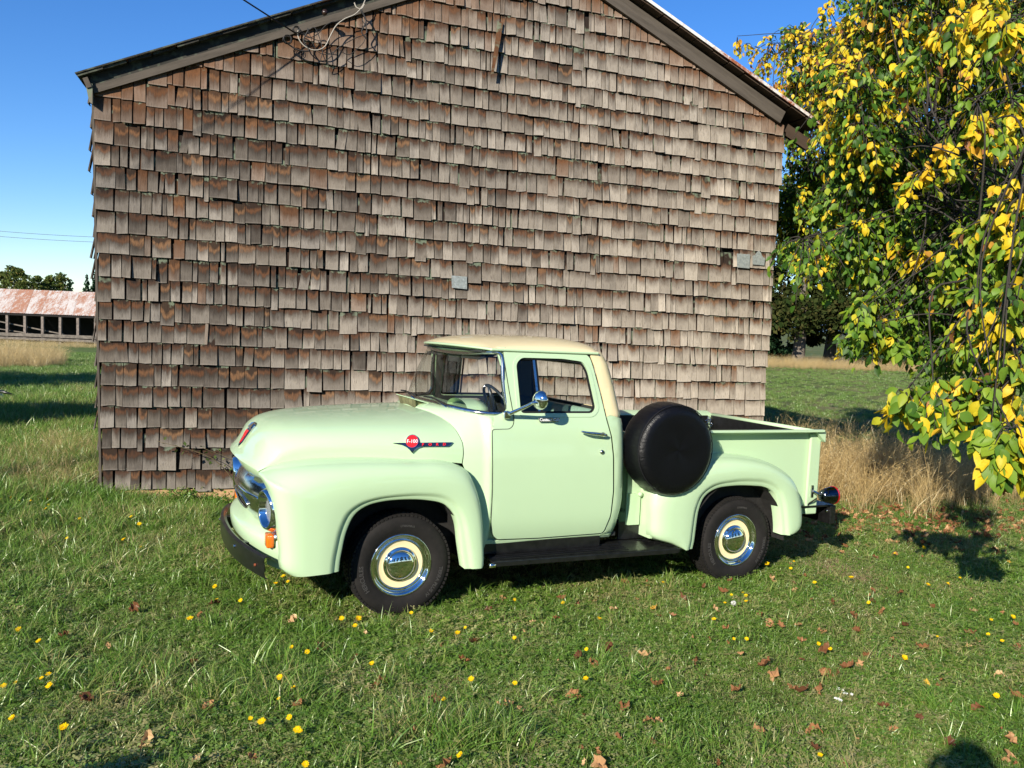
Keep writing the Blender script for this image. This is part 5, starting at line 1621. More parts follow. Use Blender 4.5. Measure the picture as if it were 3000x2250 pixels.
# ------------------------------------------------------------------ flowers, fallen leaves, weeds
M_PET = NM('yellow_petals'); d = M_PET.n('BsdfDiffuse', i={'Color': (.85, .58, .01, 1)}); t = M_PET.n('BsdfTranslucent', i={'Color': (.85, .55, .01, 1)})
M_PET.link(M_PET.n('MixShader', i={0: .3, 1: d.outputs[0], 2: t.outputs[0]}).outputs[0], M_PET.out.inputs[0]); M_PET = M_PET.m
M_FC = simple('flower_centre', (.60, .33, .01), .8); M_STEM = simple('flower_stem', (.07, .13, .03), .7)
def flower_meshes():
    r = np.random.RandomState(3); out = []
    for v in range(4):
        hs = MB(); n = 15; R = .019 + .002 * v
        for k in range(n):
            a = 2 * pi * k / n + r.normal(0, .05); up_ = r.uniform(.15, .45); L = R * r.uniform(.85, 1.1); u = np.array([cos(a), sin(a), up_]); w = np.array([-sin(a), cos(a), 0]) * .0042
            hs.add([w * -.3, w * .3, u * L * .6 + w, u * L, u * L * .6 - w], [(0, 1, 2, 3, 4)])
        for k in range(9):
            a = 2 * pi * k / 9; u = np.array([cos(a), sin(a), .7]); w = np.array([-sin(a), cos(a), 0]) * .0035
            hs.add([(0, 0, .002), u * R * .45 + w, u * R * .55, u * R * .45 - w], [(0, 1, 2, 3)])
        me = bpy.data.meshes.new('petals'); me.from_pydata(hs.V, [], hs.F); me.materials.append(M_PET)
        c = MB().lathe([(.0001, .006), (.005, .004), (.006, .0), (.003, -.006), (.0001, -.007)], axis='z', n=8); mc = bpy.data.meshes.new('flower_centre'); mc.from_pydata(c.V, [], c.F); mc.materials.append(M_FC)
        lx, ly = r.uniform(-.03, .03, 2); s_ = MB().tube([(lx, ly, -.11), (lx * .5, ly * .5, -.05), (0, 0, -.004)], .0014, 5); ms = bpy.data.meshes.new('stem'); ms.from_pydata(s_.V, [], s_.F); ms.materials.append(M_STEM)
        out.append((me, mc, ms))
    return out


FM = flower_meshes()
fl = [(0 + x / 1.4747, 1700 + y / 1.4747) for x, y in [(167,264),(928,27),(937,83),(1040,88),(1190,15),(1244,6),(1476,167),(1548,167),(1534,198),(1777,141),(1863,220),(1976,228),(2010,205),(1260,292),(1327,315),(1607,366),(1204,517),(1209,425),(1082,604),(1131,618),(1250,597),(1284,652),(1298,660),(275,645),(209,411),(180,428),(213,460),(15,460),(52,600),(80,213),(1917,522),(2035,430),(1987,764),(1319,801),(1268,470),(820,165),(68,445)]]
fl += [(1500 + x / 1.4747, 1600 + y / 1.4747) for x, y in [(10,237),(220,248),(377,316),(652,162),(919,249),(948,211),(1010,213),(998,199),(1012,240),(1046,93),(1101,83),(1217,71),(1204,103),(1307,162),(1465,139),(1541,248),(1710,97),(1654,35),(1797,167),(1883,165),(1935,144),(1780,4),(872,320),(958,402),(1013,403),(10,400),(322,452),(318,575),(12,593),(1323,429),(1375,449),(1838,390),(2057,387),(2117,416),(2164,307),(2070,323),(2092,651),(1330,914),(1695,483)]]
fl2 = [(x / 2.458, 1150 + y / 2.458) for x, y in [(340,633),(330,846),(573,912),(483,1050),(1014,1115),(1548,1397),(2040,1326),(1986,1377),(2074,1362),(946,900),(1002,950),(890,1062),(142,787),(220,790),(276,777),(341,773),(350,692),(93,699),(13,772),(459,530),(486,437),(530,373),(427,265),(380,444),(418,440),(188,443),(175,398),(263,192),(290,225),(362,203),(410,200),(195,238),(262,226),(145,294),(105,505),(120,345),(40,350),(15,353),(20,447),(395,482),(420,495),(610,428),(555,275),(445,322),(463,180),(490,190),(250,403),(75,372),(225,686),(350,820),(20,675),(80,762)]]
rf = np.random.RandomState(5)
SM = []


def where(P):
    """plain words for the place of a small thing on the lawn"""
    x, y = P[0], P[1]; u = 1500 + FPX * x / y
    if x < -3.2 and y > 7.4: return 'beside the left barn corner'
    if u < 850: return 'on the lawn left of the bumper'
    ut_, a, b = under_truck(np.array(x), np.array(y)); a = float(a); b = float(b)
    if a < -.3: return 'before the pickup nose'
    if a < 1.0 and b > -2.2: return 'before the front wheel'
    if a < 2.1 and b > -2.6: return 'before the running board'
    if a < 3.4 and b > -2.4: return 'before the rear wheel'
    if a >= 3.4 and b > -2.6: return 'behind the tailgate'
    if x < 0: return 'low on the lawn left'
    if x < 1.3: return 'low on the middle lawn'
    return 'low on the lawn right'


for i, (px, py) in enumerate(fl + fl2):
    P = pground(px, py); h = rf.uniform(.055, .085)
    d = pray(px, py); P = P - d / np.linalg.norm(d) * 0; P = P - d * (h / abs(d[2])); P[2] = float(ground(P[0], P[1])) + h
    far = P[1] > 6.5
    wh = where(P)
    f = empty('yellow_flower', tuple(P), None, 'flower'); SM.append((f, 'yellow flower', wh))
    tw = Vector((-.25 + rf.normal(0, .3), -.6 + rf.normal(0, .3), 1)).normalized(); f.rotation_euler = tw.to_track_quat('Z', 'Y').to_euler()
    s_ = rf.uniform(.55, .95); f.scale = (s_,) * 3
    for me, nm in zip(FM[i % 4], ('petals', 'flower_centre', 'stem')): link(bpy.data.objects.new(nm, me), f)

# fallen leaves: curled, brown; some still yellow
def leaf_mesh(name, L, W, curl, fold, mat, seed, lobed=0., nseg=9):
    r = np.random.RandomState(seed); V = []; F = []
    for i in range(nseg + 1):
        t = i / nseg; w = W * (sin(pi * min(1, t * .93 + .05)) ** .75) * (1 + (lobed + .12) * sin(t * 19 + seed) + r.normal(0, .10)) if 0 < i < nseg else .0015
        a = curl * (t - .4); px_ = sin(a) / curl * L if abs(curl) > .01 else (t - .4) * L; pz = (1 - cos(a)) / curl * L if abs(curl) > .01 else 0
        px_ = L * (sin(curl * (t - .4)) / curl); pz = L * (1 - cos(curl * (t - .4))) / curl
        fo = fold + r.normal(0, .38); j = r.normal(0, .16 * W, 3)
        V += [(px_, -w * cos(fo) + j[0] * .3, pz + w * sin(fo) + j[0]), (px_, j[2] * .5, pz + j[2]), (px_, w * cos(fold + fold - fo) + j[1] * .3, pz + w * sin(fold + fold - fo) + j[1])]
    for i in range(nseg):
        a = 3 * i; F += [(a, a + 1, a + 4, a + 3), (a + 1, a + 2, a + 5, a + 4)]
    me = bpy.data.meshes.new(name); me.from_pydata(V, [], F); me.materials.append(mat)
    return me


def leafmat(name, stops, rnd='obj', trans=.25, rough=.7, gl=.012):
    M = NM(name)
    f = M.n('ObjectInfo').outputs['Random'] if rnd == 'obj' else M.attr('tone')
    c = M.ramp(f, stops); n_ = M.noise(M.obj(), 60, 3)
    c = M.mix(M.math('MULTIPLY', M.ramp(n_, [(.5, (0, 0, 0)), (.75, (1, 1, 1))]), .35), c, M.mix(.6, c, (.12, .06, .02)))
    d = M.n('BsdfDiffuse', i={'Color': c}); t = M.n('BsdfTranslucent', i={'Color': c}); g = M.n('BsdfGlossy', i={'Roughness': rough * .6})
    m1 = M.n('MixShader', i={0: trans, 1: d.outputs[0], 2: t.outputs[0]})
    M.link(M.n('MixShader', i={0: gl, 1: m1.outputs[0], 2: g.outputs[0]}).outputs[0], M.out.inputs[0])
    return M.m


M_FL = leafmat('fallen_leaf_brown', [(0, (.13, .055, .028)), (.35, (.26, .115, .050)), (.65, (.38, .19, .085)), (.88, (.52, .31, .15)), (1, (.66, .44, .23))])
M_FY = leafmat('fallen_leaf_yellow', [(0, (.62, .34, .05)), (1, (.75, .45, .06))])
LM = [leaf_mesh('fallen_leaf', L, W, cu_, fo, M_FL, i, lo) for i, (L, W, cu_, fo, lo) in enumerate([(.10, .032, 1.6, .5, .1), (.12, .03, 2.4, .8, .15), (.08, .030, .9, .3, .2), (.11, .036, -1.4, .6, .1), (.09, .022, 2.8, 1.0, .1), (.075, .034, 1.2, .2, .25)])]
LY = [leaf_mesh('fallen_leaf', .10, .030, 1.0, .4, M_FY, 31)]
lv = [(x / 1.4747, 1700 + y / 1.4747) for x, y in [(280,237),(467,297),(1383,297),(2045,263),(1268,170),(1552,165),(1622,465),(1650,438),(620,705),(845,780),(1092,768),(370,515),(1935,803),(2190,545),(1580,235),(575,120),(862,147),(1910,285),(2177,87),(905,550),(1290,540),(933,100),(1875,522),(840,350),(2112,132),(605,405),(1522,345),(2008,350)]]
lv += [(1500 + x / 1.4747, 1600 + y / 1.4747) for x, y in [(205,228),(275,260),(362,235),(613,268),(690,300),(740,233),(878,280),(938,150),(1068,298),(1110,340),(1380,245),(1490,358),(1560,192),(1680,198),(1705,345),(1645,403),(1785,440),(1970,435),(2185,440),(2180,342),(1990,280),(1815,262),(1600,282),(1475,300),(1336,367),(285,475),(347,510),(575,477),(440,270),(795,490),(990,468),(1100,508),(1135,550),(1255,412),(1340,457),(1355,545),(1415,555),(1440,530),(1500,508),(1538,475),(1215,612),(1262,625),(1790,597),(1850,597),(630,605),(715,652),(490,690),(268,645),(595,752),(38,708),(365,890),(370,940),(1310,795),(1305,880),(1440,940),(1600,695),(1650,790),(2010,705),(2190,655),(2150,910),(2110,550),(1330,610),(965,620),(1075,812),(465,832),(895,943),(1760,738),(1570,50),(1430,30),(1770,45),(2010,8),(1945,18),(2150,835),(1885,843),(420,445),(1645,485),(1235,340),(925,355),(190,315),(488,160),(822,180),(920,200),(1225,188),(1125,150),(1215,160),(1558,238),(2085,15),(2130,30),(1160,345),(1985,383)]]
yel = {(613, 268), (1790, 597), (2147, 70)}
for i, (px, py) in enumerate(lv + [(1500 + 2147 / 1.4747, 1600 + 70 / 1.4747)]):
    P = pground(px, py); d = pray(px, py); h = .042; P = P - d * (h / abs(d[2])); P[2] = float(ground(P[0], P[1])) + h
    isy = any(abs(px - 1500 - a / 1.4747) < 1 and abs(py - 1600 - b / 1.4747) < 1 for a, b in yel)
    me = LY[0] if isy else LM[rf.randint(6)]
    o = link(bpy.data.objects.new('fallen_leaf', me)); o.location = P
    o.rotation_euler = (rf.normal(.35, .45), rf.normal(0, .4), rf.rand() * 6.28); s_ = rf.uniform(.6, 1.1) * (1.0 if P[1] < 5 else .95); o.scale = (s_,) * 3
    wh = where(P); o['category'] = 'leaf'; SM.append((o, ('yellow' if isy else 'curled brown') + ' fallen leaf', wh))
# litter under the hanging branches: nobody could count it
def litter(name, X, Y, seed, sc=(.6, 1.1)):
    coll = [bpy.data.objects.new('litter_leaf', me) for me in LM]
    r = np.random.RandomState(seed)
    return scatter(name, np.c_[X, Y, ground(X, Y) + r.uniform(.015, .05, len(X))], coll, r.uniform(*sc, len(X)), seed=seed, tilt=.5)
r = np.random.RandomState(50); X = r.uniform(2.6, 7.5, 1500); Y = r.uniform(7.6, 10.6, 1500) + .2 * (X - 3)
k = r.rand(1500) < np.exp(-((Y - 9.3 - .12 * (X - 3)) / .9) ** 2) * np.clip((X - 2.2) / 1.6, 0, 1); litter('leaf_litter', X[k], Y[k], 51)
X = r.uniform(-.5, 4.5, 260); Y = r.uniform(2.8, 8, 260); k = visible(X, Y) & (r.rand(260) < .55) & ~under_truck(X, Y)[0]; litter('leaf_crumbs', X[k], Y[k], 52, (.25, .5))
# pale dead thatch patch and white clover heads
tb = [tuft('thatch_tuft', 60, .035, .09, 1.6, .003, grass_mat('thatch', [(.36, .27, .15), (.48, .37, .22)], (.4, .3, .17), .3), 200 + i, 2) for i in range(2)]
c = pground(1500 + 1400 / 1.4747, 1600 + 108 / 1.4747); n = 90
X = c[0] + r.normal(0, .17, n); Y = c[1] + r.normal(0, .12, n); tag(scatter('thatch', np.c_[X, Y, ground(X, Y) + .015], tb, r.uniform(.8, 1.2, n), seed=53), None)
for (qx, qy) in ((1500 + 520 / 1.4747, 1600 + 470 / 1.4747), (1300, 2010), (620, 1810)):
    c = pground(qx, qy); n = 26; X = c[0] + r.normal(0, .12, n); Y = c[1] + r.normal(0, .09, n); scatter('thatch', np.c_[X, Y, ground(X, Y) + .01], [tuft('thatch_tuft', 40, .035, .09, 1.5, .003, bpy.data.materials['thatch'], 230, 2)], r.uniform(.6, 1., n), seed=54)
M_WF = simple('white_petals', (.8, .8, .76), .7)
for (qx, qy, s_) in ((1420, 650, 1.), (1437, 668, .8), (1400, 690, .8), (1412, 697, .9), (1465, 672, .5)):
    P = pground(1500 + qx / 1.4747, 1600 + qy / 1.4747); P[2] += .05
    mb = MB()
    for k_ in range(26):
        a = rf.rand() * 6.28; q = .017 * s_ * sqrt(rf.rand()); cpos = np.array([q * cos(a), q * sin(a), rf.uniform(0, .006)])
        mb.lathe([(.0001, .003), (.0028, .0015), (.0001, -.001)], cpos, 'z', 5)
    o = mb.build('white_flower_head', M_WF); P[2] -= .012; o.location = P; MB().tube([(0, 0, -.04), (0, 0, -.001)], .0010, 5).build('stem', M_STEM, o); tag(o, 'tiny white flower head in the small cluster on the lower right lawn', 'flower', 'white flower cluster on the lower right lawn')
P = pground(1500 + 955 / 1.4747, 1600 + 282 / 1.4747); P[2] += .06
mb = MB()
for k_ in range(70):
    z = rf.uniform(-.6, 1); a = rf.rand() * 6.28; q = sqrt(1 - z * z); dv = np.array([q * cos(a), q * sin(a), z]); mb.tube([dv * .004, dv * .020], .0005, 3, False)
    w = np.cross(dv, [0, .3, 1]); w /= np.linalg.norm(w); w2 = np.cross(dv, w)
    mb.add([dv * .020 + w * .004, dv * .019 + w2 * .004, dv * .020 - w * .004, dv * .019 - w2 * .004], [(0, 1, 2, 3)])
mb.tube([(0, 0, -.07), (0, 0, 0)], .0014, 5)
o = mb.build('seed_head', simple('seed_fluff', (.6, .6, .55), .9)); o.location = P; tag(o, 'round pale dandelion seed head among yellow flowers on the lawn', 'seed head')

# bramble against the wall near the pickup's nose
M_BR = leafmat('bramble_leaf', [(0, (.06, .11, .025)), (.5, (.13, .19, .05)), (1, (.22, .24, .08))], 'tone'); M_BS = simple('bramble_stem', (.12, .09, .04), .7)
br = empty('bramble', (0, 0, 0), 'thin green bramble leaning on the barn shingles left of the pickup nose', 'plant')
c0 = bw_(1.55, float(ground(*bw_(1.55, 0, .15)[:2])), .2); br.location = c0
V = []; F = []; T_ = []
stems = [[(1.45, 0, .2), (1.35, .3, .18), (1.1, .6, .2), (.55, .80, .22)], [(1.5, 0, .25), (1.55, .25, .22), (1.45, .5, .2), (1.0, .72, .2)], [(1.6, 0, .2), (1.7, .25, .2), (1.95, .45, .18)], [(1.65, 0, .25), (1.6, .35, .3), (1.35, .6, .3)], [(1.9, 0, .2), (2.0, .2, .25), (2.25, .35, .2)]]
for s_ in stems:
    P = catmull([bw_(u, z, o_) - c0 + np.array([0, 0, float(ground(*bw_(1.55, 0, .15)[:2])) ]) for u, z, o_ in s_], 22)
    MB().tube(P, np.linspace(.006, .002, 22), 5).build('stem', M_BS, br, True)
    for i in range(2, 22):
        for _ in range(rf.randint(1, 5)):
            a = rf.normal(0, 1, 3); a /= np.linalg.norm(a); b = np.cross(a, [0, .2, 1]); b /= np.linalg.norm(b); s2 = rf.uniform(.024, .046); p = P[i] + a * .03; o_ = len(V)
            V += [p, p + a * s2 * .6 + b * s2 * .45, p + a * s2 * 1.3, p + a * s2 * .6 - b * s2 * .45]; F.append((o_, o_ + 1, o_ + 2, o_ + 3)); T_ += [rf.rand()] * 4
tag(big('foliage', np.array(V), np.array(F), M_BR, br, attrs={'tone': np.array(T_)}), kind='stuff')
# low weeds along the wall foot
wt = []
for i in range(3):
    r2 = np.random.RandomState(70 + i); V = []; F = []; T_ = []; R_ = []
    for _ in range(50):
        a = r2.rand() * 6.28; d = .12 * sqrt(r2.rand()); p = np.array([d * cos(a), d * sin(a), r2.uniform(.01, .16)]); q = r2.normal(0, 1, 3); q /= np.linalg.norm(q); b = np.cross(q, [.1, .2, 1]); b /= np.linalg.norm(b); s2 = r2.uniform(.012, .028); o_ = len(V)
        V += [tuple(p), tuple(p + q * s2 * .6 + b * s2 * .5), tuple(p + q * s2 * 1.3), tuple(p + q * s2 * .6 - b * s2 * .5)]; F.append((o_, o_ + 1, o_ + 2, o_ + 3)); T_ += [.8] * 4; R_ += [r2.rand()] * 4
    me = bpy.data.meshes.new('weed'); me.from_pydata(V, [], F); me.materials.append(GML)
    for k_, a_ in (('t', T_), ('r', R_)):
        at = me.attributes.new(k_, 'FLOAT', 'POINT'); at.data.foreach_set('value', np.array(a_, np.float32))
    wt.append(bpy.data.objects.new('weed', me))
x = r.uniform(.6, 3.6, 90); o_ = np.abs(r.normal(0, .14, 90)) + .05; P = BL[None, :2] + BU[None, :2] * x[:, None] + BN[None, :2] * o_[:, None]
scatter('wall_weeds', np.c_[P, ground(P[:, 0], P[:, 1])], wt, r.uniform(.7, 1.4, 90), seed=72)

# labels: by place, counted from the left in rows of increasing distance
zones = {}
for o, kind_, wh in SM: zones.setdefault((kind_, wh), []).append(o)
for (kind_, wh), os_ in zones.items():
    os_.sort(key=lambda o: o.location[1]); nrow = max(1, math.ceil(len(os_) / 7)); per = math.ceil(len(os_) / nrow)
    for ri in range(nrow):
        row = os_[ri * per:(ri + 1) * per]; row.sort(key=lambda o: o.location[0] / o.location[1])
        rn = '' if nrow == 1 else (['nearest', 'farthest'] if nrow == 2 else ['nearest'] + [ORD[k] for k in range(1, nrow - 1)] + ['farthest'])[ri] + ' row, '
        kind_ = kind_.replace('curled brown fallen', 'brown fallen')
        for k, o in enumerate(row):
            o['label'] = (f'{kind_} {wh}, {rn}{ORD[k]} from the left' if len(row) > 1 else f'{kind_} {wh}, {rn.strip(", ")}').strip(', ').replace('farthest row, first', 'farthest row, first')
            o['group'] = ('yellow flowers ' if 'flower' in kind_ else 'fallen leaves ') + wh
wfs = sorted([o for o in COL.objects if o.name.startswith('white_flower_head')], key=lambda o: o.location[0])
for k, o in enumerate(wfs): o['label'] = f'tiny white flower head, {ORD[k]} from the left in the small white cluster on the lawn'
# ------------------------------------------------------------------ the big-leaved tree that hangs into the right of the view
M_LEAF = leafmat('tree_leaf', [(0, (.018, .055, .007)), (.30, (.060, .155, .014)), (.52, (.20, .33, .026)), (.64, (.40, .42, .025)), (.76, (.80, .58, .018)), (.90, (.82, .48, .03)), (.97, (.40, .17, .05)), (1, (.22, .09, .04))], 'tone', .40, .9, .022)
def bark(name, a, b, sc=9):
    M = NM(name); o = M.obj(); n_ = M.noise(M.map(o, (1, 1, .25)), sc, 6, .7)
    bs = M.bsdf(**{'Base Color': M.mix(n_, a, b), 'Roughness': .9}); M.link(M.bump(n_, .8, .03), bs.inputs['Normal']); return M.m
M_BARK = bark('lichened_bark', (.035, .028, .022), (.22, .20, .165))
M_TW = bark('twig_bark', (.012, .010, .008), (.055, .045, .035))
M_BARKD = bark('dark_bark', (.05, .04, .032), (.20, .165, .13), 3)
tr_ = np.random.RandomState(77)
tree = empty('broadleaf_tree', (7.3, 10.6, 0), 'large leafy tree turning yellow whose branches hang in from the right of the barn', 'tree')
T0 = np.array([7.3, 10.6, 0])
def at_px(px, py, z): return np.array([0, 0, CAMZ]) + pray(px, py) * z
cl = []      # centre, radius, twigs, yellow share, leaf scale
def C_(px, py, z, r, n, ye, ls=1.):
    near_ = z < 7.4; low = py > 1100
    cl.append((at_px(px, py, z * (1.2 if near_ else 1)), r * (1.15 if near_ else 1), int(n * (1.35 if near_ else 1) * (1.45 if low else 1)), ye * (.78 if near_ else 1), ls * ((1.02 if low else .90) if near_ else 1)))
# sprays that hang nearest
C_(2650, 1190, 4.7, .16, 7, .75); C_(2730, 1195, 4.6, .20, 9, .65); C_(2820, 1200, 4.5, .22, 10, .5); C_(2900, 1190, 4.4, .22, 10, .45); C_(2990, 1150, 4.3, .25, 12, .5)
C_(2900, 1285, 4.2, .11, 5, .55, 1.05); C_(2960, 1290, 4.1, .12, 6, .5, 1.05); C_(2925, 1350, 4.1, .08, 4, .15, 1.1); C_(2990, 1340, 4.1, .12, 6, .4, 1.1)
C_(2930, 960, 4.8, .22, 11, .6); C_(2990, 900, 4.7, .25, 12, .7); C_(2860, 900, 5.0, .18, 7, .15); C_(2850, 1010, 5.0, .15, 6, .3); C_(2960, 1060, 4.8, .2, 8, .25)
C_(2830, 730, 5.2, .24, 10, .3); C_(2900, 700, 5.0, .26, 12, .45); C_(2980, 650, 4.9, .3, 14, .55); C_(2960, 800, 4.9, .25, 10, .3); C_(2780, 780, 5.3, .2, 8, .15)
C_(2520, 935, 6.4, .2, 12, .03); C_(2600, 1010, 6.5, .2, 9, .03); C_(2700, 1010, 8.5, .35, 14, .02, .8); C_(2760, 1080, 8.2, .35, 14, .02, .8); C_(2860, 1090, 7.8, .35, 14, .05, .8); C_(2660, 930, 8.8, .4, 16, .02, .8); C_(2440, 860, 7., .12, 3, .05); C_(2420, 640, 7.2, .25, 12, .05); C_(2500, 640, 7.0, .25, 12, .05); C_(2590, 650, 6.8, .25, 12, .08); C_(2480, 1000, 6.6, .13, 4, .25, .9); C_(2545, 990, 6.4, .2, 11, .06); C_(2580, 960, 6.5, .2, 10, .03); C_(2580, 900, 6.5, .2, 8, .03); C_(2470, 945, 6.5, .05, 1, 1.); C_(2560, 870, 6.8, .2, 8, .03)
C_(2390, 740, 7.2, .24, 12, .08); C_(2470, 760, 7.0, .24, 12, .05); C_(2540, 800, 6.8, .22, 10, .05); C_(2450, 700, 7.2, .25, 12, .06); C_(2550, 720, 7.0, .25, 12, .1); C_(2650, 740, 6.6, .2, 6, .6); C_(2700, 760, 6.4, .12, 3, .8)
C_(2650, 250, 5.8, .20, 9, .85); C_(2700, 200, 5.6, .2, 8, .7); C_(2940, 100, 4.9, .16, 7, .95, 1.05); C_(2880, 60, 5.0, .2, 8, .85); C_(2780, 100, 5.4, .22, 8, .75); C_(2860, 350, 5.2, .2, 9, .8); C_(2900, 400, 5.2, .2, 9, .8); C_(2960, 330, 5.2, .18, 6, .8)
C_(2700, 540, 6.0, .2, 8, .6); C_(2560, 320, 6.3, .14, 5, .9); C_(2480, 400, 6.6, .13, 4, .8); C_(2600, 480, 6.4, .2, 9, .3); C_(2540, 540, 6.8, .25, 10, .2); C_(2760, 480, 6., .2, 8, .5)
C_(2420, 270, 12.4, .4, 12, .75, .9); C_(2450, 180, 11.6, .4, 14, .7, .9); C_(2250, 160, 12.6, .35, 8, .95, .85); C_(2180, 150, 13.2, .22, 4, .95, .85); C_(2330, 150, 12.3, .4, 9, .9, .85); C_(2420, 60, 10.5, .35, 7, .5, .85); C_(2360, 215, 12.2, .35, 9, .85, .85)
C_(2230, 205, 12.8, .3, 9, .9, .85); C_(2275, 150, 12.8, .3, 8, .9, .85); C_(2290, 260, 12.6, .35, 12, .8, .85); C_(2370, 130, 12.6, .4, 12, .8, .85); C_(2420, 230, 12.0, .4, 14, .6, .85); C_(2480, 110, 11.5, .4, 12, .6, .85); C_(2160, 120, 13.2, .15, 3, .95, .85); C_(2350, 340, 12.3, .4, 14, .45, .85); C_(2380, 420, 12., .45, 16, .2, .85); C_(2350, 520, 12.3, .4, 14, .15, .85); C_(2360, 640, 12.2, .4, 14, .15, .85)
C_(2300, 600, 12.5, .3, 8, .6, .9); C_(2290, 700, 12.4, .25, 6, .9, .9)
# the body of the crown: behind the sprays and far to the right of the view
for _ in range(640):
    px_ = tr_.uniform(2300, 3150); py_ = tr_.uniform(-150, 1060); z = tr_.uniform(7.5, 13.)
    lim = 2520 if py_ < 120 else (2272 if 320 < py_ < 720 else 2330) if py_ < 880 else ( 2560 + (py_ - 880) * 1.2)
    if px_ < lim or (py_ > 780 and px_ < 2600) : continue
    if sin(px_ * .021 + 1) * sin(py_ * .024) < -.86: continue
    if px_ < 2470 and z < 12.2 and py_ < 700: z = 12.2 + tr_.rand()
    if (2680 < px_ < 2790 and 250 < py_ < 400) or (2850 < px_ < 2960 and 560 < py_ < 640): continue
    C_(px_, py_, z, tr_.uniform(.34, .56), 21, (.36 if py_ < 420 else .06) if px_ < 2800 or py_ < 300 else .12, .80)
for _ in range(95):
    v = tr_.normal(0, 1, 3); v /= np.linalg.norm(v); v[2] = abs(v[2]) * 1.0 - .15
    c = np.array([7.8, 10.4, 3.6]) + v * np.array([4.2, 4.6, 4.0]) * tr_.uniform(.5, 1.0)
    X_, Y_, Z_ = pproj(c)
    if c[2] < 1.6 or (Z_ > .5 and X_ < 3080 and -100 < Y_ < 2300) or Z_ < .5: continue
    cl.append((c, .6, 14, .4, .95))
# limbs
limb_ends = [(3.9, 12.6, 4.3), (4.6, 10.6, 4.2), (3.5, 7.6, 3.9), (4.4, 9.0, 2.7), (3.2, 6.2, 2.4), (2.9, 5.0, 2.0), (3.1, 5.2, 3.5), (5.8, 8.0, 5.6), (6.5, 13.5, 5.5), (9.8, 10.0, 5.2), (8.2, 7.0, 4.8), (7.4, 10.8, 7.0), (10.0, 13.0, 4.2), (4.9, 11.8, 5.8)]
limbs = []; gz0 = float(ground(7.3, 10.6))
fork = np.array([7.2, 10.5, 1.9])
mbk = MB().tube(catmull([(7.35, 10.65, gz0 - .2), (7.32, 10.6, .6), (7.2, 10.5, 1.9)], 12) - T0, np.linspace(.34, .24, 12), 14); mbk.build('trunk', M_BARK, tree, True)
for e in limb_ends:
    e = np.array(e); mid = (fork + e) / 2 + np.array([0, 0, .35]) + tr_.normal(0, .15, 3); q1 = fork * .75 + mid * .25 + tr_.normal(0, .08, 3); q2 = mid * .4 + e * .6 + tr_.normal(0, .15, 3)
    P = catmull([fork, q1, mid, q2, e], 26); limbs.append(P)
    MB().tube(P - T0, np.linspace(.05 if e[1] > 7.8 else .022, .008, 26), 8).build('limb', M_TW if e[1] < 8 else M_BARK, tree, True)
LP = np.vstack(limbs)
twig = MB(); leaves = []
for (c, r, n, ye, ls) in cl:
    d = np.linalg.norm(LP - c, axis=1) + .6 * np.maximum(0, c[2] - LP[:, 2]); j = int(np.argsort(d)[tr_.randint(0, 28)]); s = LP[j]
    if np.linalg.norm(s - c) < 6:
        mid = (s + c) / 2 + np.array([0, 0, .16 * np.linalg.norm(s - c)]) + tr_.normal(0, .16 * min(1, np.linalg.norm(s - c)), 3)
        twig.tube(catmull([s, mid, c + np.array([0, 0, r * .5])], 9) - T0, np.linspace(.009, .004, 9), 5)
    for _ in range(n):
        v = tr_.normal(0, 1, 3); v /= np.linalg.norm(v); e = c + v * r * tr_.uniform(.35, 1.0)
        o = c + np.array([0, 0, r * .45]) + (e - c) * .2
        m_ = (o + e) / 2 + np.array([0, 0, .1 * r]); P = catmull([o, m_, e - np.array([0, 0, .05])], 6)
        twig.tube(P - T0, np.linspace(.006, .0022, 6), 4, False)
        out_ = e - c; out_[2] = 0; out_ = out_ / (np.linalg.norm(out_) + 1e-6)
        nl = tr_.randint(5, 9); cy = tr_.rand() < ye
        for q in range(nl):
            p = P[min(5, 2 + q // 2)] + tr_.normal(0, .02, 3)
            a = tr_.rand() * 2 * pi; dr = out_ * .35 + np.array([cos(a), sin(a), 0]) * .8 + np.array([0, 0, -tr_.uniform(.4, 2.0)]); dr /= np.linalg.norm(dr)
            up_ = np.array([0, 0, 1.]) * tr_.uniform(.3, 1) + out_ * .5 + np.array([-.35, -.7, 0]) * tr_.uniform(0, 1.2) + tr_.normal(0, .35, 3)
            if cy: tn = tr_.choice([tr_.uniform(.62, .80), tr_.uniform(.74, .88), tr_.uniform(.90, 1.0)], p=[.42, .44, .14])
            else: tn = tr_.choice([tr_.uniform(.05, .38), tr_.uniform(.38, .60), tr_.uniform(.6, .8)], p=([.62, .34, .04] if ls < .85 else [.25, .66, .09]))  # darker greens in the crown body paint in its shaded inside
            leaves.append((p, dr, up_, ls * tr_.uniform(.068, .128), tn, tr_.uniform(.2, .9), tr_.uniform(-.9, 1.3)))
tag(twig.build('twigs', M_TW, tree, True), kind='stuff')
nL_ = len(leaves)
Pp = np.array([l[0] for l in leaves]); Dr = np.array([l[1] for l in leaves]); Up = np.array([l[2] for l in leaves]); Le = np.array([l[3] for l in leaves]); Tn = np.array([l[4] for l in leaves]); Fo = np.array([l[5] for l in leaves]) * .7; Cu = np.array([l[6] for l in leaves])
Si = np.cross(Dr, Up); Si /= np.linalg.norm(Si, axis=1)[:, None] + 1e-9; Nn = np.cross(Si, Dr)
ts = np.array([0, .22, .48, .74, 1.0]); ws = np.array([.02, .80, 1.0, .62, .01])
LV = np.zeros((nL_, 5, 3, 3))
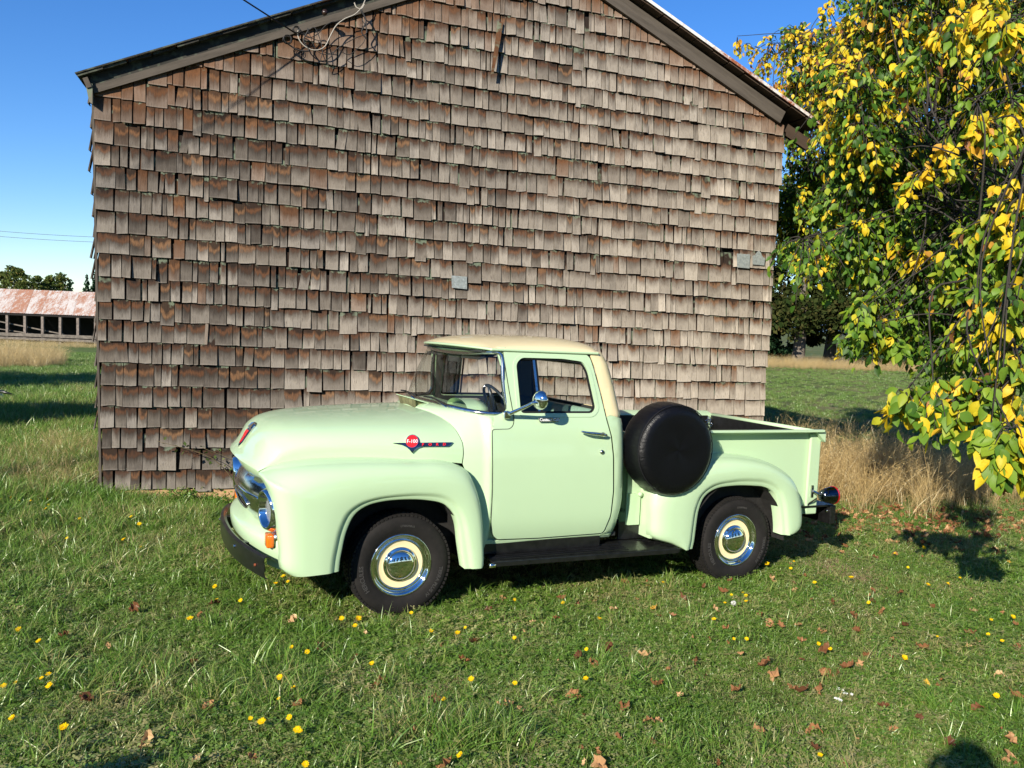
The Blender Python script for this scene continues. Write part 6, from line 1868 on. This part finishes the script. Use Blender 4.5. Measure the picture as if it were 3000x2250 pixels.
for i, (t, w) in enumerate(zip(ts, ws)):
    ang = Cu * t; ax_l = Le * (t if i == 0 else 1) * 0
    cx_ = Le * np.where(np.abs(Cu) > .05, np.sin(Cu * t) / np.where(np.abs(Cu) > .05, Cu, 1), t); cz_ = -Le * np.where(np.abs(Cu) > .05, (1 - np.cos(Cu * t)) / np.where(np.abs(Cu) > .05, Cu, 1), 0)
    mid = Pp + Dr * (cx_ + .018)[:, None] + Nn * cz_[:, None]
    hw = Le * .31 * w
    for j, sgn in enumerate((-1, 0, 1)):
        LV[:, i, j] = mid + Si * (sgn * hw * np.cos(Fo))[:, None] + Nn * (abs(sgn) * hw * np.sin(Fo))[:, None]
fq = []
for i in range(4): a = i * 3; fq += [(a, a + 1, a + 4, a + 3), (a + 1, a + 2, a + 5, a + 4)]
fq = np.array(fq)
X_ = np.array([pproj(p) for p in Pp]); ar = Le ** 2 / X_[:, 2] ** 2 * ((X_[:, 0] > 0) & (X_[:, 0] < 2990) & (X_[:, 1] > 5) & (X_[:, 1] < 2250) & (X_[:, 2] > 0))
toCam = np.array([0, 0, CAMZ]) - Pp; toCam /= np.linalg.norm(toCam, axis=1)[:, None]
ar *= .3 + np.abs((Nn * toCam).sum(1))
ordr = np.argsort(-ar); sel = np.zeros(nL_, bool); sel[ordr[:300]] = True
for i in ordr[:300]:
    V = LV[i].reshape(-1, 3) - T0
    mk('leaf', V, fq, M_LEAF, tree, True, attrs={'tone': np.full(15, Tn[i])})
R_ = LV[~sel]; n = len(R_)
big_o = big('foliage', (R_.reshape(-1, 3) - T0), (fq[None] + 15 * np.arange(n)[:, None, None]).reshape(-1, 4), M_LEAF, tree, True, attrs={'tone': np.repeat(Tn[~sel], 15)})
tag(big_o, kind='stuff')


# ------------------------------------------------------------------ distant trees
def far_leafmat(name, a, b, c):
    M = NM(name); t = M.attr('tone'); oi = M.n('ObjectInfo').outputs['Random']
    col = M.ramp(t, [(0, a), (.55, b), (1, c)])
    d = M.n('BsdfDiffuse', i={'Color': col}); tr = M.n('BsdfTranslucent', i={'Color': col})
    M.link(M.n('MixShader', i={0: .25, 1: d.outputs[0], 2: tr.outputs[0]}).outputs[0], M.out.inputs[0]); return M.m
M_FOD = far_leafmat('oak_foliage', (.022, .038, .010), (.050, .060, .018), (.11, .085, .03))
M_FOC = far_leafmat('conifer_foliage', (.012, .030, .014), (.025, .055, .024), (.05, .085, .035))
M_FOP = far_leafmat('poplar_foliage', (.045, .075, .020), (.10, .13, .035), (.22, .17, .05))


def far_tree(name, loc, h, kind, mat, seed, label, group, leaf=.3, n=2600, trunk_r=.3, low=.15, wide=.3):
    r = np.random.RandomState(seed); t = empty(name, tuple(loc), label, 'tree', group)
    tb = MB(); tb.tube(catmull([(0, 0, -.5), (r.normal(0, .1), 0, h * .3), (r.normal(0, .3), r.normal(0, .3), h * .85)], 10), np.linspace(trunk_r, trunk_r * .2, 10), 9); tb.build('trunk', M_BARKD, t, True)
    C = []
    if kind == 'cone':
        for _ in range(n):
            z = low + (1 - low) * (1 - sqrt(r.rand())); rad = wide * h * (1 - z) ** .9 * .55 * (.65 + .35 * sin(z * 60 + r.rand())); a = r.rand() * 2 * pi; q = rad * sqrt(r.uniform(.25, 1)); C.append((q * cos(a), q * sin(a), z * h - q * .25))
    else:
        nb = 16; B = []
        for _ in range(nb):
            z = r.uniform(low + .08, .9); rr_ = wide * h * (1 - abs(z - .5) ** 1.6) * r.uniform(.2, .85); a = r.rand() * 2 * pi; B.append((rr_ * cos(a), rr_ * sin(a), z * h, r.uniform(.10, .17) * h))
        if kind == 'poplar': B = [(b[0] * .45, b[1] * .45, (low + (1 - low) * (i + .5) / nb) * h, b[3] * (1.15 - .6 * i / nb)) for i, b in enumerate(B)]
        for b in B:
            for _ in range(n // nb):
                v = r.normal(0, 1, 3); v /= np.linalg.norm(v); q = b[3] * r.uniform(.55, 1.08); C.append((b[0] + v[0] * q, b[1] + v[1] * q, b[2] + v[2] * q * .8))
    C = np.array(C); m_ = len(C); s = leaf * r.uniform(.5, 1.2, m_)
    U = r.normal(0, 1, (m_, 3)); U /= np.linalg.norm(U, axis=1)[:, None]; W = np.cross(U, r.normal(0, 1, (m_, 3))); W /= np.linalg.norm(W, axis=1)[:, None]
    V = np.stack([C - U * s[:, None] * .5, C + W * s[:, None] * .32, C + U * s[:, None] * .6, C - W * s[:, None] * .32], 1).reshape(-1, 3)
    tn = np.repeat(np.clip(r.normal(.42, .24, m_), 0, 1), 4)
    o = big('crown', V, np.arange(4 * m_).reshape(-1, 4), mat, t, False, attrs={'tone': tn})
    return t


def copy_tree(o, loc, s, rz, label, group):
    c = o.copy(); COL.objects.link(c); c.location = loc; c.scale = (s,) * 3; c.rotation_euler = (0, 0, rz); c['label'] = label; c['group'] = group
    for ch in list(o.children):
        d = ch.copy(); COL.objects.link(d); d.parent = c
    return c


def gl(x, y): return (x, y, float(ground(x, y)))
GR = 'trees along the far side of the right field'
LB = 'dark full tree in the row along the far edge of the right field'
oakA = far_tree('oak_tree', gl(20.2, 61), 13.5, 'round', M_FOD, 1, 'dark tree with a pale trunk at the far edge of the right field', GR, .42, 7000, .50, .13, .36)
firA = far_tree('fir_tree', gl(17.3, 64), 16, 'cone', M_FOC, 2, 'dark fir just right of the barn at the far edge of the field', GR, .45, 7000, .45, .07, .50)
fo_n, oa_n = 0, 0
rowx = []
for i, (x, y, s, k) in enumerate([(23.5, 64, 1.0, 0), (26.5, 60, .95, 1), (29.5, 65, 1.05, 0), (33, 61, 1., 1), (36.5, 66, 1.1, 0), (40, 62, 1., 0), (14.0, 63, .9, 0), (44, 66, 1.1, 1)]):
    rowx.append((x / y, k, copy_tree([oakA, firA][k], gl(x, y), s, i * 1.7, LB, GR)))
rowx.sort(key=lambda q: q[0])
for k in (0, 1):
    for i, q in enumerate([q for q in rowx if q[1] == k]): q[2]['label'] = ('full dark tree' if k == 0 else 'pointed dark fir') + f' along the far field edge, {ORD[i]} of its kind counted from the barn'
# understorey that closes the row
us = far_tree('thicket', gl(22, 69), 5.0, 'round', M_FOD, 9, 'low dark thicket behind the tree row on the right', None, .5, 5000, .1, .0, .8); us['category'] = 'bushes'
for i, x in enumerate((14, 30, 38, 46)):
    copy_tree(us, gl(x, 70), 1.1, i * 2., f'low dark thicket behind the far tree row, {ORD[i + 1]} from the barn', 'thickets behind the tree row')
us['label'] = 'low dark thicket behind the pale trunked tree of the far row'
us['group'] = 'thickets behind the tree row'
GL_ = 'trees beyond the rusty roofed shed'
specs = [(8, 860 - 60, 'poplar', 160, 10.5, 'orange-brown poplar at the left edge beyond the shed'), (42, 785, 'poplar', 158, 12.5, 'tall grey-green poplar, first of the pair beyond the shed'), (70, 792, 'poplar', 156, 12.3, 'grey-green poplar, second of the pair beyond the shed'),
         (105, 812, 'poplar', 165, 11.5, 'yellowish poplar left of the middle beyond the shed'), (130, 812, 'poplar', 168, 11.5, 'broad yellow-green tree beyond the middle of the shed'), (155, 806, 'poplar', 175, 12.0, 'thin pale poplar with a pointed top beyond the shed'),
         (185, 812, 'poplar', 168, 11.6, 'rounded green tree beyond the shed'), (205, 826, 'cone', 160, 10.2, 'small dark conifer at the end of the tree group beyond the shed'), (254, 800, 'cone', 150, 11.8, 'dark fir beside the barn corner'), (278, 790, 'cone', 152, 12.2, 'taller dark fir closest to the barn corner')]
for i, (px_, top, kd, yd, h, lab) in enumerate(specs):
    p = at_px(px_, top, yd / 1.0); zg = float(ground(p[0], p[1])); hh = p[2] - zg
    far_tree('fir_tree' if kd == 'cone' else 'poplar_tree', (p[0], p[1], zg), hh, kd, M_FOC if kd == 'cone' else M_FOP, 30 + i, lab, GL_, .55, 2600, .25, .05, .42 if kd == 'cone' else .38)
# wooded ridge on the horizon
n = 120; xs_ = np.linspace(-1500, 900, n); hr = 26 + 10 * np.sin(xs_ * .004 + 1) + 4 * np.sin(xs_ * .021) + RNG.normal(0, .8, n)
g = np.array([[(x, 1450 + 60 * k, (h_ + 3) * (0, .55, .9, 1., .7)[k] - 12) for x, h_ in zip(xs_, hr)] for k in range(5)])
M_RG = simple('wooded_ridge', (.045, .085, .12), .95, noise=.3, nscale=.02)  # blue in the base colour stands in for distance haze
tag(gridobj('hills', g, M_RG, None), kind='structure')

# trees outside the view on the left: their shade falls across the meadow
for i, (px_, py_, h, w_, lab) in enumerate([(-40, 1112, 7.5, .42, 'tallest of the round trees standing left of the view'), (130, 1112, 7.0, .40, 'middle round tree standing left of the view beside the meadow'), (275, 1114, 7.0, .36, 'last round tree standing left of the view towards the barn'), (-30, 1240, 3.2, .5, 'bushy small tree standing left of the view near the lawn'), (30, 1250, 2.6, .5, 'smallest bushy tree standing left of the view')]):
    x, y = before_shadow(px_, py_, h * .62)
    far_tree('shade_tree', gl(x, y), h, 'round', M_FOD, 60 + i, lab, 'trees left of the view', .28, 4500, .2, .28, w_)
# the tree belt behind the photographer
for i, (x, y, s) in enumerate([(-46, -30, 1.), (-33, -38, 1.1), (-20, -43, 1.), (-6, -46, .95), (7, -44, 1.05), (20, -41, 1.), (33, -36, 1.1), (45, -25, 1.), (50, -8, 1.)]):
    copy_tree(oakA, gl(x, y), s * 1.32, i * 2.1, f'full dark tree in the belt behind the photographer, {ORD[i]} from the left', 'trees behind the photographer')
# ------------------------------------------------------------------ open shed far on the left
def rusty_sheet():
    M = NM('rusty_sheet'); o = M.obj(); s = M.n('SeparateXYZ', i={0: o}); oi = M.n('ObjectInfo').outputs['Random']
    sh = M.n('CombineXYZ', i={0: M.math('MULTIPLY', oi, 90.), 1: 0., 2: 0.}).outputs[0]; v = M.n('VectorMath', operation='ADD', i={0: o, 1: sh}).outputs[0]
    n1 = M.noise(M.map(v, (1.6, .5, .5)), 1.6, 6, .75); n2 = M.noise(M.map(v, (3, 1.5, 1.5)), 3., 4, .7)
    f = M.ramp(M.math('ADD', M.math('MULTIPLY', n1, .6), M.math('ADD', M.math('MULTIPLY', n2, .35), M.math('MULTIPLY', oi, .10))), [(.47, (0, 0, 0)), (.57, (1, 1, 1))])
    c = M.mix(f, (.50, .46, .42), M.mix(n2, (.24, .095, .055), (.42, .22, .13)))
    M.bsdf(**{'Base Color': c, 'Roughness': .7}); return M.m
M_RS = rusty_sheet(); M_SB = simple('shed_board', (.13, .11, .09), .9, noise=.4, nscale=3); M_SP = simple('shed_post', (.16, .13, .11), .9, noise=.4, nscale=4); M_SD = simple('shed_back', (.010, .008, .007), .95)
Y0 = 90.; sx0, sx1 = -76., -38.
shed = empty('open_shed', (sx0, Y0, -2.6), 'long open-fronted farm shed with a rusty corrugated roof far left of the barn', 'shed')
def sp_(x, y, z): return np.array([x - sx0, y - Y0, z + 2.6])
# horizontal offsets follow the slightly rising eave
ez = .52; rzv = 3.05
n = 46; w = (sx1 - sx0) / n
for i in range(n):
    rows = []
    for t in np.linspace(0, 1, 7):
        row = []
        for k in range(9):
            x = sx0 + w * (i + k / 8); row.append(sp_(x - 1.4 * t, Y0 + 4.2 * t, ez + (rzv - ez) * t + .03 * (k % 2) + (.012 if i % 2 else 0)))
        rows.append(row)
    gridobj('roof_sheet', np.array(rows), M_RS, shed, False)
mb = MB(); mb.add([sp_(sx0, Y0 + 4.2, 3.0), sp_(sx1, Y0 + 4.2, 3.0), sp_(sx1, Y0 + 9, .4), sp_(sx0, Y0 + 9, .4)], [(0, 1, 2, 3)]); mb.build('back_roof', M_RS, shed)
for x in np.arange(sx0 + .4, sx1, 1.86):
    mb = MB(); mb.beam(sp_(x, Y0 + .35, -2.8), sp_(x, Y0 + .35, .5), .26, .26, (0, 1, 0)); mb.build('post', M_SP, shed)
for z, hh in ((-1.72, .34), (-2.12, .26)):
    mb = MB(); mb.beam(sp_(sx0, Y0 + .1, z), sp_(sx1, Y0 + .1, z), .05, hh); mb.build('rail_board', M_SB, shed)
mb = MB(); mb.beam(sp_(sx0, Y0 + .2, ez - .14), sp_(sx1, Y0 + .2, ez - .14), .1, .16); mb.build('eave_beam', M_SD, shed)
mb = MB(); mb.beam(sp_(-55.5, Y0 + .8, -.25), sp_(-47.5, Y0 + .8, -1.55), .08, .12); mb.build('brace', M_SB, shed)
mb = MB(); mb.beam(sp_(-55.5, Y0 + .8, -1.1), sp_(-50.5, Y0 + .8, -1.65), .08, .10); mb.build('brace', M_SB, shed)
mb = MB(); mb.box(sp_((sx0 + sx1) / 2, Y0 + 6.5, -1.2), (sx1 - sx0, .1, 3.6)); mb.box(sp_(sx1, Y0 + 4, -1.2), (.1, 6, 3.4)); mb.build('back_wall', M_SD, shed)

# overhead wires crossing the sky on the left
pl_ = empty('power_line', (-86, 118, -3), 'two thin overhead wires crossing the sky left of the barn', 'power line')
M_WR = simple('overhead_wire', (.06, .07, .09), .6)
L0 = np.array([-86, 118, -3.])
for (ya, yb_) in ((677, 695), (693, 709)):
    A = at_px(-150, ya - 12, 120); B = at_px(700, yb_ + 16, 120); Mid = (at_px(150, (ya + yb_) / 2 + 2, 120)); P = catmull([A, Mid, B], 20)
    MB().tube(P - L0, .028, 5).build('wire', M_WR, pl_, True)
for px_ in (-150, 700):
    B = at_px(px_, 700, 120); MB().tube([B + np.array([0, 0, 1.5]) - L0, np.array([B[0], B[1], -4]) - L0], .14, 8).build('pole', M_BARKD, pl_, True)

# farm implement whose drawbar pokes in at the left edge
im = empty('farm_implement', tuple(pground(-30, 1180)), 'red and black farm implement whose tip pokes in at the left edge of the meadow', 'farm implement')
I0 = np.array(im.location)
a = at_px(42, 1157, 17.); b = at_px(10, 1148, 17.); c = at_px(-80, 1146, 17.3)
MB().tube(np.array([a, b, c]) - I0, [.012, .035, .05], 8).build('drawbar', M_BK, im, True)
mb = MB(); p = at_px(-52, 1130, 17.3); mb.box(p - I0, (.40, .5, .42)); mb.build('red_frame', simple('implement_red', (.30, .02, .02), .5), im, bevel=.02)
mb = MB().lathe([(.0001, -.1), (.12, -.1), (.16, -.05), (.16, .05), (.12, .1), (.0001, .1)], at_px(-14, 1170, 17.2) - I0, 'y', 20); mb.build('cream_wheel', simple('implement_cream', (.6, .52, .35), .5), im, True)
mb = MB(); q = pground(-40, 1185) ; mb.tube([at_px(-60, 1150, 17.3) - I0, q - I0], .04, 6); mb.build('support', M_BK, im)

# ------------------------------------------------------------------ people behind the camera: only their shadows are in view
M_CL = simple('dark_jacket', (.04, .05, .07), .9); M_SK = simple('skin', (.45, .28, .20), .6); M_HR = simple('hair_brown', (.05, .03, .02), .8)


def person(x, y, h, arms, label, face=0.):
    z0 = float(ground(x, y)); k = h / 1.75
    me = bpy.data.meshes.new('body'); J = {}; V = []; E = []; Rr = []
    def v(n_, p, r_, par=None):
        J[n_] = len(V); V.append([c * k for c in p]); Rr.append(r_ * k)
        if par is not None: E.append((J[par], J[n_]))
    v('pelvis', (0, 0, .95), .15); v('waist', (0, 0, 1.10), .135, 'pelvis'); v('chest', (0, .01, 1.30), .165, 'waist'); v('neckb', (0, 0, 1.46), .085, 'chest'); v('neck', (0, .01, 1.53), .055, 'neckb'); v('jaw', (0, .03, 1.59), .075, 'neck'); v('head', (0, .01, 1.655), .098, 'jaw'); v('crown', (0, 0, 1.715), .075, 'head')
    for s, n_ in ((-1, 'l'), (1, 'r')):
        v('hip' + n_, (s * .095, 0, .88), .10, 'pelvis'); v('knee' + n_, (s * .11, .02, .48), .062, 'hip' + n_); v('ank' + n_, (s * .12, 0, .09), .042, 'knee' + n_); v('toe' + n_, (s * .13, .16, .035), .035, 'ank' + n_)
        v('sh' + n_, (s * .18, 0, 1.41), .068, 'chest')
        if arms: el = (s * .26, .05, 1.20); wr_ = (s * .11, .13, 1.50)
        else: el = (s * .24, -.02, 1.13); wr_ = (s * .25, .06, .88)
        v('el' + n_, el, .044, 'sh' + n_); v('wr' + n_, wr_, .028, 'el' + n_)
        hd = np.array(wr_) - np.array(el); hd = hd / np.linalg.norm(hd)
        v('palm' + n_, tuple(np.array(wr_) + hd * .06), .032, 'wr' + n_)
        side_ = np.array([s * -1., 0, 0]) if arms else np.array([0, 1., 0]); dwn = np.cross(hd, side_)
        for f in range(4):
            b_ = np.array(wr_) + hd * .09 + dwn * (f - 1.5) * .019; v(f'fa{f}{n_}', tuple(b_ + hd * .02), .010, 'palm' + n_); v(f'fb{f}{n_}', tuple(b_ + hd * .045 + side_ * .01), .0085, f'fa{f}{n_}'); v(f'fc{f}{n_}', tuple(b_ + hd * (.062 if f in (1, 2) else .054) + side_ * .024), .007, f'fb{f}{n_}')
        v('ta' + n_, tuple(np.array(wr_) + hd * .04 + dwn * .035), .011, 'palm' + n_); v('tb' + n_, tuple(np.array(wr_) + hd * .075 + dwn * .05 + side_ * .012), .009, 'ta' + n_)
    me.from_pydata(V, E, []); me.materials.append(M_CL)
    root = empty('person', (x, y, z0), label, 'person'); root.rotation_euler = (0, 0, face)
    o = link(bpy.data.objects.new('body', me), root)
    sk = o.modifiers.new('skin', 'SKIN'); sk.use_smooth_shade = True; sd = o.modifiers.new('sub', 'SUBSURF'); sd.levels = sd.render_levels = 1
    if not me.skin_vertices: me.attributes.new  # layer is made by the modifier
    try:
        if not len(me.skin_vertices): bpy.context.view_layer.update()
        for i, r_ in enumerate(Rr): me.skin_vertices[0].data[i].radius = (r_, r_)
        me.skin_vertices[0].data[0].use_root = True
    except Exception as ex: print('skin', ex)
    mb = MB().lathe([(.0001, .125), (.05, .115), (.085, .08), (.105, .02), (.108, -.03), (.10, -.075)], (0, -.012, 1.655 * 1.0), 'z', 24)
    hr_ = mk('hair', [(q[0] * k, q[1] * k, q[2] * k) for q in mb.V], mb.F, M_HR, root)
    return root


x, y = before_shadow(2830, 2185, 1.93); y = min(y, -.25)
person(x, y, 1.93, True, 'photographer in a dark jacket holding the camera up, casting the shadow at lower right')
x, y = before_shadow(555, 2195, 1.66)  # second figure, out of view, added to cast the lower left shadow
person(x, y, 1.62, False, 'added figure in a dark jacket beside the photographer, casting the small shadow at lower left')
